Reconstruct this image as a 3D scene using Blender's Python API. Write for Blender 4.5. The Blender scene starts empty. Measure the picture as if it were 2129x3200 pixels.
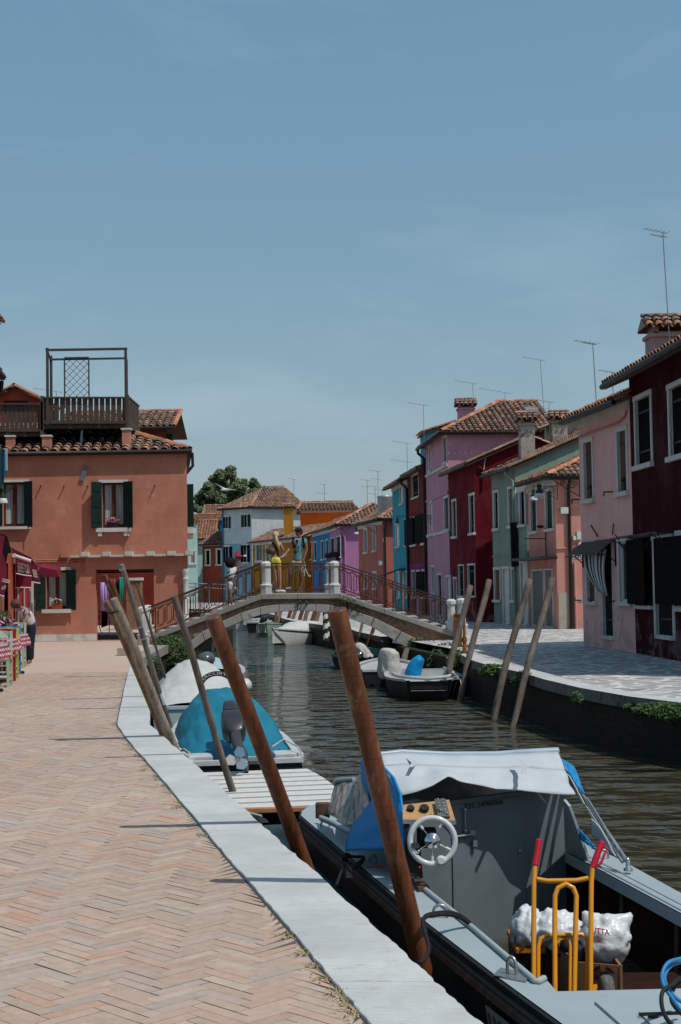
import bpy, bmesh, math, random
from mathutils import Vector, Matrix, noise as MN
random.seed(7)
R = math.radians
SC = bpy.context.scene
COL = SC.collection
# ---------------------------------------------------------------- camera
F = 4444.0           # focal length in photo pixels (2129 x 3200)
CX, CY, HZ, ROLL, CAMH = 1064.5, 1600.0, 1823.0, 0.016, 1.6
_p = math.atan((HZ - CY) / F)
_f0 = Vector((0, math.cos(_p), math.sin(_p))); _u0 = Vector((0, -math.sin(_p), math.cos(_p))); _r0 = Vector((1, 0, 0))
CR = math.cos(ROLL) * _r0 - math.sin(ROLL) * _u0
CU = math.sin(ROLL) * _r0 + math.cos(ROLL) * _u0
CF = _f0
cam_d = bpy.data.cameras.new('camera'); cam = bpy.data.objects.new('camera', cam_d); COL.objects.link(cam)
cam.matrix_world = Matrix(((CR.x, CU.x, -CF.x, 0), (CR.y, CU.y, -CF.y, 0), (CR.z, CU.z, -CF.z, CAMH), (0, 0, 0, 1)))
cam_d.sensor_fit = 'VERTICAL'; cam_d.sensor_height = 36.0; cam_d.lens = F / 3200.0 * 36.0
cam_d.clip_start = 0.05; cam_d.clip_end = 3000
SC.camera = cam
# ---------------------------------------------------------------- sky, sun, exposure
SUN = Vector((0.46, -0.31, 1.0)).normalized()      # towards the sun
elev = math.asin(SUN.z); azim = math.atan2(SUN.x, SUN.y)
W = bpy.data.worlds.new('World'); SC.world = W; W.use_nodes = True
nt = W.node_tree; bg = nt.nodes['Background']
sky = nt.nodes.new('ShaderNodeTexSky'); sky.sky_type = 'NISHITA'; sky.sun_disc = False
sky.sun_elevation = elev; sky.sun_rotation = azim
sky.air_density = 1.0; sky.dust_density = 1.2; sky.ozone_density = 1.0; sky.altitude = 0
hs = nt.nodes.new('ShaderNodeHueSaturation'); hs.inputs['Saturation'].default_value = 0.95; hs.inputs['Hue'].default_value = 0.49
hs.inputs['Value'].default_value = 0.8
nt.links.new(sky.outputs[0], hs.inputs['Color']); # thin even veil of bright haze over the clear sky: colour * A + B
va_ = nt.nodes.new('ShaderNodeVectorMath'); va_.operation = 'MULTIPLY_ADD'; va_.inputs[1].default_value = (.70, .52, .30); va_.inputs[2].default_value = (.41, 1.42, 2.66)
nt.links.new(hs.outputs[0], va_.inputs[0])
# very faint wisps of high cloud
wtc = nt.nodes.new('ShaderNodeTexCoord'); wmp = nt.nodes.new('ShaderNodeMapping'); wmp.inputs['Scale'].default_value = (2.2, 2.2, 7.0); wmp.inputs['Rotation'].default_value = (0, .45, 0)
wn = nt.nodes.new('ShaderNodeTexNoise'); wn.inputs['Scale'].default_value = 1.6; wn.inputs['Detail'].default_value = 7; wn.inputs['Roughness'].default_value = .6; wn.inputs['Distortion'].default_value = .8
wr_ = nt.nodes.new('ShaderNodeMapRange'); wr_.inputs[1].default_value = .50; wr_.inputs[2].default_value = .80; wr_.inputs[3].default_value = 0; wr_.inputs[4].default_value = .55
wa = nt.nodes.new('ShaderNodeVectorMath'); wa.operation = 'ADD'
nt.links.new(wtc.outputs['Generated'], wmp.inputs[0]); nt.links.new(wmp.outputs[0], wn.inputs['Vector']); nt.links.new(wn.outputs['Fac'], wr_.inputs[0])
nt.links.new(va_.outputs[0], wa.inputs[0]); nt.links.new(wr_.outputs[0], wa.inputs[1]); nt.links.new(wa.outputs[0], bg.inputs['Color'])
bg.inputs['Strength'].default_value = 0.125
sl = bpy.data.lights.new('sun', 'SUN'); sl.energy = 3.3; sl.angle = R(0.5); sl.color = (1.0, 0.96, 0.9)
so = bpy.data.objects.new('sun', sl); COL.objects.link(so)
so.rotation_euler = SUN.to_track_quat('Z', 'Y').to_euler(); so.location = (10, -10, 30)
SC.view_settings.view_transform = 'Standard'; SC.view_settings.look = 'None'
SC.view_settings.exposure = 0.0; SC.view_settings.gamma = 1.0; SC.view_settings.use_curve_mapping = False
SC.cycles.max_bounces = 6; SC.cycles.diffuse_bounces = 3; SC.cycles.glossy_bounces = 3
SC.cycles.transmission_bounces = 4; SC.cycles.transparent_max_bounces = 6
SC.cycles.use_denoising = True
# ---------------------------------------------------------------- measuring the photo: crops used while looking at it
CROP = {'s': (0, 0, 1), 'D': (0, 0, 2129 / 1568), 'z1': (0, 960, .4464), 'z2': (0, 1650, .4464), 'z3': (580, 1400, .4464),
        'z4': (1200, 1200, .33944), 'z5': (1629, 960, .31888), 'z6': (1629, 1560, .31888), 'z7': (450, 1950, .4464),
        'b1': (900, 2250, .41454), 'b2': (1479, 2300, .41454), 'b3': (1479, 2700, .41454), 'b4': (900, 2700, .41454),
        'c6': (0, 1650, .23343), 'c7': (1000, 1900, .38265), 'c8': (700, 1600, .22959), 'd1': (0, 1640, .1018),
        'd3': (590, 1480, .17857), 'd4': (860, 1480, .24235), 'd5': (440, 1720, .26786), 'd6': (0, 1860, .16545),
        'd7': (700, 1870, .38265), 'e1': (280, 1760, .22959), 'e2': (1760, 1640, .23533), 'e3': (1500, 1400, .22959),
        'e4': (1230, 1680, .17219), 'e5': (820, 1640, .1148), 'e6': (0, 1380, .26786)}
def ray(k, x, y):
    a, b, s = CROP[k]; sx = a + x * s; sy = b + y * s
    return CF + CR * ((sx - CX) / F) - CU * ((sy - CY) / F)
def P(k, x, y, Y):
    "point at depth Y"
    d = ray(k, x, y); t = Y / d.y
    return Vector((d.x * t, Y, CAMH + d.z * t))
def G(k, x, y, z=0.0):
    "point on the level z"
    d = ray(k, x, y); t = (z - CAMH) / d.z
    return Vector((d.x * t, d.y * t, z))
def XY(sx, Y):
    "plan point at depth Y below photo column sx (at the horizon)"
    p = P('s', sx, HZ, Y); return Vector((p.x, p.y))
# ---------------------------------------------------------------- materials
MATS = {}
def nodes(name):
    m = bpy.data.materials.new(name); m.use_nodes = True
    t = m.node_tree; b = t.nodes['Principled BSDF']
    b.inputs['Specular IOR Level'].default_value = 0.25
    return m, t, b
def ramp(t, fac, stops):
    r = t.nodes.new('ShaderNodeValToRGB'); cr = r.color_ramp
    while len(cr.elements) < len(stops): cr.elements.new(0.5)
    for e, (p, c) in zip(cr.elements, stops): e.position = p; e.color = (*c, 1)
    t.links.new(fac, r.inputs[0]); return r.outputs[0]
def noise(t, scale, detail=4, rough=.6, vec=None, st=(1, 1, 1), rot=(0, 0, 0)):
    n = t.nodes.new('ShaderNodeTexNoise'); n.inputs['Scale'].default_value = scale
    n.inputs['Detail'].default_value = detail; n.inputs['Roughness'].default_value = rough
    tc = t.nodes.new('ShaderNodeTexCoord'); mp = t.nodes.new('ShaderNodeMapping'); mp.inputs['Scale'].default_value = st
    mp.inputs['Rotation'].default_value = rot
    t.links.new(tc.outputs['Object'], mp.inputs[0]); t.links.new(mp.outputs[0], n.inputs['Vector']); return n.outputs['Fac']
def mix(t, fac, a, b, mode='MIX'):
    n = t.nodes.new('ShaderNodeMix'); n.data_type = 'RGBA'; n.blend_type = mode
    if isinstance(fac, float): n.inputs[0].default_value = fac
    else: t.links.new(fac, n.inputs[0])
    for s, v in ((6, a), (7, b)):
        if isinstance(v, tuple): n.inputs[s].default_value = (*v, 1)
        else: t.links.new(v, n.inputs[s])
    return n.outputs[2]
def bump(t, b, h, strength=.3, dist=.01):
    n = t.nodes.new('ShaderNodeBump'); n.inputs['Strength'].default_value = strength; n.inputs['Distance'].default_value = dist
    t.links.new(h, n.inputs['Height']); t.links.new(n.outputs[0], b.inputs['Normal'])
def mul(c, k): return tuple(max(0, min(1, x * k)) for x in c)
def plaster(name, c, var=.16, worn=None, wear=.58):
    "painted render: broad blotches, vertical rain streaks, a little bump; worn = the colour under flaked paint"
    if name in MATS: return MATS[name]
    m, t, b = nodes(name)
    n1 = noise(t, 1.1, 6, .65); n2 = noise(t, 3.0, 4, .6, st=(1, 1, .12))
    base = ramp(t, n1, [(.3, mul(c, 1 - var)), (.5, c), (.72, tuple(min(1, x * (1 + var) + .02) for x in c))])
    base = mix(t, ramp(t, n2, [(.45, (0, 0, 0)), (.75, (.5, .5, .5))]), base, mul(c, 1 - 1.3 * var))
    if worn:
        n3 = noise(t, 2.2, 8, .7)
        base = mix(t, ramp(t, n3, [(wear, (0, 0, 0)), (wear + .05, (1, 1, 1))]), base, worn)
    n4 = noise(t, 6.5, 7, .75); base = mix(t, ramp(t, n4, [(.50, (0, 0, 0)), (.64, (.55, .55, .55))]), base, mul(c, 1 - 1.1 * var))
    base = mix(t, ramp(t, noise(t, .7, 5, .7), [(.52, (0, 0, 0)), (.56, (.35, .35, .35))]), base, tuple(min(1, x * .9 + .03) for x in c))
    if wear < 1:   # salt and damp patches with ragged edges low on the wall
        tcz = t.nodes.new('ShaderNodeTexCoord'); sz = t.nodes.new('ShaderNodeSeparateXYZ'); t.links.new(tcz.outputs['Object'], sz.inputs[0])
        mr = t.nodes.new('ShaderNodeMapRange'); mr.inputs[1].default_value = 1.5; mr.inputs[2].default_value = .1; mr.inputs[3].default_value = 0; mr.inputs[4].default_value = .16; t.links.new(sz.outputs[2], mr.inputs[0])
        am = t.nodes.new('ShaderNodeMath'); am.operation = 'ADD'; t.links.new(mr.outputs[0], am.inputs[0]); t.links.new(noise(t, 1.9, 8, .75), am.inputs[1])
        pc_ = tuple(min(1, .5 * x + .5 * g) for x, g in zip(c, (.24, .21, .19)))
        base = mix(t, ramp(t, am.outputs[0], [(.645, (0, 0, 0)), (.675, (.8, .8, .8))]), base, pc_)
    t.links.new(base, b.inputs['Base Color']); b.inputs['Roughness'].default_value = .92; b.inputs['Specular IOR Level'].default_value = .06
    bump(t, b, noise(t, 30, 5, .7), .25, .01)
    MATS[name] = m; return m
def simple(name, c, rough=.6, metal=0.0, var=.12, scale=6.0, st=(1, 1, 1), spec=None, bumpy=0.0, trans=0.0, coat=0.0):
    if name in MATS: return MATS[name]
    m, t, b = nodes(name)
    n1 = noise(t, scale, 5, .6, st=st)
    t.links.new(ramp(t, n1, [(.3, mul(c, 1 - var)), (.7, mul(c, 1 + var))]), b.inputs['Base Color'])
    b.inputs['Roughness'].default_value = rough; b.inputs['Metallic'].default_value = metal
    if spec is not None: b.inputs['Specular IOR Level'].default_value = spec
    if bumpy: bump(t, b, noise(t, scale * 4, 4, .6, st=st), bumpy, .01)
    if trans: b.inputs['Transmission Weight'].default_value = trans
    if coat: b.inputs['Coat Weight'].default_value = coat; b.inputs['Coat Roughness'].default_value = .15
    MATS[name] = m; return m
def cmat(name, rough=.8, var=.2, scale=9, spec=.25, bumpy=0.15):
    "colour from the mesh's own per-piece colour attribute"
    if name in MATS: return MATS[name]
    m, t, b = nodes(name)
    a = t.nodes.new('ShaderNodeAttribute'); a.attribute_name = 'Col'
    n1 = noise(t, scale, 5, .65)
    g = ramp(t, n1, [(.3, (1 - var,) * 3), (.7, (1 + 0 * var,) * 3)])
    t.links.new(mix(t, 1.0, a.outputs['Color'], g, 'MULTIPLY'), b.inputs['Base Color'])
    b.inputs['Roughness'].default_value = rough; b.inputs['Specular IOR Level'].default_value = spec
    if bumpy: bump(t, b, noise(t, scale * 5, 4, .7), bumpy, .01)
    MATS[name] = m; return m
# ---------------------------------------------------------------- mesh building
class MB:
    def __init__(s): s.v = []; s.f = []; s.m = []; s.c = []; s.s = []
    def add(s, vs, fs, mi=0, col=(1, 1, 1), sm=False):
        o = len(s.v); s.v += [tuple(v) for v in vs]
        for f in fs: s.f.append(tuple(o + i for i in f)); s.m.append(mi); s.c.append(col); s.s.append(sm)
        return s
    def poly(s, pts, mi=0, col=(1, 1, 1)): return s.add(pts, [tuple(range(len(pts)))], mi, col)
    def hull8(s, a, mi=0, col=(1, 1, 1)):
        "a: 8 points, bottom ring then top ring"
        return s.add(a, [(3, 2, 1, 0), (4, 5, 6, 7), (0, 1, 5, 4), (1, 2, 6, 5), (2, 3, 7, 6), (3, 0, 4, 7)], mi, col)
    def box(s, x0, x1, y0, y1, z0, z1, mi=0, col=(1, 1, 1)):
        return s.hull8([(x0, y0, z0), (x1, y0, z0), (x1, y1, z0), (x0, y1, z0), (x0, y0, z1), (x1, y0, z1), (x1, y1, z1), (x0, y1, z1)], mi, col)
    def obox(s, c, ax, ay, az, mi=0, col=(1, 1, 1)):
        "c centre; ax ay az half vectors"
        c, ax, ay, az = map(Vector, (c, ax, ay, az))
        return s.hull8([c - ax - ay - az, c + ax - ay - az, c + ax + ay - az, c - ax + ay - az,
                        c - ax - ay + az, c + ax - ay + az, c + ax + ay + az, c - ax + ay + az], mi, col)
    def slab(s, pts, vec, mi=0, col=(1, 1, 1)):
        "polygon pushed along vec"
        n = len(pts); vec = Vector(vec); a = [Vector(p) for p in pts]; b = [p + vec for p in a]
        return s.add(a + b, [tuple(range(n - 1, -1, -1)), tuple(range(n, 2 * n))] + [(i, (i + 1) % n, n + (i + 1) % n, n + i) for i in range(n)], mi, col)
    def beam(s, a, b, w, h=None, mi=0, col=(1, 1, 1), up=(0, 0, 1)):
        a, b = Vector(a), Vector(b); d = (b - a); L = d.length
        if L < 1e-6: return s
        d /= L; up = Vector(up)
        if abs(d.dot(up)) > .97: up = Vector((1, 0, 0))
        x = d.cross(up).normalized(); y = x.cross(d)
        return s.obox((a + b) / 2, x * w / 2, d * L / 2, y * (h or w) / 2, mi, col)
    def tube(s, pts, r, n=8, mi=0, col=(1, 1, 1), caps=True, closed=False, sm=True):
        pts = [Vector(p) for p in pts]; k = len(pts)
        rs = r if isinstance(r, (list, tuple)) else [r] * k
        rings = []; prev = None
        for i, p in enumerate(pts):
            if closed: d = pts[(i + 1) % k] - pts[i - 1]
            else: d = pts[min(i + 1, k - 1)] - pts[max(i - 1, 0)]
            d = d.normalized() if d.length > 1e-9 else Vector((0, 0, 1))
            if prev is None:
                ref = Vector((0, 0, 1)) if abs(d.z) < .9 else Vector((1, 0, 0)); x = d.cross(ref).normalized()
            else:
                x = prev - d * prev.dot(d); x = x.normalized() if x.length > 1e-6 else d.orthogonal().normalized()
            prev = x; y = d.cross(x)
            rings.append([p + (x * math.cos(2 * math.pi * j / n) + y * math.sin(2 * math.pi * j / n)) * rs[i] for j in range(n)])
        vs = [v for g in rings for v in g]; fs = []
        for i in range(k if closed else k - 1):
            i2 = (i + 1) % k
            for j in range(n): fs.append((i * n + j, i * n + (j + 1) % n, i2 * n + (j + 1) % n, i2 * n + j))
        s.add(vs, fs, mi, col, sm)
        if caps and not closed:
            s.add(rings[0][::-1], [tuple(range(n))], mi, col); s.add(rings[-1], [tuple(range(n))], mi, col)
        return s
    def lathe(s, prof, c, n=16, mi=0, col=(1, 1, 1), ax=(0, 0, 1), sm=True):
        ax = Vector(ax).normalized(); x = ax.orthogonal().normalized(); y = ax.cross(x); c = Vector(c)
        vs = [c + ax * z + (x * math.cos(2 * math.pi * j / n) + y * math.sin(2 * math.pi * j / n)) * r for r, z in prof for j in range(n)]
        fs = [(i * n + j, i * n + (j + 1) % n, (i + 1) * n + (j + 1) % n, (i + 1) * n + j) for i in range(len(prof) - 1) for j in range(n)]
        s.add(vs, fs, mi, col, sm)
        s.add(vs[:n][::-1], [tuple(range(n))], mi, col); s.add(vs[-n:], [tuple(range(n))], mi, col); return s
    def ell(s, c, rx, ry, rz, n=14, m=9, mi=0, col=(1, 1, 1), rot=None, jit=0.0):
        c = Vector(c); vs = []
        for i in range(m + 1):
            a = math.pi * i / m
            for j in range(n):
                b = 2 * math.pi * j / n; q = Vector((rx * math.sin(a) * math.cos(b), ry * math.sin(a) * math.sin(b), rz * math.cos(a)))
                if jit: q *= 1 + random.uniform(-jit, jit)
                if rot: q = rot @ q
                vs.append(c + q)
        return s.add(vs, [(i * n + j, (i + 1) * n + j, (i + 1) * n + (j + 1) % n, i * n + (j + 1) % n) for i in range(m) for j in range(n)], mi, col, True)
    def grid(s, rows, mi=0, col=(1, 1, 1), sm=True, closed=False):
        "rows of points -> sheet"
        n = len(rows[0]); vs = [p for r in rows for p in r]; fs = []
        for i in range(len(rows) - 1):
            for j in range(n if closed else n - 1): fs.append((i * n + j, i * n + (j + 1) % n, (i + 1) * n + (j + 1) % n, (i + 1) * n + j))
        return s.add(vs, fs, mi, col, sm)
    def leaves(s, c, rad, n, size, cols, mi=0, shell=.5):
        c = Vector(c)
        for _ in range(n):
            d = Vector((random.gauss(0, 1), random.gauss(0, 1), random.gauss(0, 1))).normalized() * (shell + (1 - shell) * random.random()) ** .8
            p = c + Vector((d.x * rad[0], d.y * rad[1], d.z * rad[2]))
            a = Vector((random.gauss(0, 1), random.gauss(0, 1), random.gauss(0, 1))).normalized(); b = a.orthogonal().normalized()
            z = size * random.uniform(.6, 1.3)
            s.add([p - a * z, p + b * z * .5, p + a * z, p - b * z * .5], [(0, 1, 2, 3)], mi, random.choice(cols))
        return s
    def build(s, name, mats, parent=None, thick=0.0, bevel=0.0, sub=0):
        if not isinstance(mats, (list, tuple)): mats = [mats]
        off = parent['_o'] if parent is not None and '_o' in parent.keys() else (0, 0, 0)
        me = bpy.data.meshes.new(name)
        me.from_pydata([(v[0] - off[0], v[1] - off[1], v[2] - off[2]) for v in s.v], [], s.f)
        for m in mats: me.materials.append(m)
        me.polygons.foreach_set('material_index', s.m); me.polygons.foreach_set('use_smooth', s.s)
        if any(c != (1, 1, 1) for c in s.c):
            ca = me.color_attributes.new('Col', 'FLOAT_COLOR', 'CORNER'); d = []
            for p in me.polygons: d += [*s.c[p.index], 1.0] * p.loop_total
            ca.data.foreach_set('color', d)
        o = bpy.data.objects.new(name, me); COL.objects.link(o)
        if parent is not None: o.parent = parent; o['_o'] = off
        if thick: md = o.modifiers.new('s', 'SOLIDIFY'); md.thickness = thick; md.offset = 0
        if sub: md = o.modifiers.new('u', 'SUBSURF'); md.levels = sub; md.render_levels = sub
        if bevel: md = o.modifiers.new('b', 'BEVEL'); md.width = bevel; md.segments = 2; md.limit_method = 'ANGLE'
        me.update(); return o
def thing(name, label, cat, loc=(0, 0, 0), group=None):
    o = bpy.data.objects.new(name, None); COL.objects.link(o); o.location = loc; o.empty_display_size = .2
    o['label'] = label; o['category'] = cat; o['_o'] = tuple(loc)
    if group: o['group'] = group
    return o
def tag(o, label, cat, group=None, kind=None):
    o['label'] = label; o['category'] = cat
    if group: o['group'] = group
    if kind: o['kind'] = kind
    return o
def struct(name, mb, mats, **k):
    o = mb.build(name, mats, **k); o['kind'] = 'structure'; return o
def crumple(p, sc, amp):
    "sharp cloth-like creases"
    q = Vector(p) * sc; a = 1 - abs(MN.noise(q)) * 2.2; b = 1 - abs(MN.noise(q * 2.3 + Vector((7, 3, 1)))) * 2.2
    return amp * (a * .7 + b * .35)
def sil(name, k, rows, Y, depth, mat, par, amp=.02, sc=9, thick=0.0, n=36, sub_=4):
    "cloth body lofted from its outline: rows of (x left, x right, y) in photo crop k, at depth Y"
    rr = []
    for (a, b) in zip(rows, rows[1:]):
        for i in range(sub_): u = i / sub_; rr.append([p + (q - p) * u for p, q in zip(a, b)])
    rr.append(list(rows[-1])); g = []
    for xl, xr, y in rr:
        L, R_ = P(k, xl, y, Y), P(k, xr, y, Y); c = (L + R_) / 2; h = (R_ - L).length / 2; dd = min(depth, h * 1.3 + .02); ring_ = []
        for j in range(n):
            a = 2 * math.pi * j / n; q = c + Vector((math.cos(a) * h, math.sin(a) * dd, 0)); o = Vector((math.cos(a), math.sin(a), 0)); ring_.append(q + o * (crumple(Vector((q.x, q.y, q.z * .45)), sc, amp) - amp * .5) + Vector((0, 0, -amp * abs(math.sin(a * 3.5)) * (1 if (xl, xr, y) == tuple(rows[-1]) else 0))))
        g.append(ring_)
    mb = MB(); mb.grid(g, closed=True); mb.poly(g[0]); return mb.build(name, mat, par, thick=thick)
def copy_tree(o, parent=None):
    c = o.copy(); COL.objects.link(c); c.parent = parent
    for ch in list(o.children): copy_tree(ch, c)
    return c
def text_mb(txt, origin, right, up, size, thick=.003, mi=0, sx=1.0, bold=0.0):
    "lettering as mesh: origin = lower left corner"
    cu = bpy.data.curves.new('t', 'FONT'); cu.body = txt; cu.size = 1.0; cu.offset = bold
    o = bpy.data.objects.new('t', cu); COL.objects.link(o); dg = bpy.context.evaluated_depsgraph_get(); dg.update()
    me = bpy.data.meshes.new_from_object(o.evaluated_get(dg)); mb = MB()
    right = Vector(right).normalized(); up = Vector(up).normalized(); nrm = right.cross(up)
    mb.add([Vector(origin) + right * v.co.x * size * sx + up * v.co.y * size + nrm * thick for v in me.vertices], [tuple(p.vertices) for p in me.polygons], mi)
    bpy.data.objects.remove(o); bpy.data.curves.remove(cu); bpy.data.meshes.remove(me); return mb
# ---------------------------------------------------------------- shared materials
M_white = simple('white_paint', (.62, .62, .60), .6, var=.1)
M_whites = plaster('white_stone_trim', (.60, .60, .57), .12)
M_glass = simple('window_glass', (.012, .014, .016), .12, spec=.3, var=.3)
M_dark = simple('dark_interior', (.006, .005, .005), .9)
M_shut_g = simple('dark_green_shutter', (.008, .022, .018), .6, var=.2, spec=.12)
M_shut_k = simple('black_shutter', (.006, .005, .005), .85, spec=.04)
M_shut_b = simple('brown_shutter', (.10, .055, .03), .7, st=(1, 1, .2))
M_brownwin = simple('brown_window_wood', (.09, .02, .012), .5)
M_gutter = simple('dark_gutter', (.02, .017, .016), .5)
M_tile = cmat('terracotta_tile', .9, .35, 14)
M_iron = simple('black_iron', (.012, .012, .013), .5)
M_galv = simple('galvanised_steel', (.30, .31, .32), .45, .6)
M_chrome = simple('chrome', (.6, .6, .62), .15, 1.0, var=.03)
M_curtain = simple('net_curtain', (.36, .42, .42), .9, st=(12, 12, .3), scale=3, var=.45)
M_leaf = cmat('leaf', .7, .2, 3, bumpy=0)
PAL = {'old': [(.36, .17, .10), (.28, .16, .11), (.20, .13, .10), (.42, .22, .14), (.33, .26, .20), (.16, .11, .09), (.30, .19, .14)],
       'new': [(.42, .17, .09), (.46, .19, .10), (.36, .15, .085), (.30, .15, .10), (.48, .25, .15), (.24, .14, .10)],
       'mid': [(.38, .18, .11), (.30, .165, .115), (.21, .135, .105), (.42, .23, .15), (.30, .22, .175), (.15, .11, .095), (.26, .16, .12)],
       'dark': [(.16, .09, .06), (.11, .07, .06), (.20, .12, .08), (.26, .15, .10)]}
# ---------------------------------------------------------------- roofs
def tiles(mb, E0, E1, R1, R0, pal='mid', w=.21, row=.33, r=.09):
    "barrel tiles on the sloping quad E0 E1 (eave) R1 R0 (top)"
    E0, E1, R0, R1 = map(Vector, (E0, E1, R0, R1)); e = (E1 - E0).normalized()
    n = (E1 - E0).cross(((R0 + R1) / 2 - E0)).normalized()
    if n.z < 0: n = -n
    s = n.cross(e); s = s if (R0 + R1 - E0 - E1).dot(s) > 0 else -s
    mb.poly([E0 - n * .03, E1 - n * .03, R1 - n * .03, R0 - n * .03] if (R1 - R0).length > .02 else [E0 - n * .03, E1 - n * .03, R1 - n * .03], col=(.16, .09, .06))
    pg = [((p - E0).dot(e), (p - E0).dot(s)) for p in (E0, E1, R1, R0)]
    umin = min(p[0] for p in pg); umax = max(p[0] for p in pg); k = max(1, int((umax - umin) / w)); w = (umax - umin) / k
    cols = PAL[pal]
    for i in range(k):
        u = umin + (i + .5) * w; vs = []
        for a, b in zip(pg, pg[1:] + pg[:1]):
            if (a[0] - u) * (b[0] - u) < 0: vs.append(a[1] + (b[1] - a[1]) * (u - a[0]) / (b[0] - a[0]))
        if len(vs) < 2: continue
        v0, v1 = min(vs), max(vs); v = v0 - .05; streak = random.uniform(.8, 1.15)
        while v < v1 - .05:
            v2 = min(v + row + .06, v1 + .02); c = mul(random.choice(cols), streak * random.uniform(.8, 1.2)); q = []
            du = random.uniform(-.012, .012); lift = random.uniform(.02, .04)
            for (vv, rr, zz) in ((v, r, lift), (v2, r * .82, .0)):
                for j in range(5):
                    a = math.pi * j / 4; q.append(E0 + e * (u + du + rr * math.cos(a)) + s * vv + n * (rr * math.sin(a) * .85 + zz))
            mb.add(q, [(j, j + 1, 6 + j, 5 + j) for j in range(4)], 0, c, True)
            v += row
    return mb
def ridge(mb, a, b, pal='mid', r=.11):
    a, b = Vector(a), Vector(b); L = (b - a).length; d = (b - a).normalized(); x = d.cross(Vector((0, 0, 1))).normalized(); up = x.cross(d); v = 0
    while v < L - .05:
        v2 = min(v + .42, L); c = mul(random.choice(PAL[pal]), random.uniform(.9, 1.3)); q = []
        for (vv, rr) in ((v, r * .85), (v2, r)):
            for j in range(5):
                t = math.pi * j / 4; q.append(a + d * vv + x * rr * math.cos(t) + up * (rr * math.sin(t) * .9 + .03))
        mb.add(q, [(j, j + 1, 6 + j, 5 + j) for j in range(4)], 0, c, True); v += .38
    return mb
# ---------------------------------------------------------------- facades
class Fac:
    def __init__(s, A, B, n):
        s.A, s.B = Vector(A), Vector(B); s.L = (s.B - s.A).length; s.d = (s.B - s.A).normalized(); s.n = Vector(n).normalized()
        m = Vector((s.d.y, -s.d.x)); s.n = m if m.dot(s.n) > 0 else -m
    def pt(s, u, z, o=0.0):
        p = s.A + s.d * u + s.n * o; return Vector((p.x, p.y, z))
    def uz(s, k, x, y):
        d = ray(k, x, y); den = d.x * s.n.x + d.y * s.n.y; t = (s.A.x * s.n.x + s.A.y * s.n.y) / den
        q = Vector((d.x * t, d.y * t)); return (q - s.A).dot(s.d), CAMH + d.z * t
    def rect(s, k, x0, y0, x1, y1):
        a = s.uz(k, x0, y0); b = s.uz(k, x1, y1); return (min(a[0], b[0]), max(a[0], b[0]), min(a[1], b[1]), max(a[1], b[1]))
    def bx(s, mb, u0, u1, z0, z1, o0, o1, mi=0, col=(1, 1, 1)):
        q = [s.pt(u, z, o) for z in (z0, z1) for (u, o) in ((u0, o0), (u1, o0), (u1, o1), (u0, o1))]
        if Vector(q[1] - q[0]).cross(q[3] - q[0]).z < 0: q = [q[3], q[2], q[1], q[0], q[7], q[6], q[5], q[4]]
        return mb.hull8(q, mi, col)
def wall(fac, u0, u1, z0, z1, ops, mat, parent, name='wall', reveal=.11, rmat=None, gable=None):
    "wall with real openings; ops: (u0,u1,z0,z1)"
    mb = MB(); ops = [(max(a, u0), min(b, u1), max(c, z0), min(d, z1)) for a, b, c, d in ops if b > u0 and a < u1]
    us = sorted({u0, u1, *[o[0] for o in ops], *[o[1] for o in ops]}); zs = sorted({z0, z1, *[o[2] for o in ops], *[o[3] for o in ops]})
    flip = fac.pt(1, 0).to_2d() - fac.pt(0, 0).to_2d(); flip = (flip.x * fac.n.y - flip.y * fac.n.x) > 0
    def q(pts, mi): mb.poly(pts[::-1] if flip else pts, mi)
    for a, b in zip(us, us[1:]):
        for c, d in zip(zs, zs[1:]):
            if b - a < 1e-5 or d - c < 1e-5: continue
            um, zm = (a + b) / 2, (c + d) / 2
            if any(o[0] < um < o[1] and o[2] < zm < o[3] for o in ops): continue
            q([fac.pt(a, c), fac.pt(b, c), fac.pt(b, d), fac.pt(a, d)], 0)
    for a, b, c, d in ops:
        r = -reveal
        for (p1, p2) in (((a, c), (a, d)), ((b, d), (b, c)), ((a, d), (b, d)), ((b, c), (a, c))):
            mb.poly([fac.pt(*p1), fac.pt(*p2), fac.pt(*p2, r), fac.pt(*p1, r)], 1)
    if gable: q([fac.pt(u, z) for u, z in gable], 0)
    return mb.build(name, [mat, rmat or mat], parent)
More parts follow.
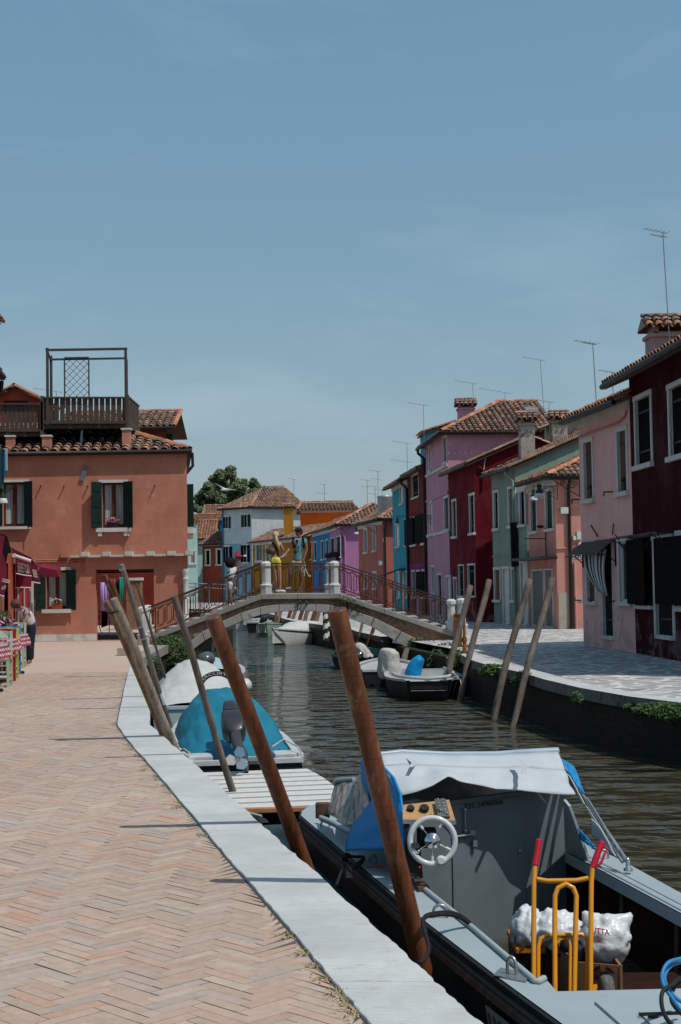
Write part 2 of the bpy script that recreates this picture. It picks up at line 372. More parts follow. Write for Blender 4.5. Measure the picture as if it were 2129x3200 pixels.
def window(fac, k, x0, y0, x1, y1, parent, fr=.1, frame=M_whites, inner='glass', sill=True, door=False, name='window', outer=True, reveal=.11, head=True, lab=None):
    "a window or door set in the rectangle between two photo points; returns the opening for wall()"
    a, b, c, d = fac.rect(k, x0, y0, x1, y1)
    if outer: oa, ob, oc, od = a + fr, b - fr, c + (fr if not door else 0), d - fr
    else: oa, ob, oc, od = a, b, c, d; a, b, c, d = a - fr, b + fr, c - (fr if not door else 0), d + fr
    mb = MB(); g = .025
    if fr > 0:
        fac.bx(mb, a, oa, c, od, -.02, g); fac.bx(mb, ob, b, c, od, -.02, g)
        if head: fac.bx(mb, a - .02, b + .02, od, d, -.02, g + .012)
        if not door and sill: fac.bx(mb, a - .04, b + .04, oc - max(fr, .08), oc, -.02, .09)
        elif not door: fac.bx(mb, oa, ob, c, oc, -.02, g)
        if door: fac.bx(mb, oa, ob, c, c + .08, -.3, .06)
    else: fac.bx(mb, oa, ob, oc - .02, oc, -reveal, 0)
    w = mb.build(name, frame, parent)
    pn = MB(); o = -reveal + .03
    mats = {'glass': M_glass, 'brown': M_shut_b, 'green': M_shut_g, 'black': M_shut_k, 'white': M_white, 'dark': M_dark}
    if inner == 'glass':
        fac.bx(pn, oa, ob, oc, od, o - .03, o); w2 = pn.build('pane', M_glass, w)
        s = MB(); t = .045; m = (oa + ob) / 2
        for (p, q_) in ((oa, oa + t), (m - t / 2, m + t / 2), (ob - t, ob)): fac.bx(s, p, q_, oc, od, o, o + .03)
        fac.bx(s, oa, ob, od - t, od, o, o + .028); fac.bx(s, oa, ob, oc, oc + t, o, o + .028)
        s.build('sash', M_white if not lab else M_brownwin, w)
    elif inner == 'mesh':
        fac.bx(pn, oa, ob, oc, od, o - .03, o); pn.build('pane', M_dark, w); s = MB(); u = oa + .04
        while u < ob - .02: fac.bx(s, u, u + .02, oc, od, o + .05, o + .07); u += .07
        s.build('grille', M_galv, w)
    else:
        m = (oa + ob) / 2; o = -reveal + .06
        fac.bx(pn, oa + .005, m - .006, oc, od, o - .04, o); fac.bx(pn, m + .006, ob - .005, oc, od, o - .04, o)
        for zz in (.2, .8):
            z = oc + (od - oc) * zz; fac.bx(pn, oa + .01, ob - .01, z - .02, z + .02, o, o + .012, 1)
        pn.build('shutter' if not door else 'leaf', [mats[inner], M_iron if inner != 'white' else M_white], w)
    return (oa, ob, oc, od)
def antenna(parent, k, x, ytop, ybot, Y, arms=((0, .5), (.35, .35)), lean=0.0):
    a = P(k, x, ybot, Y); b = P(k, x, ytop, Y); b = Vector((a.x + lean, a.y, b.z)); mb = MB(); r = max(.012, Y * .00017)
    a.z -= .4; mb.tube([a, b], r, 5)
    for off, L in arms:
        z = b.z - off * min(1.0, (b.z - a.z)); c = Vector((b.x, b.y, z)); d = Vector((-.9, -.25, .12)).normalized(); q = Vector((.3, -1, 0)).normalized()
        mb.tube([c + d * L * .15 - d * L * .4, c + d * L], r * .75, 4)
        for i in range(6):
            e = c + d * L * (-.2 + i * .22); w = L * (.32 - .02 * i); mb.tube([e - q * w, e + q * w], r * .45, 3)
    return mb.build('antenna', M_galv, parent)
def chimney(parent, c, w, d, z0, z1, mat, pal='mid', cap=True, name='chimney'):
    "stack with a small tiled hood"
    x, y = c; mb = MB(); h = .3 if cap else 0
    mb.box(x - w / 2, x + w / 2, y - d / 2, y + d / 2, z0, z1 - h)
    o = mb.build(name, mat, parent)
    if cap:
        m2 = MB(); t = z1 - h
        m2.box(x - w / 2 - .05, x + w / 2 + .05, y - d / 2 - .05, y + d / 2 + .05, t - .12, t - .04)
        for sx in (-1, 1): m2.box(x + sx * w * .38 - .06, x + sx * w * .38 + .06, y - d / 2, y + d / 2, t - .04, t + .12)
        m2.build('collar', mat, o); m3 = MB()
        a, b = Vector((x - w / 2 - .14, y - d / 2 - .14, t + .1)), Vector((x + w / 2 + .14, y - d / 2 - .14, t + .1))
        c1, d1 = Vector((x + w / 2 + .14, y, t + .36)), Vector((x - w / 2 - .14, y, t + .36))
        tiles(m3, a, b, c1, d1, pal, w=.19, row=.25); a2 = a.copy(); b2 = b.copy(); a2.y = b2.y = y + d / 2 + .14
        tiles(m3, b2, a2, d1, c1, pal, w=.19, row=.25); ridge(m3, d1, c1, pal, .09)
        m3.poly([a, a2, d1], col=(.4, .3, .25)); m3.poly([b, b2, c1], col=(.4, .3, .25)); m3.build('hood', M_tile, o)
    return o
def roof_gable(parent, fac, D, zE, rise, pal='mid', over=.35, w=.21, side=.15, gut=True, rz=None, name='roof', full=True):
    "ridge parallel to the facade, D = depth to the ridge"
    r = -fac.n; mb = MB(); sl = rise / D
    def q(u, o, z): return fac.pt(u, z, -o)
    E0, E1 = q(-side, -over, zE - over * sl), q(fac.L + side, -over, zE - over * sl); R0, R1 = q(-side, D, zE + rise), q(fac.L + side, D, zE + rise)
    tiles(mb, E0, E1, R1, R0, pal, w=w); ridge(mb, R0, R1, pal)
    if full:
        B0, B1 = q(-side, 2 * D, zE), q(fac.L + side, 2 * D, zE); tiles(mb, B1, B0, R0, R1, pal, w=w * 1.5)
    ridge(mb, E0, R0, pal, .085)
    u0 = Vector((0, 0, -.07)); mb.slab([E0 - Vector((0, 0, .05)), E1 - Vector((0, 0, .05)), R1 - Vector((0, 0, .05)), R0 - Vector((0, 0, .05))], u0, col=(.20, .13, .09))
    ro = mb.build(name, M_tile, parent)
    if gut:
        g = MB(); z = zE - over * sl - .06; g.tube([q(-side, -over - .06, z), q(fac.L + side, -over - .06, z)], .065, 6); g.build('gutter', M_gutter, parent)
    return ro
def roof_hip(parent, fac, D, zE, rise, pal='mid', over=.35, w=.24, inset=None, far=.15):
    "ridge parallel to the facade, hipped at the near (A) end"
    H = D / 2; inset = H if inset is None else inset; sl = rise / H; q = lambda u, o, z: fac.pt(u, z, -o); zo = zE - over * sl
    e0, e1 = q(-over, -over, zo), q(fac.L + far, -over, zo); h0, h1 = q(inset, H, zE + rise), q(fac.L + far, H, zE + rise); k0 = q(-over, D + over, zo); k1 = q(fac.L + far, D + over, zo); mb = MB()
    tiles(mb, e0, e1, h1, h0, pal, w=w); tiles(mb, k0, e0, h0, h0, pal, w=w); tiles(mb, k1, k0, h0, h1, pal, w=w * 1.5); ridge(mb, e0, h0, 'new', .11); ridge(mb, h0, h1, pal, .11); ridge(mb, k0, h0, pal, .11)
    mb.slab([p - Vector((0, 0, .05)) for p in (e0, e1, k1, k0)], (0, 0, -.07), col=(.18, .12, .09)); mb.build('roof', M_tile, parent)
    g = MB(); g.tube([e1 + Vector((0, 0, -.05)), e0 + Vector((0, 0, -.05)), k0 + Vector((0, 0, -.05))], .065, 6); g.build('gutter', M_gutter, parent)
def pipe_down(parent, fac, u, z0, z1, mat=None, r=.05, o=.08, over=.35):
    g = MB(); g.tube([fac.pt(u, z1, over), fac.pt(u, z1 - .25, over), fac.pt(u, z1 - .5, o), fac.pt(u, z0, o)], r, 6)
    for z in (z0 + 1.2, z0 + 3, z0 + 4.6):
        if z < z1 - .6: g.tube([fac.pt(u, z, o), fac.pt(u, z + .06, o)], r * 1.25, 6)
    return g.build('downpipe', mat or M_gutter, parent)
# ---------------------------------------------------------------- ground, water, quays
WZ = -0.8
def interp(pl, y):
    for (x0, y0), (x1, y1) in zip(pl, pl[1:]):
        if min(y0, y1) <= y <= max(y0, y1) and y0 != y1: return x0 + (x1 - x0) * (y - y0) / (y1 - y0)
    a, b = (pl[0], pl[1]) if abs(y - pl[0][1]) < abs(y - pl[-1][1]) else (pl[-1], pl[-2])
    return a[0] + (b[0] - a[0]) * (y - a[1]) / (b[1] - a[1])
INN = [(1149, 3197), (1024, 3052), (900, 2903), (682, 2650), (588, 2535), (450, 2372), (428, 2350), (399.5, 2315), (366, 2268), (371, 2235), (388, 2154), (406, 2078), (440, 2056)]
OUT = [(1501, 3197), (1356, 3065), (1198, 2920), (1074, 2808), (962, 2704), (896, 2650), (753.6, 2521), (642, 2419), (575, 2361), (530, 2320), (470, 2267), (469, 2217), (458, 2160), (446, 2119), (442, 2078), (444, 2056)]
base_ys = [3197, 3130, 3052, 2980, 2903, 2808, 2704, 2650, 2580, 2521, 2470, 2419, 2372, 2350, 2320, 2290, 2267, 2235, 2200, 2154, 2119, 2078, 2056]
ys = []
for a_, b_ in zip(base_ys, base_ys[1:]):
    k_ = 7 if a_ > 2600 else 3
    ys += [a_ + (b_ - a_) * i / k_ for i in range(k_)]
ys.append(base_ys[-1])
inn = [G('s', interp(INN, y), y) for y in ys]; out = [G('s', interp(OUT, y), y) for y in ys]
d_ = (inn[0] - inn[2]).normalized(); inn = [inn[0] + d_ * 6] + inn; out = [out[0] + (out[0] - out[2]).normalized() * 6] + out
inner_xy = [(p.x, p.y) for p in inn]
out_true = [p.copy() for p in out]
for i in range(2, len(out) - 1): out[i] = out[i] + Vector((random.uniform(-.012, .004), random.uniform(-.006, .006), 0)); inn[i] = inn[i] + Vector((random.uniform(-.003, .006), 0, 0))
def inner_x(y):
    pl = inner_xy
    for (x0, y0), (x1, y1) in zip(pl, pl[1:]):
        if min(y0, y1) <= y <= max(y0, y1) and abs(y1 - y0) > 1e-6: return x0 + (x1 - x0) * (y - y0) / (y1 - y0)
    return pl[-1][0]
# kerb slabs
m, t, b = nodes('istrian_stone')
n1 = noise(t, 1.3, 4, .6); n2 = noise(t, 22, 7, .8, st=(.35, 1, 1), rot=(0, 0, .15)); n3 = noise(t, 1.6, 4, .7)
c1 = ramp(t, n1, [(.35, (.40, .415, .41)), (.65, (.50, .51, .50))]); c1 = mix(t, ramp(t, noise(t, 5, 6, .75), [(.45, (0, 0, 0)), (.68, (.6, .6, .6))]), c1, (.37, .365, .345))
pit = ramp(t, n2, [(.575, (0, 0, 0)), (.64, (1, 1, 1))]); area = ramp(t, n3, [(.42, (.0, .0, .0)), (.62, (.75, .75, .75))])
pm = mix(t, 1.0, pit, area, 'MULTIPLY')
t.links.new(mix(t, pm, c1, (.26, .24, .22)), b.inputs['Base Color']); b.inputs['Roughness'].default_value = .85
bump(t, b, n2, -.25, .01); M_istria = m
kerb = MB(); joints = {0, 13, 34, 55, 66, 78, 90, 100, 110}
seg = []
for i in range(len(inn) - 1):
    a, b2, c, d = inn[i], out[i], out[i + 1], inn[i + 1]
    g0 = .004 if i in joints else 0; g1 = .004 if (i + 1) in joints else 0
    a2 = a.lerp(d, g0 / max(.01, (d - a).length)); b3 = b2.lerp(c, g0 / max(.01, (c - b2).length))
    d2 = d.lerp(a, g1 / max(.01, (d - a).length)); c2 = c.lerp(b2, g1 / max(.01, (c - b2).length))
    jz = .012
    kerb.slab([Vector((p.x, p.y, jz)) for p in (a2, b3, c2, d2)], (0, 0, -.24))
struct('kerb', kerb, M_istria, bevel=.006)
# far left land and quay wall line
LEFT = [(p.x, p.y) for p in out_true] + [(-4.55, 33.5), (-4.75, 38), (-4.75, 43), (-4.7, 47), (-6, 60), (-10, 80), (-16, 100), (-30, 130)]
RIGHTPX = [(3000, 2300), (2500, 2242), (2129, 2198), (1960, 2177), (1808, 2150), (1700, 2124), (1629, 2102), (1574, 2091), (1520, 2078), (1474, 2064), (1428, 2040), (1340, 2022), (1266, 2008), (1190, 1990), (1115, 1974), (1086, 1963), (1021, 1955), (937, 1945), (891, 1935), (851, 1920), (780, 1908)]
RIGHT = [(G('s', *q).x, G('s', *q).y) for q in RIGHTPX]; RIGHT = [(5.2, -8), (5.0, 4)] + RIGHT[1:] + [(-13, 104), (-28, 134)]
m, t, b = nodes('brick_pavement_ground')
n1 = noise(t, .35, 5, .6); n2 = noise(t, 7, 6, .7, st=(.4, 1, 1))
t.links.new(mix(t, ramp(t, n2, [(.35, (0, 0, 0)), (.7, (.55, .55, .55))]), ramp(t, n1, [(.35, (.42, .31, .245)), (.5, (.46, .34, .27)), (.65, (.46, .29, .225))]), (.43, .38, .34)), b.inputs['Base Color'])
b.inputs['Roughness'].default_value = .95; bump(t, b, n2, .2, .01); M_lground = m
def land(name, line, sgn, z, mat, back=0.0):
    mb = MB()
    for (x0, y0), (x1, y1) in zip(line, line[1:]):
        mb.poly([(x0, y0, z), (x1, y1, z), (sgn * 400, y1, z), (sgn * 400, y0, z)][::(1 if sgn > 0 else -1)])
    x, y = line[-1]; return mb, struct(name, mb, mat)
linner = [(a, b) for a, b in inner_xy] + LEFT[len(out_true):]
land('brick_pavement', [(x, y) for x, y in linner], -1, -.007, M_lground)
mbed = MB(); iy = [p for p in inner_xy if 3.4 < p[1] < 27]; mbed.poly([(-1.4, 3.4, -.004), (-7.8, 27, -.004)] + [(x, y, -.004) for x, y in iy[::-1]]); struct('mortar_bed_pavement', mbed, simple('dark_joint_sand', (.10, .085, .07), .95))
m, t, b = nodes('trachyte_paving')
tc = t.nodes.new('ShaderNodeTexCoord'); mp = t.nodes.new('ShaderNodeMapping'); mp.inputs['Scale'].default_value = (2.3, 3.3, 1); mp.inputs['Rotation'].default_value = (0, 0, .2)
t.links.new(tc.outputs['Object'], mp.inputs[0])
nz = t.nodes.new('ShaderNodeTexNoise'); nz.inputs['Scale'].default_value = 2.5; t.links.new(mp.outputs[0], nz.inputs['Vector'])
va = t.nodes.new('ShaderNodeVectorMath'); va.operation = 'SCALE'; t.links.new(nz.outputs['Color'], va.inputs[0]); va.inputs['Scale'].default_value = .22
vb = t.nodes.new('ShaderNodeVectorMath'); vb.operation = 'ADD'; t.links.new(mp.outputs[0], vb.inputs[0]); t.links.new(va.outputs[0], vb.inputs[1])
vo = t.nodes.new('ShaderNodeTexVoronoi'); vo.feature = 'DISTANCE_TO_EDGE'; vo.inputs['Scale'].default_value = 1.0; t.links.new(vb.outputs[0], vo.inputs['Vector'])
vc = t.nodes.new('ShaderNodeTexVoronoi'); vc.inputs['Scale'].default_value = 1.0; t.links.new(vb.outputs[0], vc.inputs['Vector'])
sp = t.nodes.new('ShaderNodeSeparateColor'); t.links.new(vc.outputs['Color'], sp.inputs[0])
cell = ramp(t, sp.outputs[0], [(.0, (.22, .215, .22)), (.5, (.28, .27, .27)), (1, (.34, .325, .32))])
cell = mix(t, 1.0, cell, ramp(t, noise(t, 9, 5, .7), [(.3, (.8, .8, .8)), (.7, (1, 1, 1))]), 'MULTIPLY')
t.links.new(mix(t, ramp(t, vo.outputs['Distance'], [(.05, (1, 1, 1)), (.10, (0, 0, 0))]), cell, (.55, .54, .51)), b.inputs['Base Color'])
b.inputs['Roughness'].default_value = .9; M_rground = m
# right bank: kerb band then paving
def offset_line(line, d):
    o = []
    for i, (x, y) in enumerate(line):
        a = Vector(line[max(i - 1, 0)]); c = Vector(line[min(i + 1, len(line) - 1)]); q = (c - a).normalized(); n = Vector((q.y, -q.x)); o.append((x + n.x * d, y + n.y * d))
    return o
RIN = offset_line(RIGHT, .36)
land('stone_pavement', RIN, 1, -.006, M_rground)
kr = MB()
for i in range(len(RIGHT) - 1):
    a, b2, c, d = RIGHT[i], RIGHT[i + 1], RIN[i + 1], RIN[i]
    n = max(1, int((Vector(b2) - Vector(a)).length / 1.6))
    if 32.0 < (a[1] + b2[1]) / 2 < 43: continue
    for j in range(n):
        f0, f1 = j / n, (j + 1) / n - (.004 if j < n - 1 else 0); L = lambda p, q, f: (p[0] + (q[0] - p[0]) * f, p[1] + (q[1] - p[1]) * f, random.uniform(.0, .002) + .008)
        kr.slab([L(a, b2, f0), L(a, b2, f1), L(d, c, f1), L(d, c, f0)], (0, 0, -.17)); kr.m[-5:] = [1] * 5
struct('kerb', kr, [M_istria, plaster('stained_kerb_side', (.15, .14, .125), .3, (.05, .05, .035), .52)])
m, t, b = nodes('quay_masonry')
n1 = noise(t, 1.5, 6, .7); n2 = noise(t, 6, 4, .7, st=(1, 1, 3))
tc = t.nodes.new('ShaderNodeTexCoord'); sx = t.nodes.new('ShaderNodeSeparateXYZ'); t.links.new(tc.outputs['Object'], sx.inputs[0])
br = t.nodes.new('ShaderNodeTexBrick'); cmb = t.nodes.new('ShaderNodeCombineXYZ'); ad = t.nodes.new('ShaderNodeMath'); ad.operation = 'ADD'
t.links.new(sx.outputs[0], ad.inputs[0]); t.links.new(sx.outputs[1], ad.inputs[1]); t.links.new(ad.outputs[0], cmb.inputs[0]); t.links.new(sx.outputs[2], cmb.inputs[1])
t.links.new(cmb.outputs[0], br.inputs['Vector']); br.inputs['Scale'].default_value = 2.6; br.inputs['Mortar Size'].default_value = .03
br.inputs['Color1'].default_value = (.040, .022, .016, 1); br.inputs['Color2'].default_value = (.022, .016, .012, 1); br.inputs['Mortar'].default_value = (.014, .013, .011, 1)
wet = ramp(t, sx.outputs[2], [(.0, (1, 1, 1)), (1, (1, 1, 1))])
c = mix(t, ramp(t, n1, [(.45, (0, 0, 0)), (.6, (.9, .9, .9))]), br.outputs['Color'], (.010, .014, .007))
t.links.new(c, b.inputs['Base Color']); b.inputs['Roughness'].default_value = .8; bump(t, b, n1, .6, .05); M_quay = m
cpb = MB()
for (x0, y0), (x1, y1) in zip(LEFT[len(out_true) - 1:-1], LEFT[len(out_true):]): cpb.slab([(x0 + .02, y0, .0), (x1 + .02, y1, .0), (x1 - .35, y1, .0), (x0 - .35, y0, .0)], (0, 0, -.22))
struct('kerb', cpb, plaster('grey_bank_edge', (.27, .26, .24), .2))
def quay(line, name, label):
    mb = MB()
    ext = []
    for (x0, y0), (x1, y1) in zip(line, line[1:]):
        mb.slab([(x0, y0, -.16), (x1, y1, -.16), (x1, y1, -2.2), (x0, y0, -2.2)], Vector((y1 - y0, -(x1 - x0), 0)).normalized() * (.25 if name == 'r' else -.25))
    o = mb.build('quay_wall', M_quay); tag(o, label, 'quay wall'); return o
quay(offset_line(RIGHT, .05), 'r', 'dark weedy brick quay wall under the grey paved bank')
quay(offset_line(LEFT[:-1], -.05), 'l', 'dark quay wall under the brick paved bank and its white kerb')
# herringbone bricks, one small slab each, coloured one by one
m = cmat('pale_clay_brick', .92, .22, 16, bumpy=.35); bk = MB(); L, wd = .262, .0655
pc = [(.46, .345, .275)] * 10 + [(.47, .34, .265)] * 7 + [(.435, .335, .28)] * 7 + [(.475, .33, .255)] * 3 + [(.43, .35, .305)] * 3 + [(.50, .31, .225)] * 1 + [(.45, .31, .245)] * 3 + [(.48, .38, .30)] * 4
c45 = math.sqrt(.5); n4 = 4; per = 2 * L
def brickadd(a0, b0, la, lb):
    g = .0019 * random.uniform(.3, 1.0) if random.random() < .8 else random.uniform(.002, .0048); z = random.uniform(-.0012, .0016); q = []
    for a, b in ((a0 + g, b0 + g), (a0 + la - g, b0 + g), (a0 + la - g, b0 + lb - g), (a0 + g, b0 + lb - g)):
        x = (a - b) * c45; y = (a + b) * c45; q.append((x, y, z + random.uniform(-.0006, .0006)))
    cx, cy = sum(p[0] for p in q) / 4, sum(p[1] for p in q) / 4
    if not (2.2 < cy < 27) or cx < -.27 * cy - 2.2: return
    ix = inner_x(cy) - .012
    if min(p[0] for p in q) > inner_x(cy) - .03: return
    q = [(min(p[0], inner_x(p[1]) - .012), p[1], p[2]) for p in q]
    big = .5 + .5 * math.sin(cx * 1.3 + cy * .7) * math.sin(cy * .9 - cx)
    c = random.choice(pc); k_ = (.93 + .12 * big) * random.uniform(.93, 1.07); c = tuple(v * k_ for v in c)
    bk.add(q + [(p[0], p[1], -.03) for p in q], [(0, 1, 2, 3), (0, 4, 5, 1), (1, 5, 6, 2), (2, 6, 7, 3), (3, 7, 4, 0)], 0, c)
for p in range(-40, 40):
    for k in range(-250, 460):
        a0 = p * L + k * wd; b0 = -p * L + k * wd
        x, y = (a0 - b0) * c45, (a0 + b0) * c45
        if 2 < y < 27.5 and -10 < x < 2.5: brickadd(a0, b0, L, wd); brickadd(a0, b0 + wd, wd, L)
o = bk.build('brick_paving', m); o['kind'] = 'structure'
# weeds in the joint beside the kerb
wd_ = MB()
for (k, x, y, r) in (('z5', 0, 0, 0),):
    pass
for (sx_, sy_, dry) in ((407, 2328, 0), (411, 2343, 0), (432, 2359, 0), (446, 2376, 0), (456, 2408, 0), (490, 2425, 0), (500, 2435, 0), (514, 2455, 0), (535, 2476, 0), (551, 2524, 0), (560, 2509, 0), (948, 2980, 1), (1056, 3104, 1), (1075, 3128, 1), (1100, 3150, 1), (1110, 3170, 1), (905, 2925, 1), (985, 3020, 1), (1020, 3062, 1), (640, 2610, 0)):
    p = G('s', sx_ - 3, sy_); cols = [(.20, .21, .10), (.28, .27, .14), (.16, .19, .08)] if not dry else [(.42, .33, .17), (.34, .26, .13), (.30, .24, .13)]
    for _ in range(34 if dry else 26):
        q = p + Vector((random.gauss(0, .022), random.gauss(0, .04), 0)); a = random.uniform(0, 6.28); h = random.uniform(.006, .022)
        d = Vector((math.cos(a) * .03, math.sin(a) * .03, h)); w = Vector((-math.sin(a), math.cos(a), 0)) * .004
        wd_.add([q - w, q + w, q + d], [(0, 1, 2)], 0, random.choice(cols))
tag(wd_.build('kerb_weeds', M_leaf), 'small dry weeds growing in the joint between brick paving and white kerb', 'weeds', kind='stuff')
# water
m, t, b = nodes('canal_water')
b.inputs['Base Color'].default_value = (.055, .050, .030, 1); b.inputs['Roughness'].default_value = .015; b.inputs['IOR'].default_value = 1.33
b.inputs['Specular IOR Level'].default_value = .5
w1 = noise(t, 1.5, 1, .5, st=(.75, 1.25, 1), rot=(0, 0, .25)); w2 = noise(t, 4.0, 2, .45, st=(.8, 1.25, 1), rot=(0, 0, -.2)); w3 = noise(t, .9, 1, .5)
ad = t.nodes.new('ShaderNodeMath'); ad.operation = 'MULTIPLY_ADD'; ad.inputs[1].default_value = .32
t.links.new(w2, ad.inputs[0]); t.links.new(w1, ad.inputs[2])
bump(t, b, ad.outputs[0], 1.0, .36); M_water = m
wm = MB(); wm.poly([(-500, -60, WZ), (500, -60, WZ), (500, 900, WZ), (-500, 900, WZ)]); struct('water', wm, M_water)
# ---------------------------------------------------------------- the bridge
YB = 39.5; YR = 41.9
M_cope = plaster('weathered_coping_stone', (.30, .29, .27), .25, (.16, .15, .14), .6)
M_arch = plaster('arch_stone', (.38, .37, .35), .22, (.2, .19, .18), .62)
m, t, b = nodes('old_bridge_brick')
n1 = noise(t, 2.5, 6, .7); n2 = noise(t, 9, 5, .7)
tc = t.nodes.new('ShaderNodeTexCoord'); mp = t.nodes.new('ShaderNodeMapping'); mp.inputs['Rotation'].default_value = (R(90), 0, 0); t.links.new(tc.outputs['Object'], mp.inputs[0])
br = t.nodes.new('ShaderNodeTexBrick'); t.links.new(mp.outputs[0], br.inputs['Vector']); br.inputs['Scale'].default_value = 4.0; br.inputs['Mortar Size'].default_value = .025
br.inputs['Color1'].default_value = (.40, .18, .10, 1); br.inputs['Color2'].default_value = (.26, .13, .085, 1); br.inputs['Mortar'].default_value = (.16, .13, .10, 1)
c = mix(t, ramp(t, n1, [(.42, (0, 0, 0)), (.55, (1, 1, 1))]), br.outputs['Color'], ramp(t, n2, [(.35, (.12, .08, .06)), (.55, (.32, .22, .16)), (.7, (.42, .34, .27))]))
t.links.new(c, b.inputs['Base Color']); b.inputs['Roughness'].default_value = .95; bump(t, b, n1, .9, .08); M_bbrick = m
bridge = thing('bridge', 'arched brick and stone footbridge with rusty iron railings over the canal', 'bridge', (0, YB, 0))
top_px = [(485, 1981), (650, 1920), (817, 1856), (930, 1855), (1061, 1854), (1200, 1901), (1424, 1976)]
top = [P('s', x, y, YB) for x, y in top_px]
intr = [P('s', x, y, YB) for x, y in ((552, 2080), (575, 2052), (597, 2036), (640, 2003), (700, 1967), (757, 1941), (815, 1921.7), (872, 1912), (929, 1908), (987, 1911), (1029, 1916), (1083, 1929), (1159, 1957), (1236, 2003), (1300, 2042), (1360, 2080))]
extr = [P('s', x, y, YB) for x, y in ((520, 2066), (548, 2036), (588, 2010), (632, 1976), (690, 1943.7), (752, 1916), (813, 1897), (872, 1887), (930, 1883), (988, 1886), (1032, 1890), (1088, 1903), (1170, 1930), (1254, 1973), (1326, 2010), (1392, 2050))]
dY = YR - YB; rings = [MB(), MB()]
for i in range(len(intr) - 1):
    f = .012; a, b2, c, d = intr[i].lerp(intr[i + 1], f), intr[i + 1].lerp(intr[i], f), extr[i + 1].lerp(extr[i], f), extr[i].lerp(extr[i + 1], f)
    for ring, (y0, y1) in zip(rings, ((-.05, .35), (dY - .35, dY + .05))):
        ring.hull8([a + Vector((0, y0, 0)), b2 + Vector((0, y0, 0)), b2 + Vector((0, y1, 0)), a + Vector((0, y1, 0)), d + Vector((0, y0, 0)), c + Vector((0, y0, 0)), c + Vector((0, y1, 0)), d + Vector((0, y1, 0))])
for ring in rings: ring.build('arch_ring', M_arch, bridge, bevel=.012)
sp_ = MB()
def topz(x):
    for a, b2 in zip(top, top[1:]):
        if a.x <= x <= b2.x: return a.z + (b2.z - a.z) * (x - a.x) / (b2.x - a.x)
    a = top[0] if x < top[0].x else top[-1]; return a.z
for Yf, sg in ((YB, 1), (YR, -1)):
    q = [extr[0]] + extr[1:]
    for a, b2 in zip(extr, extr[1:]):
        sp_.poly([(a.x, Yf, a.z - .04), (b2.x, Yf, b2.z - .04), (b2.x, Yf, topz(b2.x) - .08), (a.x, Yf, topz(a.x) - .08)][::sg])
    a = extr[0]; sp_.poly([(-5.35, Yf, -1.3), (a.x, Yf, -1.3), (a.x, Yf, topz(a.x) - .08), (-5.35, Yf, top[0].z - .08)][::sg])
    a = extr[-1]; e = top[-1]; sp_.poly([(a.x, Yf, -1.3), (e.x, Yf, -1.3), (e.x, Yf, e.z - .08), (a.x, Yf, topz(a.x) - .08)][::sg])
sp_.poly([(-5.35, YB, -1.3), (-5.35, YB, top[0].z - .08), (-5.35, YR, top[0].z - .08), (-5.35, YR, -1.3)])
e = top[-1]; sp_.poly([(e.x, YB, -1.3), (e.x, YR, -1.3), (e.x, YR, e.z - .08), (e.x, YB, e.z - .08)])
for a, b2 in zip(intr, intr[1:]): sp_.poly([(a.x, YB + .36, a.z + .01), (a.x, YR - .36, a.z + .01), (b2.x, YR - .36, b2.z + .01), (b2.x, YB + .36, b2.z + .01)])
for sd, a in ((-1, intr[0]), (1, intr[-1])): sp_.poly([(a.x, YB, -1.3), (a.x, YR, -1.3), (a.x, YR, a.z), (a.x, YB, a.z)])
sp_.build('spandrel_wall', M_bbrick, bridge)
for Yf in (YB - .10, YR - .22):
    cp = MB()
    for a, b2 in zip(top, top[1:]):
        n = max(1, int((b2 - a).length / 1.3))
        for j in range(n):
            p, q = a.lerp(b2, j / n + .003), a.lerp(b2, (j + 1) / n - .003); h = Vector((0, 0, .15)); y0, y1 = Yf, Yf + .32
            cp.hull8([Vector((p.x, y0, p.z)) - h, Vector((q.x, y0, q.z)) - h, Vector((q.x, y1, q.z)) - h, Vector((p.x, y1, p.z)) - h, Vector((p.x, y0, p.z)), Vector((q.x, y0, q.z)), Vector((q.x, y1, q.z)), Vector((p.x, y1, p.z))])
    cp.build('coping', M_cope, bridge, bevel=.012)
dk = MB(); xs = [top[0].x - .05 + i * (top[-1].x - top[0].x) / 26 for i in range(27)]
for a, b2 in zip(xs, xs[1:]):
    z = max(topz(max(a, top[0].x)), topz(b2)) - .03; dk.box(a, b2, YB + .22, YR - .22, z - .3, z)
dk.build('steps', plaster('step_stone', (.30, .29, .28), .15), bridge)
def stone_post(x, y, z, h=.92, r=.115):
    mb = MB(); s = .145
    mb.lathe([(s * 1.12, 0), (s * 1.12, .22), (s * 1.2, .24), (s * 1.2, .28), (r * 1.06, .31), (r, .36), (r * .97, h - .17), (r * 1.2, h - .14), (r * 1.28, h - .13), (r * 1.28, h - .05), (r * .8, h), (.01, h + .01)], (x, y, z), 8, sm=False)
    return mb.build('stone_post', M_post, bridge)
M_post = plaster('white_bollard_stone', (.52, .52, .50), .14, (.3, .29, .27), .68)
posts = [(832, 1857, YB + .06), (1046, 1856, YB + .06), (1411, 1972, YB + .06), (836, 1855, YR - .06), (1031, 1855, YR - .06)]
for x, y, Yp in posts: q = P('s', x, y, Yp); stone_post(q.x, Yp, q.z - .02, .93 if x != 1411 else .9)
q = P('s', 1444, 1979, YB - .3); stone_post(q.x, q.y, q.z - .04, 1.0)
q = P('s', 434, 2003, YB - .2); stone_post(q.x + .12, q.y, 0, 1.05)
stone_post(q.x - .1, YR, 0, 1.05)
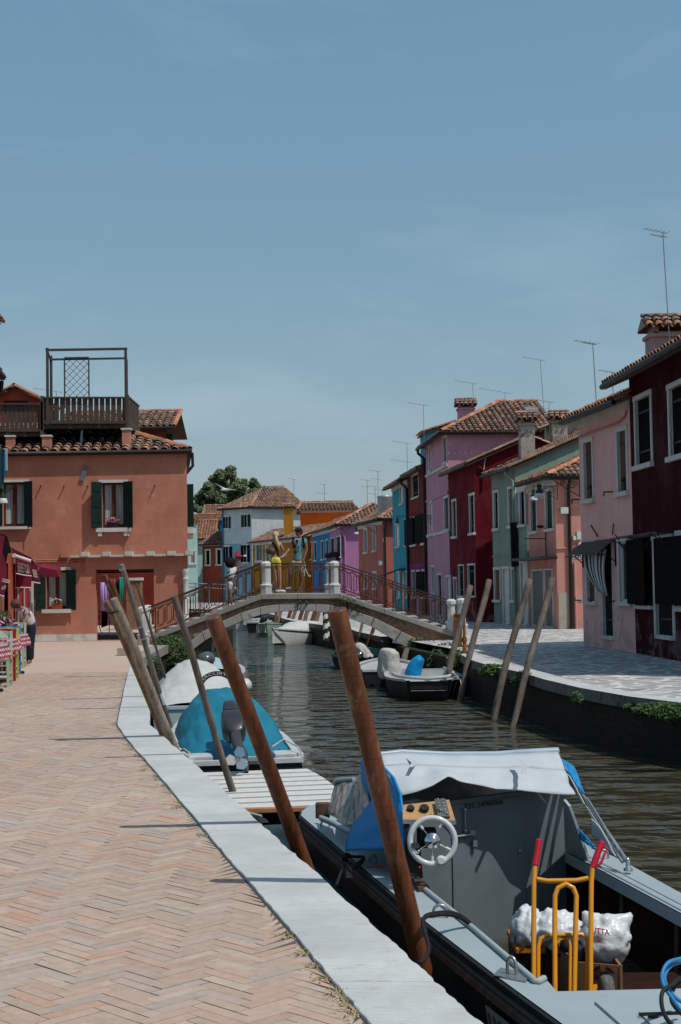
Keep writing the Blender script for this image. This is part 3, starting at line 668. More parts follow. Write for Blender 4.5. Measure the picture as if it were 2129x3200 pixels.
# rusty fence with a baluster post at the right foot
fb_ = MB(); q_ = lambda x, y: P('e4', x, y, 32.1)
for x in range(1100, 1245, 22): fb_.tube([q_(x, 1400 + (x - 1100) * .05), q_(x, 1985)], .014, 5)
fb_.beam(q_(1085, 1385), q_(1245, 1392), .05, .03); fb_.beam(q_(1085, 1975), q_(1250, 1975), .04, .03); fb_.beam(q_(1085, 1500), q_(1250, 1500), .03, .02)
b_ = q_(1292, 2070); s_ = 32.1 / F * .17219
fb_.lathe([(40 * s_, 0), (40 * s_, 90 * s_), (25 * s_, 110 * s_), (48 * s_, 190 * s_), (44 * s_, 240 * s_), (26 * s_, 300 * s_), (22 * s_, 480 * s_), (28 * s_, 520 * s_), (20 * s_, 560 * s_), (24 * s_, 600 * s_), (6 * s_, 640 * s_)], b_, 12)
tag(fb_.build('fence', simple('orange_rust', (.20, .075, .02), .8, var=.5, scale=25)), 'short rusty iron fence with a turned baluster post at the right foot of the bridge', 'fence')
# railings
M_rust = simple('rusty_iron', (.085, .034, .016), .8, var=.6, scale=25, spec=.1)
M_rail = simple('brown_handrail', (.055, .035, .028), .45, var=.3, scale=12)
def railing(pts_t, pts_b, Y, hr=True, lab=None):
    a = [P('s', x, y, Y) for x, y in pts_t]; b2 = [P('s', x, y, Y) for x, y in pts_b]; mb = MB(); h = MB()
    h.beam(a[0], a[-1], .05, .035); h.build('handrail', M_rail, bridge)
    mb.beam(a[0] - Vector((0, 0, .09)), a[-1] - Vector((0, 0, .09)), .02, .02); mb.beam(b2[0], b2[-1], .025, .03)
    L = abs(a[-1].x - a[0].x); n = max(2, int(L / .235)); top_ = lambda u: a[0].lerp(a[-1], u); bot = lambda u: b2[0].lerp(b2[-1], u)
    for i in range(n + 1):
        u = i / n; p, q = top_(u), bot(u); low = Vector((q.x, q.y, q.z - .10))
        if i % 3 == 0: mb.beam(Vector((q.x, Y, low.z)), Vector((q.x, Y, p.z)), .025, .025)
        if i < n:
            u0, u1 = (i + .14) / n, (i + .86) / n; x0, x1 = top_(u0).x, top_(u1).x; zt = (top_(u0).z + top_(u1).z) / 2 - .12; zb = (bot(u0).z + bot(u1).z) / 2 + .06
            r = (x1 - x0) / 2; sl = (a[-1].z - a[0].z) / (a[-1].x - a[0].x); ring_ = []
            for k in range(9): t_ = math.pi * k / 8; ring_.append((x0 + r - r * math.cos(t_), zt - r + r * math.sin(t_)))
            for k in range(9): t_ = math.pi * k / 8; ring_.append((x1 - r + r * math.cos(t_), zb + r - r * math.sin(t_)))
            mb.tube([Vector((x, Y, z + sl * (x - (x0 + x1) / 2))) for x, z in ring_], .0105, 4, closed=True)
    mb.build('iron_panel', M_rust, bridge)
sh = lambda pl, dx, dy: [(x + dx, y + dy) for x, y in pl]
RA = (((464, 1898), (817, 1760)), ((487, 1972), (815, 1843)), ); RBm = (((848, 1761), (1032, 1761)), ((849, 1841), (1032, 1841))); RC = (((1061, 1761), (1430, 1886)), ((1061, 1838), (1424, 1963)))
for tp, bt in (RA, RBm, RC):
    railing(tp, bt, YB + .06)
    dx = -3 if tp is RBm[0] else (0 if tp is RA[0] else -12); railing(sh(tp, dx, 4), sh(bt, dx, 4), YR - .06)
# greenery on the abutments
def plants(name, label, spots, cols, size=.05, kind=None, dens=1.0):
    mb = MB()
    for (c, rad, n) in spots: mb.leaves(c, rad, int(n * dens), size, cols)
    return tag(mb.build(name, M_leaf), label, 'plant', kind=kind)
GR = [(.035, .075, .02), (.05, .10, .03), (.025, .05, .018), (.07, .11, .035)]
plants('wall_plant', 'dark green bushy plant on the brick abutment at the left foot of the bridge', [(P('z7', 190, 190, 39.0), (.55, .3, .35), 900), (P('e1', 1080, 1030, 39.2), (.45, .1, .1), 260), (P('e1', 1100, 1200, 38.9), (.55, .3, .45), 700)], GR, .045)
plants('wall_plant', 'green weeds trailing along the abutment at the right foot of the bridge', [(P('c7', 810, 310, 39.1), (.35, .2, .28), 500), (P('c7', 950, 345, 38.9), (.75, .25, .3), 1300), (P('c7', 1050, 400, 36.0), (.45, .5, .38), 1000), (P('c7', 1000, 470, 35.0), (.4, .5, .4), 700), (P('c7', 1130, 425, 31.5), (.28, .3, .22), 500)], GR, .045)
plants('wall_plant', 'small weeds rooted under the coping near the top of the bridge', [(P('z3', 1110, 1075, YB - .08), (.35, .08, .16), 260), (P('z3', 1200, 1110, YB - .08), (.3, .06, .13), 140), (P('z3', 820, 1080, YB - .08), (.2, .05, .06), 70)], [(.04, .05, .02), (.06, .07, .03), (.08, .07, .04)], .03)
plants('wall_plant', 'bright green grassy tuft hanging from the right quay beside two leaning poles', [(P('c7', 1420, 510, 26.4), (.30, .10, .13), 600)], [(.05, .11, .03), (.08, .14, .04), (.04, .08, .02)], .035)
plants('wall_plant', 'long band of green weeds along the right quay under the pavement edge', [(P('z6', 1160, 2035, 19.3), (.22, .12, .07), 500), (P('z6', 1350, 2060, 18.4), (.36, .14, .10), 1100), (P('z6', 1530, 2085, 17.7), (.36, .14, .12), 1100)], [(.04, .09, .025), (.06, .12, .03), (.03, .06, .02)], .03)
plants('wall_plant', 'small mossy tuft on the right quay below the leftmost slanted pole', [(P('z6', 5, 1760, 24.2), (.2, .1, .15), 260), (P('z6', 550, 1945, 20.6), (.10, .08, .10), 160)], GR, .03)
plants('wall_plant', 'weeds on the far quay wall seen under the arch', [(P('c7', 360, 235, 46), (.2, .1, .14), 200)], GR, .04)
plants('wall_plant', 'green weeds against the left quay wall behind the mooring poles', [(P('z2', 1085, 970, 33.0), (.16, .12, .3), 300)], GR, .03)
# ---------------------------------------------------------------- houses
def house(label, A, B, D, zE, rise, mat, wins=(), swins=(), pal='mid', over=.3, roof='gable', trim=M_whites, cornice=0, name='house', gut=True, w=.21, D2=None, loc=None, zb=0.0):
    A, B = Vector(A), Vector(B); t = thing(name, label, 'house', (A.x, A.y, 0)); f = Fac(A, B, (-1, 0)); r = -f.n
    C = A + r * D; E = B + r * D; s = Fac(A, C, (B - A) * -1)
    ops = [window(f, *q[:5], t, inner=q[5], **(q[6] if len(q) > 6 else {})) for q in wins]
    sops = [window(s, *q[:5], t, inner=q[5], **(q[6] if len(q) > 6 else {})) for q in swins]
    wall(f, 0, f.L, zb, zE, ops, mat, t, rmat=trim)
    gz = [(0, zE), (D, zE), (D / 2, zE + rise)] if roof == 'gable' else None
    wall(s, 0, D, zb, zE, sops, mat, t, rmat=trim, gable=gz)
    wall(Fac(B, E, B - A), 0, D, zb, zE, [], mat, t, gable=gz); wall(Fac(C, E, r), 0, f.L, zb, zE, [], mat, t)
    if cornice:
        mb = MB(); f.bx(mb, -.02, f.L, zE - cornice, zE - .02, 0, .05); f.bx(mb, -.02, f.L, zE - .1, zE, .05, .14); mb.build('cornice', trim, t)
    if roof == 'gable': roof_gable(t, f, D / 2, zE, rise, pal, over, gut=gut, w=w)
    if roof == 'hip': roof_hip(t, f, D, zE, rise, pal, over, w=w)
    return t, f, s
def near(p, q, k): p, q = Vector(p), Vector(q); return p + (q - p) * k
g2 = lambda x, y: G('s', x, y).to_2d()
Rb = g2(1988, 2041); Ra = near(Rb, g2(2129, 2066), 2.6); Pb = g2(1825, 2019)
M_maroon = plaster('dark_maroon_render', (.045, .004, .007), .2)
M_pink = plaster('pale_pink_render', (.74, .44, .40), .10)
M_salmon = plaster('salmon_render', (.56, .26, .215), .12)
M_green = plaster('sage_green_render', (.22, .30, .25), .13)
M_maroon2 = plaster('wine_red_render', (.12, .010, .016), .2)
M_lilac = plaster('lilac_pink_render', (.50, .27, .35), .12)
M_rustred = plaster('rust_red_render', (.17, .030, .022), .15)
M_magenta = plaster('magenta_render', (.24, .03, .14), .15)
M_cyan = plaster('turquoise_render', (.05, .30, .38), .13)
M_terra = plaster('terracotta_pink_render', (.44, .14, .11), .12)
M_violet = plaster('violet_render', (.42, .19, .36), .12)
M_blue = plaster('blue_render', (.03, .19, .42), .12)
M_orange = plaster('bright_orange_render', (.68, .13, .015), .1)
M_yellow = plaster('mustard_render', (.38, .175, .022), .14)
M_chalk = plaster('chalky_white_render', (.50, .56, .58), .16, (.30, .37, .41), .60)
M_lblue = plaster('pale_blue_render', (.20, .36, .45), .1)
M_redbrn = plaster('brick_red_render', (.30, .055, .035), .12)
M_mint = plaster('mint_render', (.40, .58, .52), .12)
M_old = plaster('old_bare_plaster', (.30, .25, .19), .3, (.42, .37, .30), .5)
M_obrick = M_bbrick
# 1 maroon house, nearest on the right
t, f, s = house('dark maroon house with white framed windows and a big chimney, at the right edge', Ra, Rb, 9, 6.05, 1.9, M_maroon,
    [('z5', 1107, 883, 1298, 1558, 'black'), ('z5', 1437, 765, 1640, 1470, 'black'), ('e2', 1190, 128, 1500, 1540, 'dark', dict(door=True, fr=.12)),
     ('z6', 1520, 310, 1900, 1120, 'black')], over=.5, pal='mid')
mb = MB(); a = f.rect('e2', 1300, 180, 1700, 1068); f.bx(mb, *a, .12, .16); mb.build('shutter', M_shut_k, t)
mb = MB(); a = f.rect('e2', 945, 205, 1182, 1058); f.bx(mb, a[0], f.L + .02, a[2], a[3], .12, .16); mb.build('shutter', M_shut_k, t)
mb = MB(); a = f.rect('e2', 970, 1065, 1200, 1125); f.bx(mb, a[0], a[1], a[2], a[3], 0, .08); mb.build('sill', M_whites, t)
mb = MB(); a = f.rect('e2', 1478, 85, 1478, 200)  # iron awning frame
u0 = f.uz('e2', 1480, 120)[0]; u1 = f.uz('e2', 930, 130)[0]; z = f.uz('e2', 1200, 130)[1]
for o in (.05, .34): mb.beam(f.pt(u0, z - .0, o), f.pt(u1 + .3, z - .02, o), .03, .05)
for u in (u0, (u0 + u1) / 2, u1):
    mb.beam(f.pt(u, z, .03), f.pt(u, z, .36), .03, .03); sc = [f.pt(u, z - .1 - .16 * math.sin(k * .6), .08 + .07 * k * .6) for k in range(9)]; mb.tube(sc, .012, 4)
    mb.beam(f.pt(u, z - .3, .03), f.pt(u, z - .02, .5), .02, .02)
mb.build('awning_frame', M_iron, t)
cm = plaster('chimney_pinkish_render', (.42, .30, .28), .15)
q = P('s', 2092, 1000, 31.5); chimney(t, (q.x, 31.5), .98, .6, 5.6, 1.6 + (1807 - 996) / F * 31.5, cm)
antenna(t, 's', 2096, 725, 1090, 31.0, ((0, .45), (.1, .3)), -.1)
# 2 pink house
t2, f, s = house('pale pink house with a striped curtain in its doorway, between alley and maroon house', Rb, Pb, 8, 5.62, 1.7, M_pink,
    [('z5', 600, 1300, 722, 1912, 'brown'), ('z5', 928, 1190, 1060, 1842, 'brown'), ('e2', 295, 225, 455, 1068, 'brown'),
     ('e2', 505, 215, 690, 1530, 'dark', dict(door=True, fr=.05)), ('e2', 722, 168, 922, 1080, 'glass')], pal='new', over=.35, cornice=.36)
M_stripe, tt, bb = nodes('striped_curtain'); wv = tt.nodes.new('ShaderNodeTexWave'); tc = tt.nodes.new('ShaderNodeTexCoord'); tt.links.new(tc.outputs['UV'], wv.inputs['Vector'])
# curtain: two stripe colours as mesh colours
M_cloth = cmat('woven_cloth', .9, .1, 20, bumpy=.1)
cu = MB(); rect_ = f.rect('e2', 370, 300, 668, 948); n = 44; ul, ur = f.uz('e2', 372, 350)[0], f.uz('e2', 655, 350)[0]
zt = f.uz('e2', 500, 330)[1]; zb_ = f.uz('e2', 600, 945)[1]; lo = f.uz('e2', 505, 900)[0]; hi = f.uz('e2', 668, 945)[0]
rows = []
for i in range(13):
    v = i / 12; bag = math.sin(v * math.pi) * .16; row = []
    for j in range(n + 1):
        w_ = j / n; a = ul + (ur - ul) * w_; b2 = lo + (hi - lo) * (.25 + .75 * w_); k = v ** 1.6; row.append(f.pt(a + (b2 - a) * k, zt + (zb_ - zt) * v + .12 * (1 - w_) * v, .14 + .035 * math.sin(j * 1.9) * (1 - .5 * v) + bag * .4))
    rows.append(row)
for j in range(n):
    c = (.045, .05, .06) if (j // 4) % 2 else (.62, .62, .60)
    cu.grid([[r[j], r[j + 1]] for r in rows], col=c)
cu.build('striped_curtain', M_cloth, t2, thick=.006)
aw = MB(); u0, z0 = f.uz('e2', 690, 192); u1 = f.uz('e2', 290, 222)[0]; z1 = z0 - .30; aw.slab([f.pt(u0, z0, .01), f.pt(u1 + .1, z0, .01), f.pt(u1 + .1, z1, .40), f.pt(u0, z1, .40)], (0, 0, .02)); aw.build('door_awning', simple('weathered_awning_sheet', (.11, .09, .08), .85, spec=.05), t2)
aw = MB()
for u in (u0 - .05, u1 + .15): aw.tube([f.pt(u, z0 - .5, .02), f.pt(u, z0 - .35, .2), f.pt(u, z1 - .04, .45)], .014, 5); aw.beam(f.pt(u, z0 - .6, .02), f.pt(u, z0, .02), .03, .03)
aw.tube([f.pt(u0, z1 - .03, .45), f.pt(u1 + .1, z1 - .03, .45)], .012, 5); aw.tube([f.pt(u0, zt + .08, .2), f.pt(u1, zt + .08, .2)], .012, 5); aw.build('awning_bracket', M_iron, t2)
mb = MB(); mb.tube([f.pt(u, z, .04) for u, z in [f.uz('z5', x, y) for x, y in ((570, 1275), (720, 1215), (860, 1170), (980, 1120), (1030, 1070), (1050, 1000), (1062, 950))]], .022, 5); mb.build('wall_cable', simple('painted_pink_cable', (.40, .2, .16)), t2)
mb = MB(); a = f.rect('z6', 672, 1188, 733, 1358); f.bx(mb, *a, 0, .015); mb.build('meter_hatch', M_pink, t2)
mb = MB()
for (x0, y0, x1, y1) in ((725, 255, 762, 365), (948, 240, 906, 345)): mb.beam(f.pt(*f.uz('z6', x0, y0), .1), f.pt(*f.uz('z6', x1, y1), .03), .025, .025)
for (x, y) in ((590, 990), (730, 998), (925, 1000)): mb.beam(f.pt(*f.uz('z6', x, y), 0), f.pt(*f.uz('z6', x, y), .16), .03, .03); u, z = f.uz('z6', x, y); mb.beam(f.pt(u, z, .16), f.pt(u, z + .08, .16), .02, .02)
for (x, y) in ((575, 1885), (895, 1810)): u, z = f.uz('z5', x, y); mb.beam(f.pt(u, z, 0), f.pt(u, z, .2), .03, .03); mb.beam(f.pt(u, z, .2), f.pt(u, z - .1, .2), .025, .025)
mb.build('shutter_hooks', M_iron, t2)
mb = MB(); a = f.rect('z6', 645, 1850 - 1880 + 1880 - 1880 + 1840, 645, 1840)
antenna(t2, 'D', 1373, 790, 905, 35, ((0, .5), (.02, .3)), -.06); antenna(t2, 'D', 1411, 857, 890, 36, ((0, .4),))
for (k, x, y) in (('z5', 1008, 1752), ('z5', 680, 1820)):
    pot = thing('flower_pot', 'dark potted plant on the ' + ('right' if x > 900 else 'left') + ' upstairs window sill of the pale pink house', 'flower pot', tuple(f.pt(*f.uz(k, x, y + 30), -.05)))
    q = f.pt(*f.uz(k, x, y + 28), -.05); mb = MB(); mb.lathe([(.05, 0), (.075, .13), (.08, .14)], q, 10); mb.build('pot', simple('dark_pot', (.03, .02, .02)), pot)
    mb = MB(); mb.leaves(q + Vector((0, 0, .2)), (.1, .1, .09), 60, .03, [(.02, .03, .02), (.03, .05, .025)]); mb.build('plant', M_leaf, pot)
# 3 salmon house set back
C1 = g2(1745, 1965.5); C2 = XY(1655, 50.1)
t3, f, s = house('salmon house with green shutters and a grey grille gate under a small dark canopy', C1, C2, 5.2, 5.1, 1.1, M_salmon,
    [('e3', 680, 605, 790, 1165, 'green'), ('e3', 885, 560, 1008, 1130, 'green'), ('z6', 108, 688, 235, 1262, 'mesh', dict(door=True, fr=.06)), ('z6', 232, 682, 322, 1272, 'mesh', dict(door=True, fr=.05))],
    pal='mid', over=.35, roof='none', cornice=.4)
D = 5.2; r = -f.n; zE = 5.1; mb = MB(); ov = .35
qq = lambda u, o, z: f.pt(u, z, -o)
e0, e1 = qq(-ov, -ov, zE - .1), qq(f.L + .1, -ov, zE - .1); h0 = qq(2.0, 2.2, zE + .95); h1 = qq(f.L + .1, 2.2, zE + .95); k1 = qq(-ov, D, zE - .1); k2 = qq(2.0, D, zE + .95)
tiles(mb, e0, e1, h1, h0, 'new', w=.17); tiles(mb, k1, e0, h0, k2, 'mid'); ridge(mb, e0, h0, 'new'); ridge(mb, h0, h1, 'new'); ridge(mb, h0, k2, 'new')
mb.slab([e0 - Vector((0, 0, .06)), e1 - Vector((0, 0, .06)), h1 - Vector((0, 0, .06)), h0 - Vector((0, 0, .06))], (0, 0, -.06), col=(.2, .13, .1)); mb.build('roof', M_tile, t3)
mb = MB(); mb.tube([e1 + Vector((-.06, 0, -.06)), e0 + Vector((-.06, -.06, -.06)), k1 + Vector((0, -.06, -.06))], .06, 6); mb.build('gutter', M_gutter, t3)
mb = MB(); a = f.rect('z6', 5, 500, 362, 585); f.bx(mb, -.1, f.L + .5, a[2], a[2] + .09, 0, .55); mb.build('door_canopy', M_gutter, t3)
q = Vector(s.pt(s.uz('e3', 1203, 900)[0], 0)); mb = MB(); u = s.uz('z6', 478, 700)[0]; mb.tube([s.pt(u, zE - .1, .3), s.pt(u, zE - .5, .08), s.pt(u, 0, .08)], .055, 8); mb.build('downpipe', M_gutter, t3)
mb = MB(); u = s.uz('z6', 525, 900)[0]; zt_ = s.uz('z6', 525, 620)[1]; mb.tube([s.pt(u, zt_, .07), s.pt(u, 0, .07)], .055, 8); mb.build('downpipe', M_salmon, t3)
mb = MB()
for (x0, y0, x1, y1) in ((380, 80, 455, 142), (538, 318, 585, 395), (500, 362, 530, 402), (552, 425, 600, 490)): a = s.rect('z6', x0, y0, x1, y1); s.bx(mb, *a, 0, .12)
mb.build('meter_box', simple('meter_box_white', (.55, .55, .50)), t3)
mb = MB(); a = s.rect('e2', 125, 350, 262, 452); s.bx(mb, *a, .0, .012); sg = mb.build('street_name_panel', plaster('limewash_white', (.55, .52, .48), .1), t3)
for tx, y, x in (('NDOLE', 396, 128), ('ERRA', 446, 150)):
    u, z = s.uz('e2', x, y); a = s.pt(u, z, .014); text_mb(tx, a, s.d.to_3d(), (0, 0, 1), .30, .003, sx=.72, bold=.01).build('lettering', simple('sign_black', (.015, .015, .015)), sg)
mb = MB(); a = s.rect('z6', 345, 915, 470, 1272); s.bx(mb, max(a[0], .03), a[1], 0, a[3], 0, .02); a = s.rect('z6', 540, 945, 600, 1000); s.bx(mb, *a, 0, .02); mb.build('bare_cement_patch', plaster('bare_cement', (.40, .36, .30), .2), t3)
mb = MB(); mb.tube([s.pt(*s.uz('e3', x, y), .03) for x, y in ((1045, 1370), (1180, 1360), (1265, 1350), (1282, 1325), (1318, 1328))], .025, 5); mb.build('wall_cable', M_salmon, t3)
mb = MB(); u, z = f.uz('e3', 915, 1230); mb.tube([f.pt(u, z + .35, .05), f.pt(u, z - .75, .05)], .02, 5); mb.beam(f.pt(u, z, .05), f.pt(u + .15, z, .75), .03, .03); mb.ell(f.pt(u + .1, z + .4, .2), .13, .13, .06, 8, 5); mb.build('sign_bracket', M_iron, t3)
# 4 sage green house
GA = XY(1617, 51.3); GB = XY(1543, 54.2)
t4, f, s = house('sage green house with a weathered chimney, left of the salmon house', GA, GB, 7.0, 5.78, 1.45, M_green,
    [('e3', 183, 582, 268, 1125, 'black'), ('e3', 380, 528, 495, 1085, 'brown'), ('z4', 1012, 1688, 1082, 2012, 'brown'), ('z4', 1090, 1678, 1167, 2232, 'white', dict(door=True)), ('z4', 1172, 1680, 1222, 2015, 'brown')], pal='old', over=.3)
b0 = XY(1651, 50.25); ext = Fac(b0, GA, (-1, 0)); ops = [window(ext, 'e3', 530, 558, 632, 1072, t4, inner='black'), window(ext, 'z4', 1252, 1620, 1340, 2235, t4, inner='white', door=True)]
wall(ext, 0, ext.L, 0, 4.75, ops, M_green, t4, rmat=M_whites)
mb = MB(); x0, x1 = XY(1634, 52.6).x, XY(1678, 52.6).x; q = P('s', 1656, 1318, 52.6); mb = None
chimney(t4, ((x0 + x1) / 2, 52.6), x1 - x0, .7, 5.6, q.z + .25, plaster('flaking_white_chimney', (.42, .37, .32), .35, (.17, .13, .10), .52))
mb = MB(); u, z = f.uz('z4', 1240, 1270); mb.tube([f.pt(u - .6, z, .12), f.pt(u + .5, z, .12)], .015, 5); mb.build('clothes_rail', M_iron, t4)
lau = MB(); q0 = f.pt(f.uz('z4', 1232, 1300)[0], z - .02, .16); lau.slab([q0 + Vector((-.12, 0, 0)), q0 + Vector((.14, 0, 0)), q0 + Vector((.26, 0, -1.55)), q0 + Vector((-.1, 0, -1.6))], (0, .03, 0)); o = lau.build('hanging_garment', simple('black_fabric', (.012, .010, .012), .95)); tag(o, 'long black garment hanging from the rail of the sage green house', 'clothing')
pipe_down(t4, f, .05, 0, 5.7, M_green, .05)
mb = MB(); u = f.uz('z4', 1000, 1590); z = f.uz('z4', 1120, 1580)[1]; f.bx(mb, 0, f.L, z - .03, z + .03, 0, .04); mb.build('string_course', M_green, t4)
# 5 wine red house
DA = XY(1489, 55.6); DB = XY(1408, 61)
t5, f, s = house('wine red house with black shutters, between the sage green and the lilac house', DA, DB, 4.5, 6.35, .95, M_maroon2,
    [('z4', 628, 1065, 675, 1420, 'black'), ('z4', 785, 1012, 841, 1388, 'black'), ('e4', 1090, 712, 1168, 1500, 'dark', dict(door=True)), ('e4', 1180, 490, 1290, 1082, 'black', dict(fr=.06)), ('e4', 1350, 475, 1495, 1085, 'black', dict(fr=.07))], pal='old', over=.3)
mb = MB(); mb.tube([s.pt(*s.uz('z4', x, y), .06) for x, y in ((870, 760), (905, 790), (912, 900), (905, 960))], .05, 6); mb.build('downpipe', M_maroon2, t5)
mb = MB(); mb.tube([s.pt(*s.uz('z4', x, y), .03) for x, y in ((938, 625), (930, 700), (918, 790))], .02, 4); mb.build('wall_cable', M_white, t5)
# 6 lilac house
LA = XY(1407, 61.0); LB = XY(1336, 68)
t6, f, s = house('tall lilac pink house of three storeys with a tiled hip roof and pink chimney', LA, LB, 4.4, 8.12, 1.6, M_lilac,
    [('z4', 413, 568, 440, 812, 'glass', dict(fr=.12)), ('z4', 546, 483, 583, 735, 'green', dict(fr=.12)), ('z4', 420, 1085, 455, 1395, 'white'), ('z4', 553, 1038, 605, 1352, 'green'),
     ('e4', 690, 500, 762, 1040, 'glass'), ('e4', 803, 645, 895, 1450, 'dark', dict(door=True)), ('e4', 963, 680, 1056, 1500, 'white', dict(door=True))], roof='none')
zE = 8.12; D = 4.9; ov = .3; mb = MB(); q_ = lambda u, o, z: f.pt(u, z, -o)
e0, e1 = q_(-ov, -ov, zE - .1), q_(f.L + .2, -ov, zE - .1); h0 = q_(4.0, 3.0, zE + 1.7); h1 = q_(f.L * .55, 3.0, zE + 1.7); k1 = q_(-ov, D, zE - .1); k2 = q_(4.0, D, zE + 1.7)
tiles(mb, k1, e0, h0, k2, 'mid', w=.24, r=.1); tiles(mb, e0, e1, h0, h0, 'mid', w=.2); ridge(mb, e0, h0, 'new', .13); ridge(mb, h0, k2, 'new', .13)
b1_, b2_ = q_(f.L + .2, D, zE - .1), q_(4.0, D, zE + 1.7); tiles(mb, e1, b1_, b2_, h0, 'mid', w=.4); mb.poly([k1, k2, b1_], col=(.3, .16, .1)); mb.build('roof', M_tile, t6)
mb = MB(); mb.tube([e1 + Vector((-.07, 0, -.06)), e0 + Vector((-.07, -.05, -.06)), k1 + Vector((0, -.05, -.06))], .08, 6); mb.build('gutter', M_gutter, t6); pipe_down(t6, f, f.L - .15, 0, 8.0, r=.08)
for zz in (f.uz('z4', 500, 1038)[1] - .0, f.uz('z4', 500, 790)[1], f.uz('z4', 510, 1375)[1]):
    mb = MB(); f.bx(mb, 0, f.L, zz - .06, zz + .06, 0, .05); mb.build('string_course', M_lilac if zz > 5.2 and zz < 6.4 else M_whites, t6)
q = P('s', 1455, 1262, 64.5); chimney(t6, (q.x, 64.5), .72, .6, 8.0, q.z + .12, M_lilac, 'old')
mb = MB(); q = P('s', 1661, 1284, 62.6); mb.obox(q, (.28, 0, 0), (0, .3, .1), (0, 0, .12)); mb.build('roof_hatch', M_galv, t6)
antenna(t6, 'D', 1092, 882, 948, 66, ((0, .9),), -.05); antenna(t6, 'D', 1163, 903, 925, 66, ((0, 1.3),)); antenna(t6, 'D', 1260, 828, 1040, 58, ((0, .8), (2.0, .9)), -.2); antenna(t6, 'D', 976, 932, 990, 67, ((0, .8),)); antenna(t6, 'D', 938, 1020, 1080, 72, ((0, .8), (.95, .9)))
# 7 rust red and magenta house, 8 turquoise house
t7, f, s = house('rust red house with a magenta ground floor, between lilac and turquoise houses', XY(1335, 68.1), XY(1281, 74), 7, 7.2, 1.0, M_rustred,
    [('z4', 258, 842, 324, 1042, 'black', dict(fr=.08)), ('z4', 245, 1228, 300, 1492, 'dark'), ('z4', 345, 1205, 388, 1480, 'dark'), ('e4', 338, 588, 406, 1112, 'black'), ('e4', 425, 585, 500, 1400, 'white', dict(door=True)), ('e4', 520, 575, 596, 1115, 'black')], over=.35)
mb = MB(); z = f.uz('z4', 310, 1655)[1]
mb = MB(); a = f.rect('z4', 203, 1250, 287, 1478); f.bx(mb, *a, .06, .10); a = f.rect('z4', 298, 1218, 386, 1452); f.bx(mb, *a, .06, .10); mb.build('shutter', M_shut_k, t7)
mb = MB(); a = f.rect('e4', 440, 620, 588, 1058); f.bx(mb, *a, .06, .10); mb.build('shutter', M_shut_k, t7)
ground = MB(); ops_ = sorted([f.rect('e4', 338, 588, 406, 1112)[:2], f.rect('e4', 425, 585, 500, 1400)[:2], f.rect('e4', 520, 575, 596, 1115)[:2]]); u = 0.0
for a, b_ in ops_ + [(f.L, f.L)]:
    if a - u > .03: f.bx(ground, u + .001, a - .012, 0, z, 0, .008)
    u = b_ + .012
f.bx(ground, 0, f.L, f.uz('e4', 400, 575)[1] + .06, z + .01, 0, .0085); ground.build('ground_floor_render', M_magenta, t7); pipe_down(t7, f, f.L - .02, 0, 7.0, r=.08)
t8, f, s = house('turquoise house with white framed windows, beside the rust red house', XY(1280, 74.1), XY(1231, 81), 7, 7.1, 1.2, M_cyan,
    [('z4', 147, 903, 181, 1108, 'white'), ('z4', 108, 1280, 146, 1508, 'white'), ('z4', 192, 1245, 232, 1492, 'white'), ('e4', 60, 610, 125, 1120, 'white'), ('e4', 135, 610, 212, 1380, 'white', dict(door=True, fr=.05)), ('e4', 222, 600, 280, 1110, 'white')], pal='old', over=.45, cornice=.35)
mb = MB(); u0, z0 = f.uz('e4', 215, 590); mb.slab([f.pt(u0 - .1, z0 + .1, 0), f.pt(u0 + 2.2, z0 + .1, 0), f.pt(u0 + 2.2, z0 - .3, 1.2), f.pt(u0 - .1, z0 - .3, 1.2)], (0, 0, .03)); mb.build('door_awning', simple('dark_awning', (.02, .022, .025)), t8)
# turret roof behind lilac
tb, f, s = house('small turquoise gable rising behind the lilac house', XY(1338, 72), XY(1322, 74), 3.0, 9.25, .45, M_cyan, pal='new', over=.15, gut=False)
# old stone house behind
to, f, s = house('old bare plaster house with a brick dormer chimney, behind the salmon house roofs', XY(1712, 60), XY(1700, 66), 6, 8.05, 1.0, M_old, pal='old', over=.2)
q = P('s', 1746, 1300, 58.8); chimney(to, (q.x, 58.8), .62, .6, 6.0, q.z + .1, M_old, 'new'); antenna(to, 'D', 1266, 925, 1010, 59, ((0, .8),))
# 9 terracotta house beyond the turquoise one
t9, f, s = house('terracotta pink house with tall grey windows, beyond the turquoise house', XY(1199, 84), XY(1123, 91.5), 5, 5.55, 1.35, M_terra,
    [('d4', 1143, 706, 1197, 1030, 'glass'), ('d4', 1256, 688, 1307, 1010, 'glass'), ('d4', 1150, 1285, 1200, 1500, 'glass'), ('d4', 1262, 1258, 1312, 1500, 'glass')], pal='old', over=.35, cornice=.5, roof='hip')
pipe_down(t9, s, .12, 0, 5.3, r=.05); mb = MB(); a = s.rect('d4', 1330, 1125, 1368, 1180); f.bx(mb, 0.05, .6, a[2], a[3], 0, .15); a = s.rect('d4', 1330, 830, 1390, 880); s.bx(mb, 0, a[1], a[2], a[3], 0, .15); mb.build('meter_box', M_white, t9)
q = P('d4', 1415, 300, 86.5); mb = MB(); mb.lathe([(.45, 0), (.47, .1), (.46, 1.3), (.48, 1.4), (.05, 1.45)], (q.x, q.y, q.z - 1.35), 14); mb.build('water_tank', M_galv, t9)
for (x, yt, yb, Y) in ((871, 1085, 1150, 90), (846, 1105, 1150, 100), (864, 1120, 1150, 92), (880, 1128, 1150, 92)): antenna(t9, 'D', x, yt, yb, Y, ((0, .6), (.5, .5)))
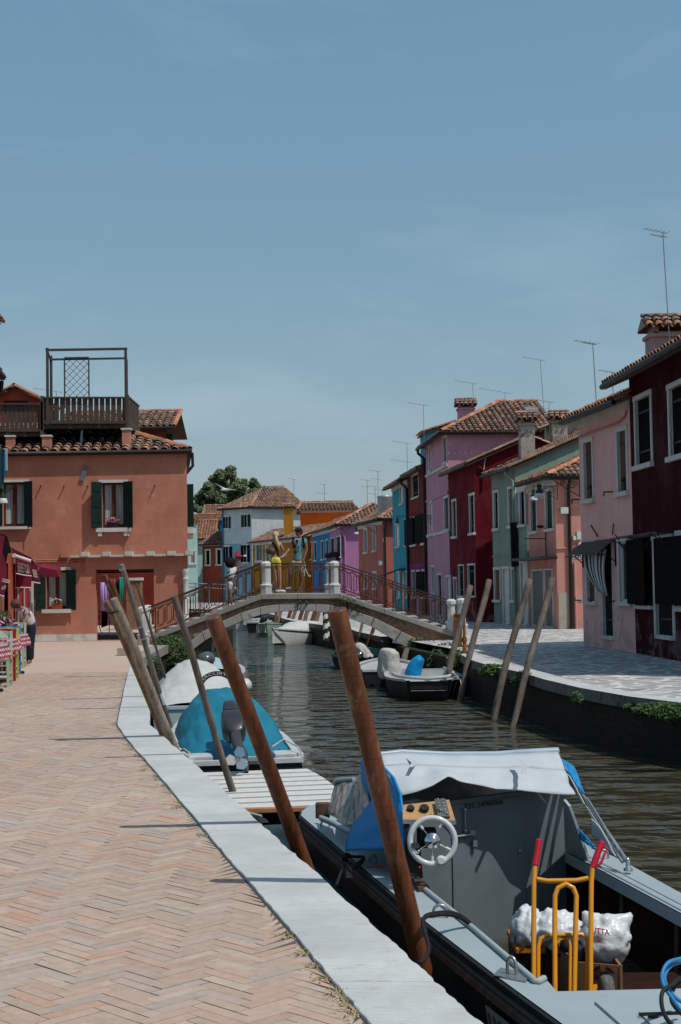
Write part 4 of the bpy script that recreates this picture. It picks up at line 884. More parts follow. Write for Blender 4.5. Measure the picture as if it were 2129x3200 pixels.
# 10 violet + blue houses
VA = XY(1066, 96); VM = XY(1033.5, 102); VB = XY(979, 112)
t10, f, s = house('violet house with a dark balcony flower box, lit on its near side wall', VA, VM, 5.2, 5.75, 1.35, M_violet,
    [('d4', 716, 832, 768, 1085, 'dark', dict(fr=.06)), ('d4', 790, 812, 850, 1080, 'dark', dict(fr=.06))], pal='mid', over=.35, cornice=.45, w=.26, roof='hip')
mb = MB(); mb.tube([f.pt(.1, 5.4, .35), s.pt(.15, 5.1, .1), s.pt(.3, 4.6, .08), s.pt(.3, 0, .08)], .07, 6); mb.build('downpipe', M_violet, t10)
fb = thing('flower_box', 'flower box full of purple blooms below the violet house windows', 'flower box', tuple(f.pt(.8, f.uz('d4', 780, 1080)[1], .2))); mb = MB(); z = f.uz('d4', 780, 1100)[1]; f.bx(mb, .2, f.L - .2, z - .15, z + .12, .02, .3); mb.build('trough', M_gutter, fb)
mb = MB(); 
for i in range(9): mb.leaves(f.pt(.3 + i * (f.L - .6) / 8, z + .25, .2), (.3, .25, .22), 70, .08, [(.16, .04, .13), (.10, .03, .10), (.03, .05, .02)])
mb.build('blooms', M_leaf, fb)
t11, f, s = house('blue house with three narrow white framed windows, beside the violet house', VM, VB, 3.6, 5.72, .85, M_blue,
    [('d4', 503, 878, 541, 1128, 'black'), ('d4', 594, 862, 630, 1118, 'black'), ('d4', 654, 848, 692, 1108, 'black')], pal='mid', over=.35, cornice=.45, w=.26)
t12, f, s = house('narrow orange house front beside the blue house corner', XY(978, 113), XY(955, 117.5), 3, 5.5, .7, M_orange, [('d4', 438, 878, 474, 1118, 'dark')], pal='new', over=.3)
t13, f, s = house('mustard yellow house with white framed windows behind the people on the bridge', XY(954, 114), XY(791, 126), 3.8, 5.55, .85, M_yellow,
    [('d3', 1168, 1212, 1298, 1552, 'glass', dict(fr=.16)), ('d3', 1345, 1260, 1430, 1560, 'glass', dict(fr=.16))], pal='mid', over=.4, cornice=.5, w=.28)
q = P('d4', 170, 418, 118.5); mb = None; chimney(t13, (q.x, 118.5), .78, .8, 5.5, q.z + .1, M_yellow, 'mid')
t14, f, s = house('tall bright orange house rising behind the violet and blue roofs', XY(944, 122.2), XY(942, 128), 4.3, 8.0, .5, M_orange, pal='mid', over=.3, roof='none')
mb = MB(); a, b2 = s.pt(-.35, 7.95, .4), s.pt(5.0, 7.95, .4); c, d = s.pt(4.6, 8.75, -2.6), s.pt(.1, 8.75, -2.6); tiles(mb, a, b2, c, d, 'old', w=.30, r=.12); ridge(mb, d, c, 'new', .14); ridge(mb, a, d, 'new', .14)
mb.slab([a, b2, s.pt(5, 7.95, -6), s.pt(-.35, 7.95, -6)], (0, 0, -.12), col=(.3, .2, .15)); mb.build('roof', M_tile, t14)
mb = MB(); s.bx(mb, -.02, 4.32, 7.72, 7.9, 0, .1); mb.build('cornice', M_whites, t14); antenna(t14, 'D', 747, 1115, 1145, 123, ((0, .5), (.8, .8)))
# 11 hip roofed chalky house
Q0 = XY(789, 130); Q1 = XY(697, 132.4); Q2 = XY(948, 131.5)
t15 = thing('house', 'tall chalky white and pale blue house with a hip roof and green shutters', 'house', (Q0.x, Q0.y, 0)); f = Fac(Q0, Q1, (-.3, -1)); s = Fac(Q0, Q2, (0, -1)); zE = 8.75
def shut_win(f, k, x0, y0, x1, y1, t, mat=M_shut_g, split=None):
    "opening with two leaves folded back against the wall"
    a, b, c, d = f.rect(k, x0, y0, x1, y1); w = (b - a) / 4; op = (a + w, b - w, c, d); mb = MB(); f.bx(mb, a, a + w, c, d, .02, .07); mb.build('shutter', mat, t); mb = MB(); f.bx(mb, b - w, b, c, d, .02, .07); mb.build('shutter', mat, t)
    mb = MB(); f.bx(mb, op[0], op[1], c, d, -.2, -.17); m = (op[0] + op[1]) / 2; wd = mb.build('window', M_glass, t); mb = MB(); f.bx(mb, m - .04, m + .04, c, d, -.17, -.13); f.bx(mb, op[0] - .1, op[1] + .1, c - .14, c, 0, .1); f.bx(mb, op[0] - .1, op[1] + .1, d, d + .14, 0, .08); mb.build('frame', M_whites, wd); return op
zs = f.uz('d3', 860, 1225)[1]
opsU = [shut_win(f, 'd3', 606, 762, 738, 952, t15), shut_win(f, 'd3', 925, 727, 1083, 930, t15)]
opsL = [shut_win(f, 'd3', 598, 1283, 765, 1560, t15, M_shut_k), shut_win(f, 'd3', 918, 1255, 1075, 1545, t15, M_shut_k)]
wall(f, 0, f.L, zs, zE, opsU, M_chalk, t15); wall(f, 0, f.L, 0, zs, opsL, M_lblue, t15); wall(s, 0, s.L, 0, zE, [], M_chalk, t15)
Q3 = Q2 + Vector((-.3, 7)); Q4 = Q1 + Vector((.6, 7)); wall(Fac(Q2, Q3, (1, 0)), 0, 7, 0, zE, [], M_chalk, t15); wall(Fac(Q1, Q4, (-1, 0)), 0, 7, 0, zE, [], M_chalk, t15); wall(Fac(Q4, Q3, (0, 1)), 0, (Q3 - Q4).length, 0, zE, [], M_chalk, t15)
mb = MB(); V3 = lambda p, z: Vector((p[0], p[1], z)); r1 = P('z3', 540, 278, 134.5); r2 = P('z3', 690, 272, 134.5); c0 = V3(Q0 + Vector((-.1, -.4)), zE - .05); c1 = V3(Q1 + Vector((-.4, -.2)), zE - .05); c2 = V3(Q2 + Vector((.4, -.3)), zE - .05); c3 = V3(Q3 + Vector((.4, .2)), zE - .05); c4 = V3(Q4 + Vector((-.4, .2)), zE - .05)
tiles(mb, c1, c0, r1, r1, 'mid', w=.26, r=.11); tiles(mb, c0, c2, r2, r1, 'old', w=.26, r=.11); tiles(mb, c2, c3, r2, r2, 'old', w=.4); tiles(mb, c4, c1, r1, r1, 'mid', w=.3); ridge(mb, r1, r2, 'mid', .14); ridge(mb, c0, r1, 'old', .14)
mb.poly([c1, c0, c2, c3, c4], col=(.15, .1, .08)); mb.build('roof', M_tile, t15); mb = MB(); mb.tube([c1 - Vector((0, 0, .08)), c0 - Vector((0, 0, .08)), c2 - Vector((0, 0, .08))], .09, 6); mb.build('gutter', M_gutter, t15)
mb = MB(); mb.tube([f.pt(f.L - .15, 8.6, .1), f.pt(f.L - .15, 0, .1)], .07, 6); mb.build('downpipe', M_blue, t15); antenna(t15, 'D', 677, 1103, 1150, 131, ((0, .6),))
# frontal background houses on the left of the far canal
def front_house(label, x0, x1, Y, D, zE, rise, mat, wins=(), pal='new', over=.35, tilt=0.0, roofd=None, zb=0.0, cornice=0.0):
    A, B = XY(x0, Y), XY(x1, Y + tilt); t = thing('house', label, 'house', (A.x, A.y, 0)); f = Fac(A, B, (0, -1)); r = -f.n
    ops = [window(f, *q[:5], t, inner=q[5], **(q[6] if len(q) > 6 else {})) for q in wins]; wall(f, 0, f.L, zb, zE, ops, mat, t, rmat=M_whites)
    gz = [(0, zE), (D, zE), (D / 2, zE + rise)]
    for p, n in ((A, A - B), (B, B - A)): wall(Fac(p, p + r * D, n), 0, D, zb, zE, [], mat, t, gable=gz)
    wall(Fac(A + r * D, B + r * D, r), 0, f.L, zb, zE, [], mat, t); roof_gable(t, f, D / 2, zE, rise, pal, over, w=.27)
    if cornice: mb = MB(); f.bx(mb, 0, f.L, zE - cornice, zE, 0, .06); mb.build('cornice', M_whites, t)
    return t, f
front_house('small brick red house with two white framed windows, left of the chalky house', 634, 700, 134, 5, P('s', 661, 1696, 134).z, 1.1, M_redbrn, [('d3', 286, 1322, 390, 1618, 'black', dict(fr=.15)), ('d3', 476, 1308, 586, 1612, 'black', dict(fr=.15))], pal='mid', tilt=-1.5, cornice=.3)
front_house('mint green house with an orange roof, just right of the terracotta corner building', 560, 672, 139, 6, P('s', 640, 1677, 139).z, 1.7, M_mint, [], pal='new')
tm = thing('house', 'pale mint house front with one dark window, partly behind the terracotta corner building', 'house', (XY(570, 131).x, 131, 0)); f = Fac(XY(560, 131), XY(619, 131), (0, -1)); op = window(f, 'd3', 5, 1325, 140, 1595, tm, inner='glass', fr=.16)
wall(f, 0, f.L, 0, P('s', 600, 1634, 131).z, [op], M_mint, tm, rmat=M_whites); wall(Fac(XY(619, 131), XY(619, 131) + Vector((-.6, 5)), (1, 0)), 0, 5, 0, P('s', 600, 1634, 131).z, [], M_mint, tm)
mb = MB(); z = P('s', 600, 1634, 131).z; tiles(mb, (f.A.x - .2, 130.8, z), (f.B.x + .1, 130.8, z), (f.B.x - .3, 136, z + .5), (f.A.x - .2, 136, z + .5), 'new', w=.28); mb.build('roof', M_tile, tm)
front_house('blue fronted house with an orange roof, far behind the mint house', 604, 700, 150, 6, P('s', 645, 1625, 150).z, .75, M_blue, [('d3', 388, 820, 530, 945, 'dark', dict(fr=.12))], pal='new', over=.4)
front_house('bare brick gable house under the plane tree, beyond the orange roofs', 640, 705, 158, 5, P('s', 665, 1604, 158).z, 1.0, M_obrick, [], pal='old')
# ---------------------------------------------------------------- terracotta corner house on the left, with its roof terrace
M_corner = plaster('terracotta_corner_render', (.48, .20, .135), .16, (.50, .29, .22), .60)
M_wood = simple('grey_weathered_wood', (.075, .055, .045), .85, st=(8, 8, .6), var=.45, bumpy=.3)
YO = 42.8; OB = XY(588, YO); OA = Vector((-13.0, YO)); TZ = 5.62
corner = thing('house', 'two storey terracotta corner house with dark green shutters, passage and wooden roof terrace', 'house', (OB.x, YO, 0)); f = Fac(OA, OB, (0, -1))
pas = f.rect('z2', 670, 292, 1082, 805); pas = (pas[0], pas[1], 0, pas[3])
def open_window(k, x0, y0, x1, y1, lint, sill, ls, rs, br=None, lang=0.0, rang=0.0):
    a, b, c, d = f.rect(k, x0, y0, x1, y1); mb = MB()
    q = f.rect(k, *lint); f.bx(mb, *q, -.02, .04); q = f.rect(k, *sill); f.bx(mb, *q, -.1, .12)
    if br:
        for z in br: q = f.rect(k, *z); f.bx(mb, *q, 0, .10)
    w = mb.build('window', M_whites, corner)
    mb = MB(); f.bx(mb, a, b, c, d, -.24, -.22); mb.build('pane', M_glass, w)
    mb = MB(); t = .055; m = (a + b) / 2
    for p, q in ((a, a + t), (m - t, m + t), (b - t, b)): f.bx(mb, p, q, c, d, -.22, -.16)
    f.bx(mb, a, b, d - t, d, -.22, -.158); f.bx(mb, a, b, c, c + t * 1.4, -.22, -.158); mb.build('sash', M_brownwin, w)
    for p, q in ((a + t, m - t), (m + t, b - t)):
        mb = MB(); n = 14; mb.grid([[f.pt(p + (q - p) * i / n, z, -.213 + .006 * math.sin(i * 2.1)) for i in range(n + 1)] for z in (c + .1, (c + d) / 2, d - .04)]); mb.build('curtain', M_curtain, w)
    for (hx, w_, ang, sgn) in ((a, ls, lang, -1), (b, rs, rang, 1)):
        if not w_: continue
        mb = MB(); o = math.sin(ang) * w_; e = math.cos(ang) * w_ * sgn; p0, p1 = f.pt(hx, c - .02, .03), f.pt(hx + e, c - .02, .03 + o); dv = (p1 - p0); nn = dv.cross(Vector((0, 0, 1))).normalized() * .02
        mb.slab([p0, p1, p1 + Vector((0, 0, d - c + .04)), p0 + Vector((0, 0, d - c + .04))], nn); r = dv.normalized()
        for zz in (.15, .5, .85): z = (d - c) * zz; mb.slab([p0 + r * .04 + Vector((0, 0, z - .04)), p1 - r * .04 + Vector((0, 0, z - .04)), p1 - r * .04 + Vector((0, 0, z + .04)), p0 + r * .04 + Vector((0, 0, z + .04))], nn * -.6)
        s_ = mb.build('shutter', M_shut_g, w)
    return (a, b, c, d)
ops = [pas,
       open_window('e6', 30, 478, 290, 992, (34, 447, 340, 470), (0, 994, 356, 1020), .26, .33, rang=.55),
       open_window('e6', 1190, 480, 1452, 1000, (1150, 450, 1497, 476), (1128, 1010, 1526, 1050), .34, .34, [(1150, 1048, 1195, 1104), (1454, 1046, 1510, 1100)], .62, .55),
       open_window('z2', 322, 300, 470, 570, (296, 277, 498, 294), (298, 570, 502, 593), .33, .31, lang=.62, rang=.3)]
wall(f, 0, f.L, 0, TZ, ops, M_corner, corner, rmat=M_corner, reveal=.26)
OC = Vector((-5.42, YO + 6)); back = Fac((-13, YO + 6), OC, (0, 1)); wall(back, 0, back.L, 0, TZ, [(4.55, 6.95, 0, pas[3] - .05)], M_corner, corner)
side = Fac(OB, OC, (1, 0)); so_ = (1.2, 1.9, 3.4, 4.9); wall(side, 0, side.L, 0, TZ, [so_], M_corner, corner)
mb = MB(); side.bx(mb, *so_, -.2, -.17); mb.build('window', M_glass, corner)
mb = MB(); a = P('z1', 1308, 1240, YO + .5); b = P('z1', 1355, 1538, YO + .5); mb.box(OB.x - .04, OB.x + .15, YO + .38, YO + .43, b.z, a.z); mb.build('shutter', M_shut_g, corner)
mb = MB(); mb.box(OB.x - .05, OB.x + .13, YO + .3, YO + 1.2, b.z - .2, b.z - .02); mb.box(OB.x - .05, OB.x + .06, YO + .35, YO + 1.0, b.z - .36, b.z - .2); mb.build('sill', M_whites, corner)
wall(Fac((-13, YO), (-13, YO + 6), (-1, 0)), 0, 6, 0, TZ, [], M_corner, corner)
inn_ = MB(); x0, x1 = -8.65, f.pt(pas[1], 0).x + .02
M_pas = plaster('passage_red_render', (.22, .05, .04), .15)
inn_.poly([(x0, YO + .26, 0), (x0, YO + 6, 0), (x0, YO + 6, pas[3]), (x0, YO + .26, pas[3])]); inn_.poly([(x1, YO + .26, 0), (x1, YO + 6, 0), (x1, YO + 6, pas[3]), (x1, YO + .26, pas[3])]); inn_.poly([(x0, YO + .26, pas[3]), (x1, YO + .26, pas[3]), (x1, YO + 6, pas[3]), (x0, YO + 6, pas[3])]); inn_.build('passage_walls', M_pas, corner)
mb = MB(); q = f.rect('z2', 240, 748, 672, 800); f.bx(mb, 0, pas[0] + .02, 0, q[3], 0, .035); f.bx(mb, pas[1] - .02, f.L + .03, 0, q[3], 0, .035); mb.build('plinth', M_whites, corner)
mb = MB(); a, b = f.uz('z2', 500, 200), f.uz('z2', 1352, 186); mb.beam(f.pt(a[0], a[1], .1), f.pt(b[0], b[1], .1), .16, .07)
for x in (603, 752, 910, 1058, 1205, 1330): u, z = f.uz('z2', x, 190 - (x - 600) * .012); f.bx(mb, u - .11, u + .11, z - .04, z + .09, 0, .26)
mb.build('stone_cornice', plaster('chipped_white_stone', (.55, .52, .47), .2), corner)
mb = MB(); q = f.rect('z2', 430, 165, 484, 206); f.bx(mb, *q, 0, .12); mb.build('junction_box', M_corner, corner)
mb = MB()
for pts in (((255, 225), (420, 222), (540, 226), (600, 222)), ((255, 238), (430, 236), (600, 240)), ((560, 280), (575, 300), (598, 292), (600, 270)), ((540, 222), (590, 250), (560, 290))): mb.tube([f.pt(*f.uz('z2', x, y), .03) for x, y in pts], .018, 4)
mb.build('wall_cable', simple('painted_cable', (.45, .16, .10)), corner)
mb = MB(); c = f.uz('z1', 590, 1162); u, z = c; mb.obox(f.pt(u, z, .03), (.10, 0, .0), (0, .012, 0), (.0, 0, .01)); mb = MB(); a, b = f.pt(*f.uz('z1', 607, 1108), .04), f.pt(*f.uz('z1', 573, 1214), .04); mb.beam(a, b, .15, .02, up=(0, -1, 0)); mb.build('tie_plate', simple('grey_plate', (.14, .16, .17), .6), corner)
mb = MB(); q = f.rect('c6', 458, 948, 498, 1045); f.bx(mb, *q, 0, .05); mb.build('letter_box', M_white, corner)
mb = MB()
for (x, y) in ((288, 1252), (450, 1256), (616, 1254), (1085, 1250)): u, z = f.uz('z1', x, y); mb.beam(f.pt(u, z, 0), f.pt(u, z, .12), .03, .03)
mb.build('wall_hook', M_iron, corner)
mb = MB(); q = P('z2', 1302, 480, YO - .05); mb.lathe([(.12, 0), (.12, .06), (.085, .10), (.080, 1.2), (.085, 1.22), (.10, 1.25), (.085, 1.28), (.085, 1.36), (.10, 1.44), (.108, 1.48), (.108, 1.56)], (q.x, YO - .05, .55), 14); mb.box(q.x - .12, q.x + .12, YO - .17, YO + .07, 0, .55); mb.build('corner_column', M_whites, corner)
# roof
sl = .39; zE = TZ + .02; ov = .10; e = lambda x, y, z: Vector((x, y, z)); mb = MB()
x_r = OB.x + ov; q0 = e(-13, YO - ov, zE - ov * sl + .08); q1 = e(x_r, YO - ov, zE - ov * sl + .08); top_z = zE + 3 * sl
tiles(mb, q0, q1, e(OB.x - 3, YO + 3, top_z), e(-13, YO + 3, top_z), 'mid', w=.30, row=.30, r=.125); tiles(mb, q1, e(OC.x + ov, YO + 6.2, q1.z), e(OB.x - 3, YO + 3, top_z), e(OB.x - 3, YO + 3, top_z), 'mid', w=.3, r=.12)
tiles(mb, e(OC.x + ov, YO + 6.2, q1.z), e(-13, YO + 6.2, q1.z), e(-13, YO + 3, top_z), e(OB.x - 3, YO + 3, top_z), 'mid', w=.5, r=.2); ridge(mb, q1, e(OB.x - 3, YO + 3, top_z), 'new', .13); ridge(mb, e(OB.x - 3, YO + 3, top_z), e(-13, YO + 3, top_z), 'mid', .13)
mb.slab([q0 - e(0, 0, .04), q1 - e(0, 0, .04), e(OC.x + ov, YO + 6.2, q1.z - .04), e(-13, YO + 6.2, q1.z - .04)], (0, 0, -.06), col=(.15, .1, .08)); mb.build('roof', M_tile, corner)
mb = MB(); mb.tube([q0 + e(0, -.06, -.03), q1 + e(.05, -.06, -.03), e(OC.x + ov + .05, YO + 6.2, q1.z - .03)], .065, 8); mb.tube([q1 + e(.05, .3, -.05), q1 + e(.06, .3, -.45), q1 + e(-.2, .3, -.75)], .05, 6); mb.build('gutter', M_gutter, corner)
for (x0_, x1_, yt) in ((48, 107, 900), (302, 361, 898), (860, 916, 850)):
    a = P('z1', x0_, yt, 43.25); b = P('z1', x1_, yt, 43.25); mb = MB(); mb.box(a.x, b.x, 43.1, 43.1 + (b.x - a.x), 5.5, a.z - .05); o = mb.build('terrace_pier', M_corner, corner); mb = MB(); mb.box(a.x - .03, b.x + .03, 43.07, 43.13 + (b.x - a.x), a.z - .05, a.z); mb.build('pier_cap', M_whites, o)
# wooden roof terrace
ter = MB(); YT, YU = 43.2, 44.75
def zx(x, y, Y): return P('z1', x, y, Y)
for (xa, xb, yr, yd, nb) in ((-60, 292, 678, 862, 11), (297, 893, 633, 805, 15)):
    a, b = zx(xa, yr, YT), zx(xb, yr, YT); c, d = zx(xa, yd, YT), zx(xb, yd, YT); ter = MB()
    ter.beam(a, b, .09, .05); ter.beam(c, d, .07, .09); ter.beam(c + Vector((0, 0, -.12)) + Vector((0, .1, 0)), d + Vector((0, .1, -.12)), .1, .12)
    for i in range(nb):
        u = (i + .5) / nb; p, q = a.lerp(b, u), c.lerp(d, u); ter.beam(p + Vector((0, .03, -.02)), q + Vector((0, .03, 0)), .025, (b.x - a.x) / nb * .80)
    for x in (a.x, b.x): ter.box(x - .045, x + .045, YT - .05, YT + .04, c.z - .25, a.z + .05)
    ter.beam(Vector((b.x, YT, a.z)), Vector((b.x, YU + .9, a.z)), .06, .05); ter.beam(Vector((b.x, YT, c.z)), Vector((b.x, YU + .9, c.z)), .06, .09)
    for i in range(7): y = YT + .2 + i * .32; ter.box(b.x - .015, b.x + .015, y, y + .22, c.z, a.z)
    ter.build('terrace_railing', M_wood, corner)
    dk_ = MB(); 
    for i in range(9): y = YT + i * .27; dk_.box(a.x, b.x, y, y + .25, c.z - .06, c.z - .02)
    for i in range(4): x = a.x + (b.x - a.x) * i / 3.0; dk_.box(x - .06, x + .06, YT, YT + 2.4, c.z - .2, c.z - .07)
    dk_.build('terrace_deck', M_wood, corner)
mb = MB(); aa, bb__ = zx(-60, 870, YT), zx(893, 870, YT); mb.box(aa.x, bb__.x, 44.0, 44.05, 5.7, aa.z); mb.build('terrace_shade_panel', M_dark, corner)  # black sheet added below the deck, stands in for the shade under the terrace
pg = MB(); w_ = .075
fl, fr_ = zx(332, 285, YT), zx(880, 288, YT); bl, br_ = zx(358, 340, YU), zx(886, 372, YU); low = zx(332, 800, YT).z; lb = low
for p, top in ((fl, fl.z), (fr_, fr_.z), (bl, bl.z), (br_, fr_.z - .1)): pg.box(p.x - w_ / 2, p.x + w_ / 2, p.y - w_ / 2, p.y + w_ / 2, low - .1, top)
zf = zx(332, 300, YT).z; zb2 = zx(358, 366, YU).z; pg.beam((fl.x - .05, YT, zf), (fr_.x + .05, YT, zf), .06, .07); pg.beam((bl.x - .05, YU, zb2), (br_.x, YU, zb2), .06, .06); pg.beam((fl.x, YT, zf - .04), (bl.x, YU, zb2 - .02), .05, .06); pg.beam((fr_.x, YT, zf - .04), (br_.x, YU, zb2 - .02), .05, .06)
pg.build('pergola_frame', M_wood, corner)
lt = MB(); a, b = zx(452, 355, YU - .05), zx(622, 355, YU - .05); c = zx(452, 640, YU - .05); lt.beam((a.x, YU - .05, a.z), (b.x, YU - .05, a.z), .03, .05)
for x in (a.x, b.x): lt.box(x - .02, x + .02, YU - .07, YU - .03, c.z - .3, a.z)
W_, H_ = b.x - a.x, a.z - c.z + .3; z0_ = c.z - .3; st_ = W_ / 3.4
k = -20
while k * st_ < W_ + H_:
    for sgn in (1, -1):
        pts = []
        x0_ = k * st_
        for zz in (0, H_):
            pass
        za = max(0, -x0_) if sgn == 1 else 0
        lo_z, hi_z = max(0.0, -x0_), min(H_, W_ - x0_)
        if hi_z > lo_z:
            p = (x0_ + lo_z, lo_z); q = (x0_ + hi_z, hi_z)
            if sgn == -1: p, q = (W_ - p[0], p[1]), (W_ - q[0], q[1])
            y = YU - .05 + .012 * sgn; lt.beam((a.x + p[0], y, z0_ + p[1]), (a.x + q[0], y, z0_ + q[1]), .02, .012)
    k += 1
lt.build('lattice_panel', M_wood, corner)
pl = MB(); a = zx(575, 860, YT + .3); b = zx(568, 985, YT + .3); pl.tube([a, b], .035, 6); pl.build('plastic_pipe', simple('pale_blue_plastic', (.3, .45, .55), .4), corner)
sg_ = MB(); sg_.beam(P('c6', 960, 375, YO - .1), P('c6', 1070, 378, YO - .1), .06, .05)
# pots on its sills
def flower_pot(label, base, cols, potc, w=.3, n=90, lf=(.04, .07, .02)):
    t = thing('flower_pot', label, 'flower pot', tuple(base)); mb = MB(); x, y, z = base
    mb.hull8([(x - w * .4, y - .07, z), (x + w * .4, y - .07, z), (x + w * .4, y + .07, z), (x - w * .4, y + .07, z), (x - w / 2, y - .09, z + .15), (x + w / 2, y - .09, z + .15), (x + w / 2, y + .09, z + .15), (x - w / 2, y + .09, z + .15)]); mb.build('pot', potc, t)
    mb = MB(); mb.leaves((x, y - .02, z + .2), (w * .55, .1, .08), n, .028, [lf, mul(lf, .7)]); mb.leaves((x, y - .06, z + .24), (w * .55, .08, .08), n // 2, .03, cols, shell=.8); mb.build('flowers', M_leaf, t)
a = f.uz('e6', 1320, 998); flower_pot('dark planter of pink flowers on the upstairs sill of the terracotta corner house', f.pt(a[0], a[1] - .03, .03), [(.6, .12, .3), (.7, .4, .5), (.65, .2, .35)], simple('dark_pot', (.03, .02, .02)), .38, 160)
a = f.uz('z2', 400, 566); flower_pot('terracotta planter of small white flowers on the ground floor sill of the terracotta corner house', f.pt(a[0], a[1], .02), [(.6, .6, .5), (.5, .5, .3)], simple('terracotta_pot', (.36, .09, .04)), .34, 90)
# taller houses behind it
up, f2, s2 = None, None, None
t = thing('house', 'dark red upper house with an orange tiled roof rising behind the roof terrace', 'house', (-8, 60, 0)); YH = 60.0; a, b = P('z1', 880, 840, YH), P('z1', 1168, 840, YH); XL = a.x - 3; ff = Fac((XL, YH), (b.x, YH), (0, -1)); wall(ff, 0, ff.L, 0, b.z, [], plaster('deep_red_render', (.14, .022, .018), .15), t); wall(Fac((b.x, YH), (b.x - .6, YH + 4.5), (1, 0)), 0, 4.5, 0, b.z, [], M_redbrn, t); wall(Fac((XL, YH), (XL, YH + 4.5), (-1, 0)), 0, 4.5, 0, b.z, [], M_redbrn, t)
mb = MB(); z = P('z1', 1000, 838, YH - .3).z; z2_ = P('z1', 1000, 733, YH + 2.4).z; xr = P('z1', 1224, 800, YH).x; tiles(mb, (XL, YH - .3, z), (xr, YH - .3, z), (xr, YH + 2.4, z2_), (XL, YH + 2.4, z2_), 'mid', w=.27, r=.11); tiles(mb, (xr, YH + 5, z), (XL, YH + 5, z), (XL, YH + 2.4, z2_), (xr, YH + 2.4, z2_), 'mid', w=.4); ridge(mb, (XL, YH + 2.4, z2_), (xr, YH + 2.4, z2_), 'new'); ridge(mb, (xr, YH - .3, z), (xr, YH + 2.4, z2_), 'new', .1)
mb.slab([(XL, YH - .3, z - .05), (xr, YH - .3, z - .05), (xr, YH + 2.4, z2_ - .05), (XL, YH + 2.4, z2_ - .05)], (0, 0, -.05), col=(.1, .07, .05)); mb.build('roof', M_tile, t); mb = MB(); mb.tube([(XL, YH - .4, z - .06), (xr + .05, YH - .4, z - .06)], .07, 6); mb.build('gutter', M_gutter, t)
mb = MB(); q0, q1 = P('z1', 1185, 885, YH + .1), P('z1', 1213, 945, YH + .1); mb.box(b.x - .05, q1.x, YH + .1, YH + .15, q1.z - .3, q0.z); mb.build('shutter', M_shut_g, t)
t = thing('house', 'brick red dormer gable with a small dark window, behind the left end of the terrace', 'house', (-11.2, 47, 0)); pk = P('z1', 108, 560, 47); lo_ = P('z1', 290, 640, 47); ff = Fac((2 * pk.x - lo_.x, 47), (lo_.x, 47), (0, -1)); op = ff.rect('z1', 25, 645, 200, 740)
wall(ff, 0, ff.L, 4, lo_.z - .05, [op], M_redbrn, t, gable=[(0, lo_.z - .05), (ff.L, lo_.z - .05), (ff.L / 2, pk.z - .08)]); mb = MB(); ff.bx(mb, *op, -.2, -.15); mb.build('window', M_glass, t)
mb = MB(); L0, L1, T0, T1 = Vector((ff.A.x - .1, 46.8, lo_.z - .08)), Vector((ff.A.x - .1, 50, lo_.z - .08)), Vector((pk.x, 46.8, pk.z)), Vector((pk.x, 50, pk.z)); tiles(mb, L1, L0, T0, T1, 'new'); R0_, R1_ = Vector((ff.B.x + .1, 46.8, lo_.z - .08)), Vector((ff.B.x + .1, 50, lo_.z - .08)); tiles(mb, R0_, R1_, T1, T0, 'new'); ridge(mb, T0, T1, 'new', .12); ridge(mb, L0, T0, 'new', .09); ridge(mb, R0_, T0, 'new', .09); mb.build('roof', M_tile, t)
antenna(t, 'z1', 395, 590, 632, 50, ((0, .8),))
# courtyard behind the passage
t = thing('wall', 'bare brick pier with a stone cap seen through the passage', 'wall', (-7, 53.5, 0)); a, b = P('e1', 500, 200, 53.5), P('e1', 696, 200, 53.5); mb = MB(); mb.box(a.x, b.x, 53.5, 54.0, 0, a.z - .1); mb.build('pier', plaster('pale_old_brick', (.30, .17, .11), .25, (.22, .10, .06), .5), t); mb = MB(); mb.box(a.x - .04, b.x + .04, 53.45, 54.05, a.z - .1, a.z); mb.build('cap', M_whites, t)
for (x0_, y0_, x1_, y1_, c, lb, yy) in ((152, 262, 262, 640, (.40, .30, .62), 'lilac sheet hanging on the line in the courtyard passage', 52.6), (405, 190, 470, 640, (.02, .30, .20), 'green sheet hanging on the line in the courtyard passage', 52.5), (328, 215, 358, 350, (.6, .08, .06), 'small red cloth on the line in the courtyard passage', 52.55), (362, 225, 410, 420, (.02, .02, .025), 'black garment on the line in the courtyard passage', 52.6)):
    a, b = P('e1', x0_, y0_, yy), P('e1', x1_, y1_, yy); mb = MB(); n = 10; mb.grid([[Vector((a.x + (b.x - a.x) * i / n, yy + .03 * math.sin(i * 1.7), z)) for i in range(n + 1)] for z in (a.z, (a.z + b.z) / 2, b.z)]); tag(mb.build('laundry', simple('laundry_' + lb.split()[0], c, .9), thick=.006), lb, 'laundry', 'laundry hanging in the courtyard')
t = thing('clothes_rack', 'light blue folding clothes rack standing in the passage', 'clothes rack', tuple(P('e1', 200, 950, 46) * 1)); q = lambda x, y: P('e1', x, y, 47.0); mb = MB(); mb.tube([q(135, 650), q(140, 880), q(160, 945), q(270, 945), q(270, 770), q(262, 700)], .015, 5); mb.tube([q(95, 650), q(275, 655)], .012, 5); mb.tube([q(215, 810), q(300, 812)], .012, 5); mb.build('frame', simple('light_blue_tube', (.15, .42, .55), .5), t); mb = MB(); mb.slab([q(165, 660), q(250, 665), q(245, 850), q(160, 880)], (0, .04, 0)); mb.build('drying_clothes', simple('black_fabric', (.01, .01, .012)), t)
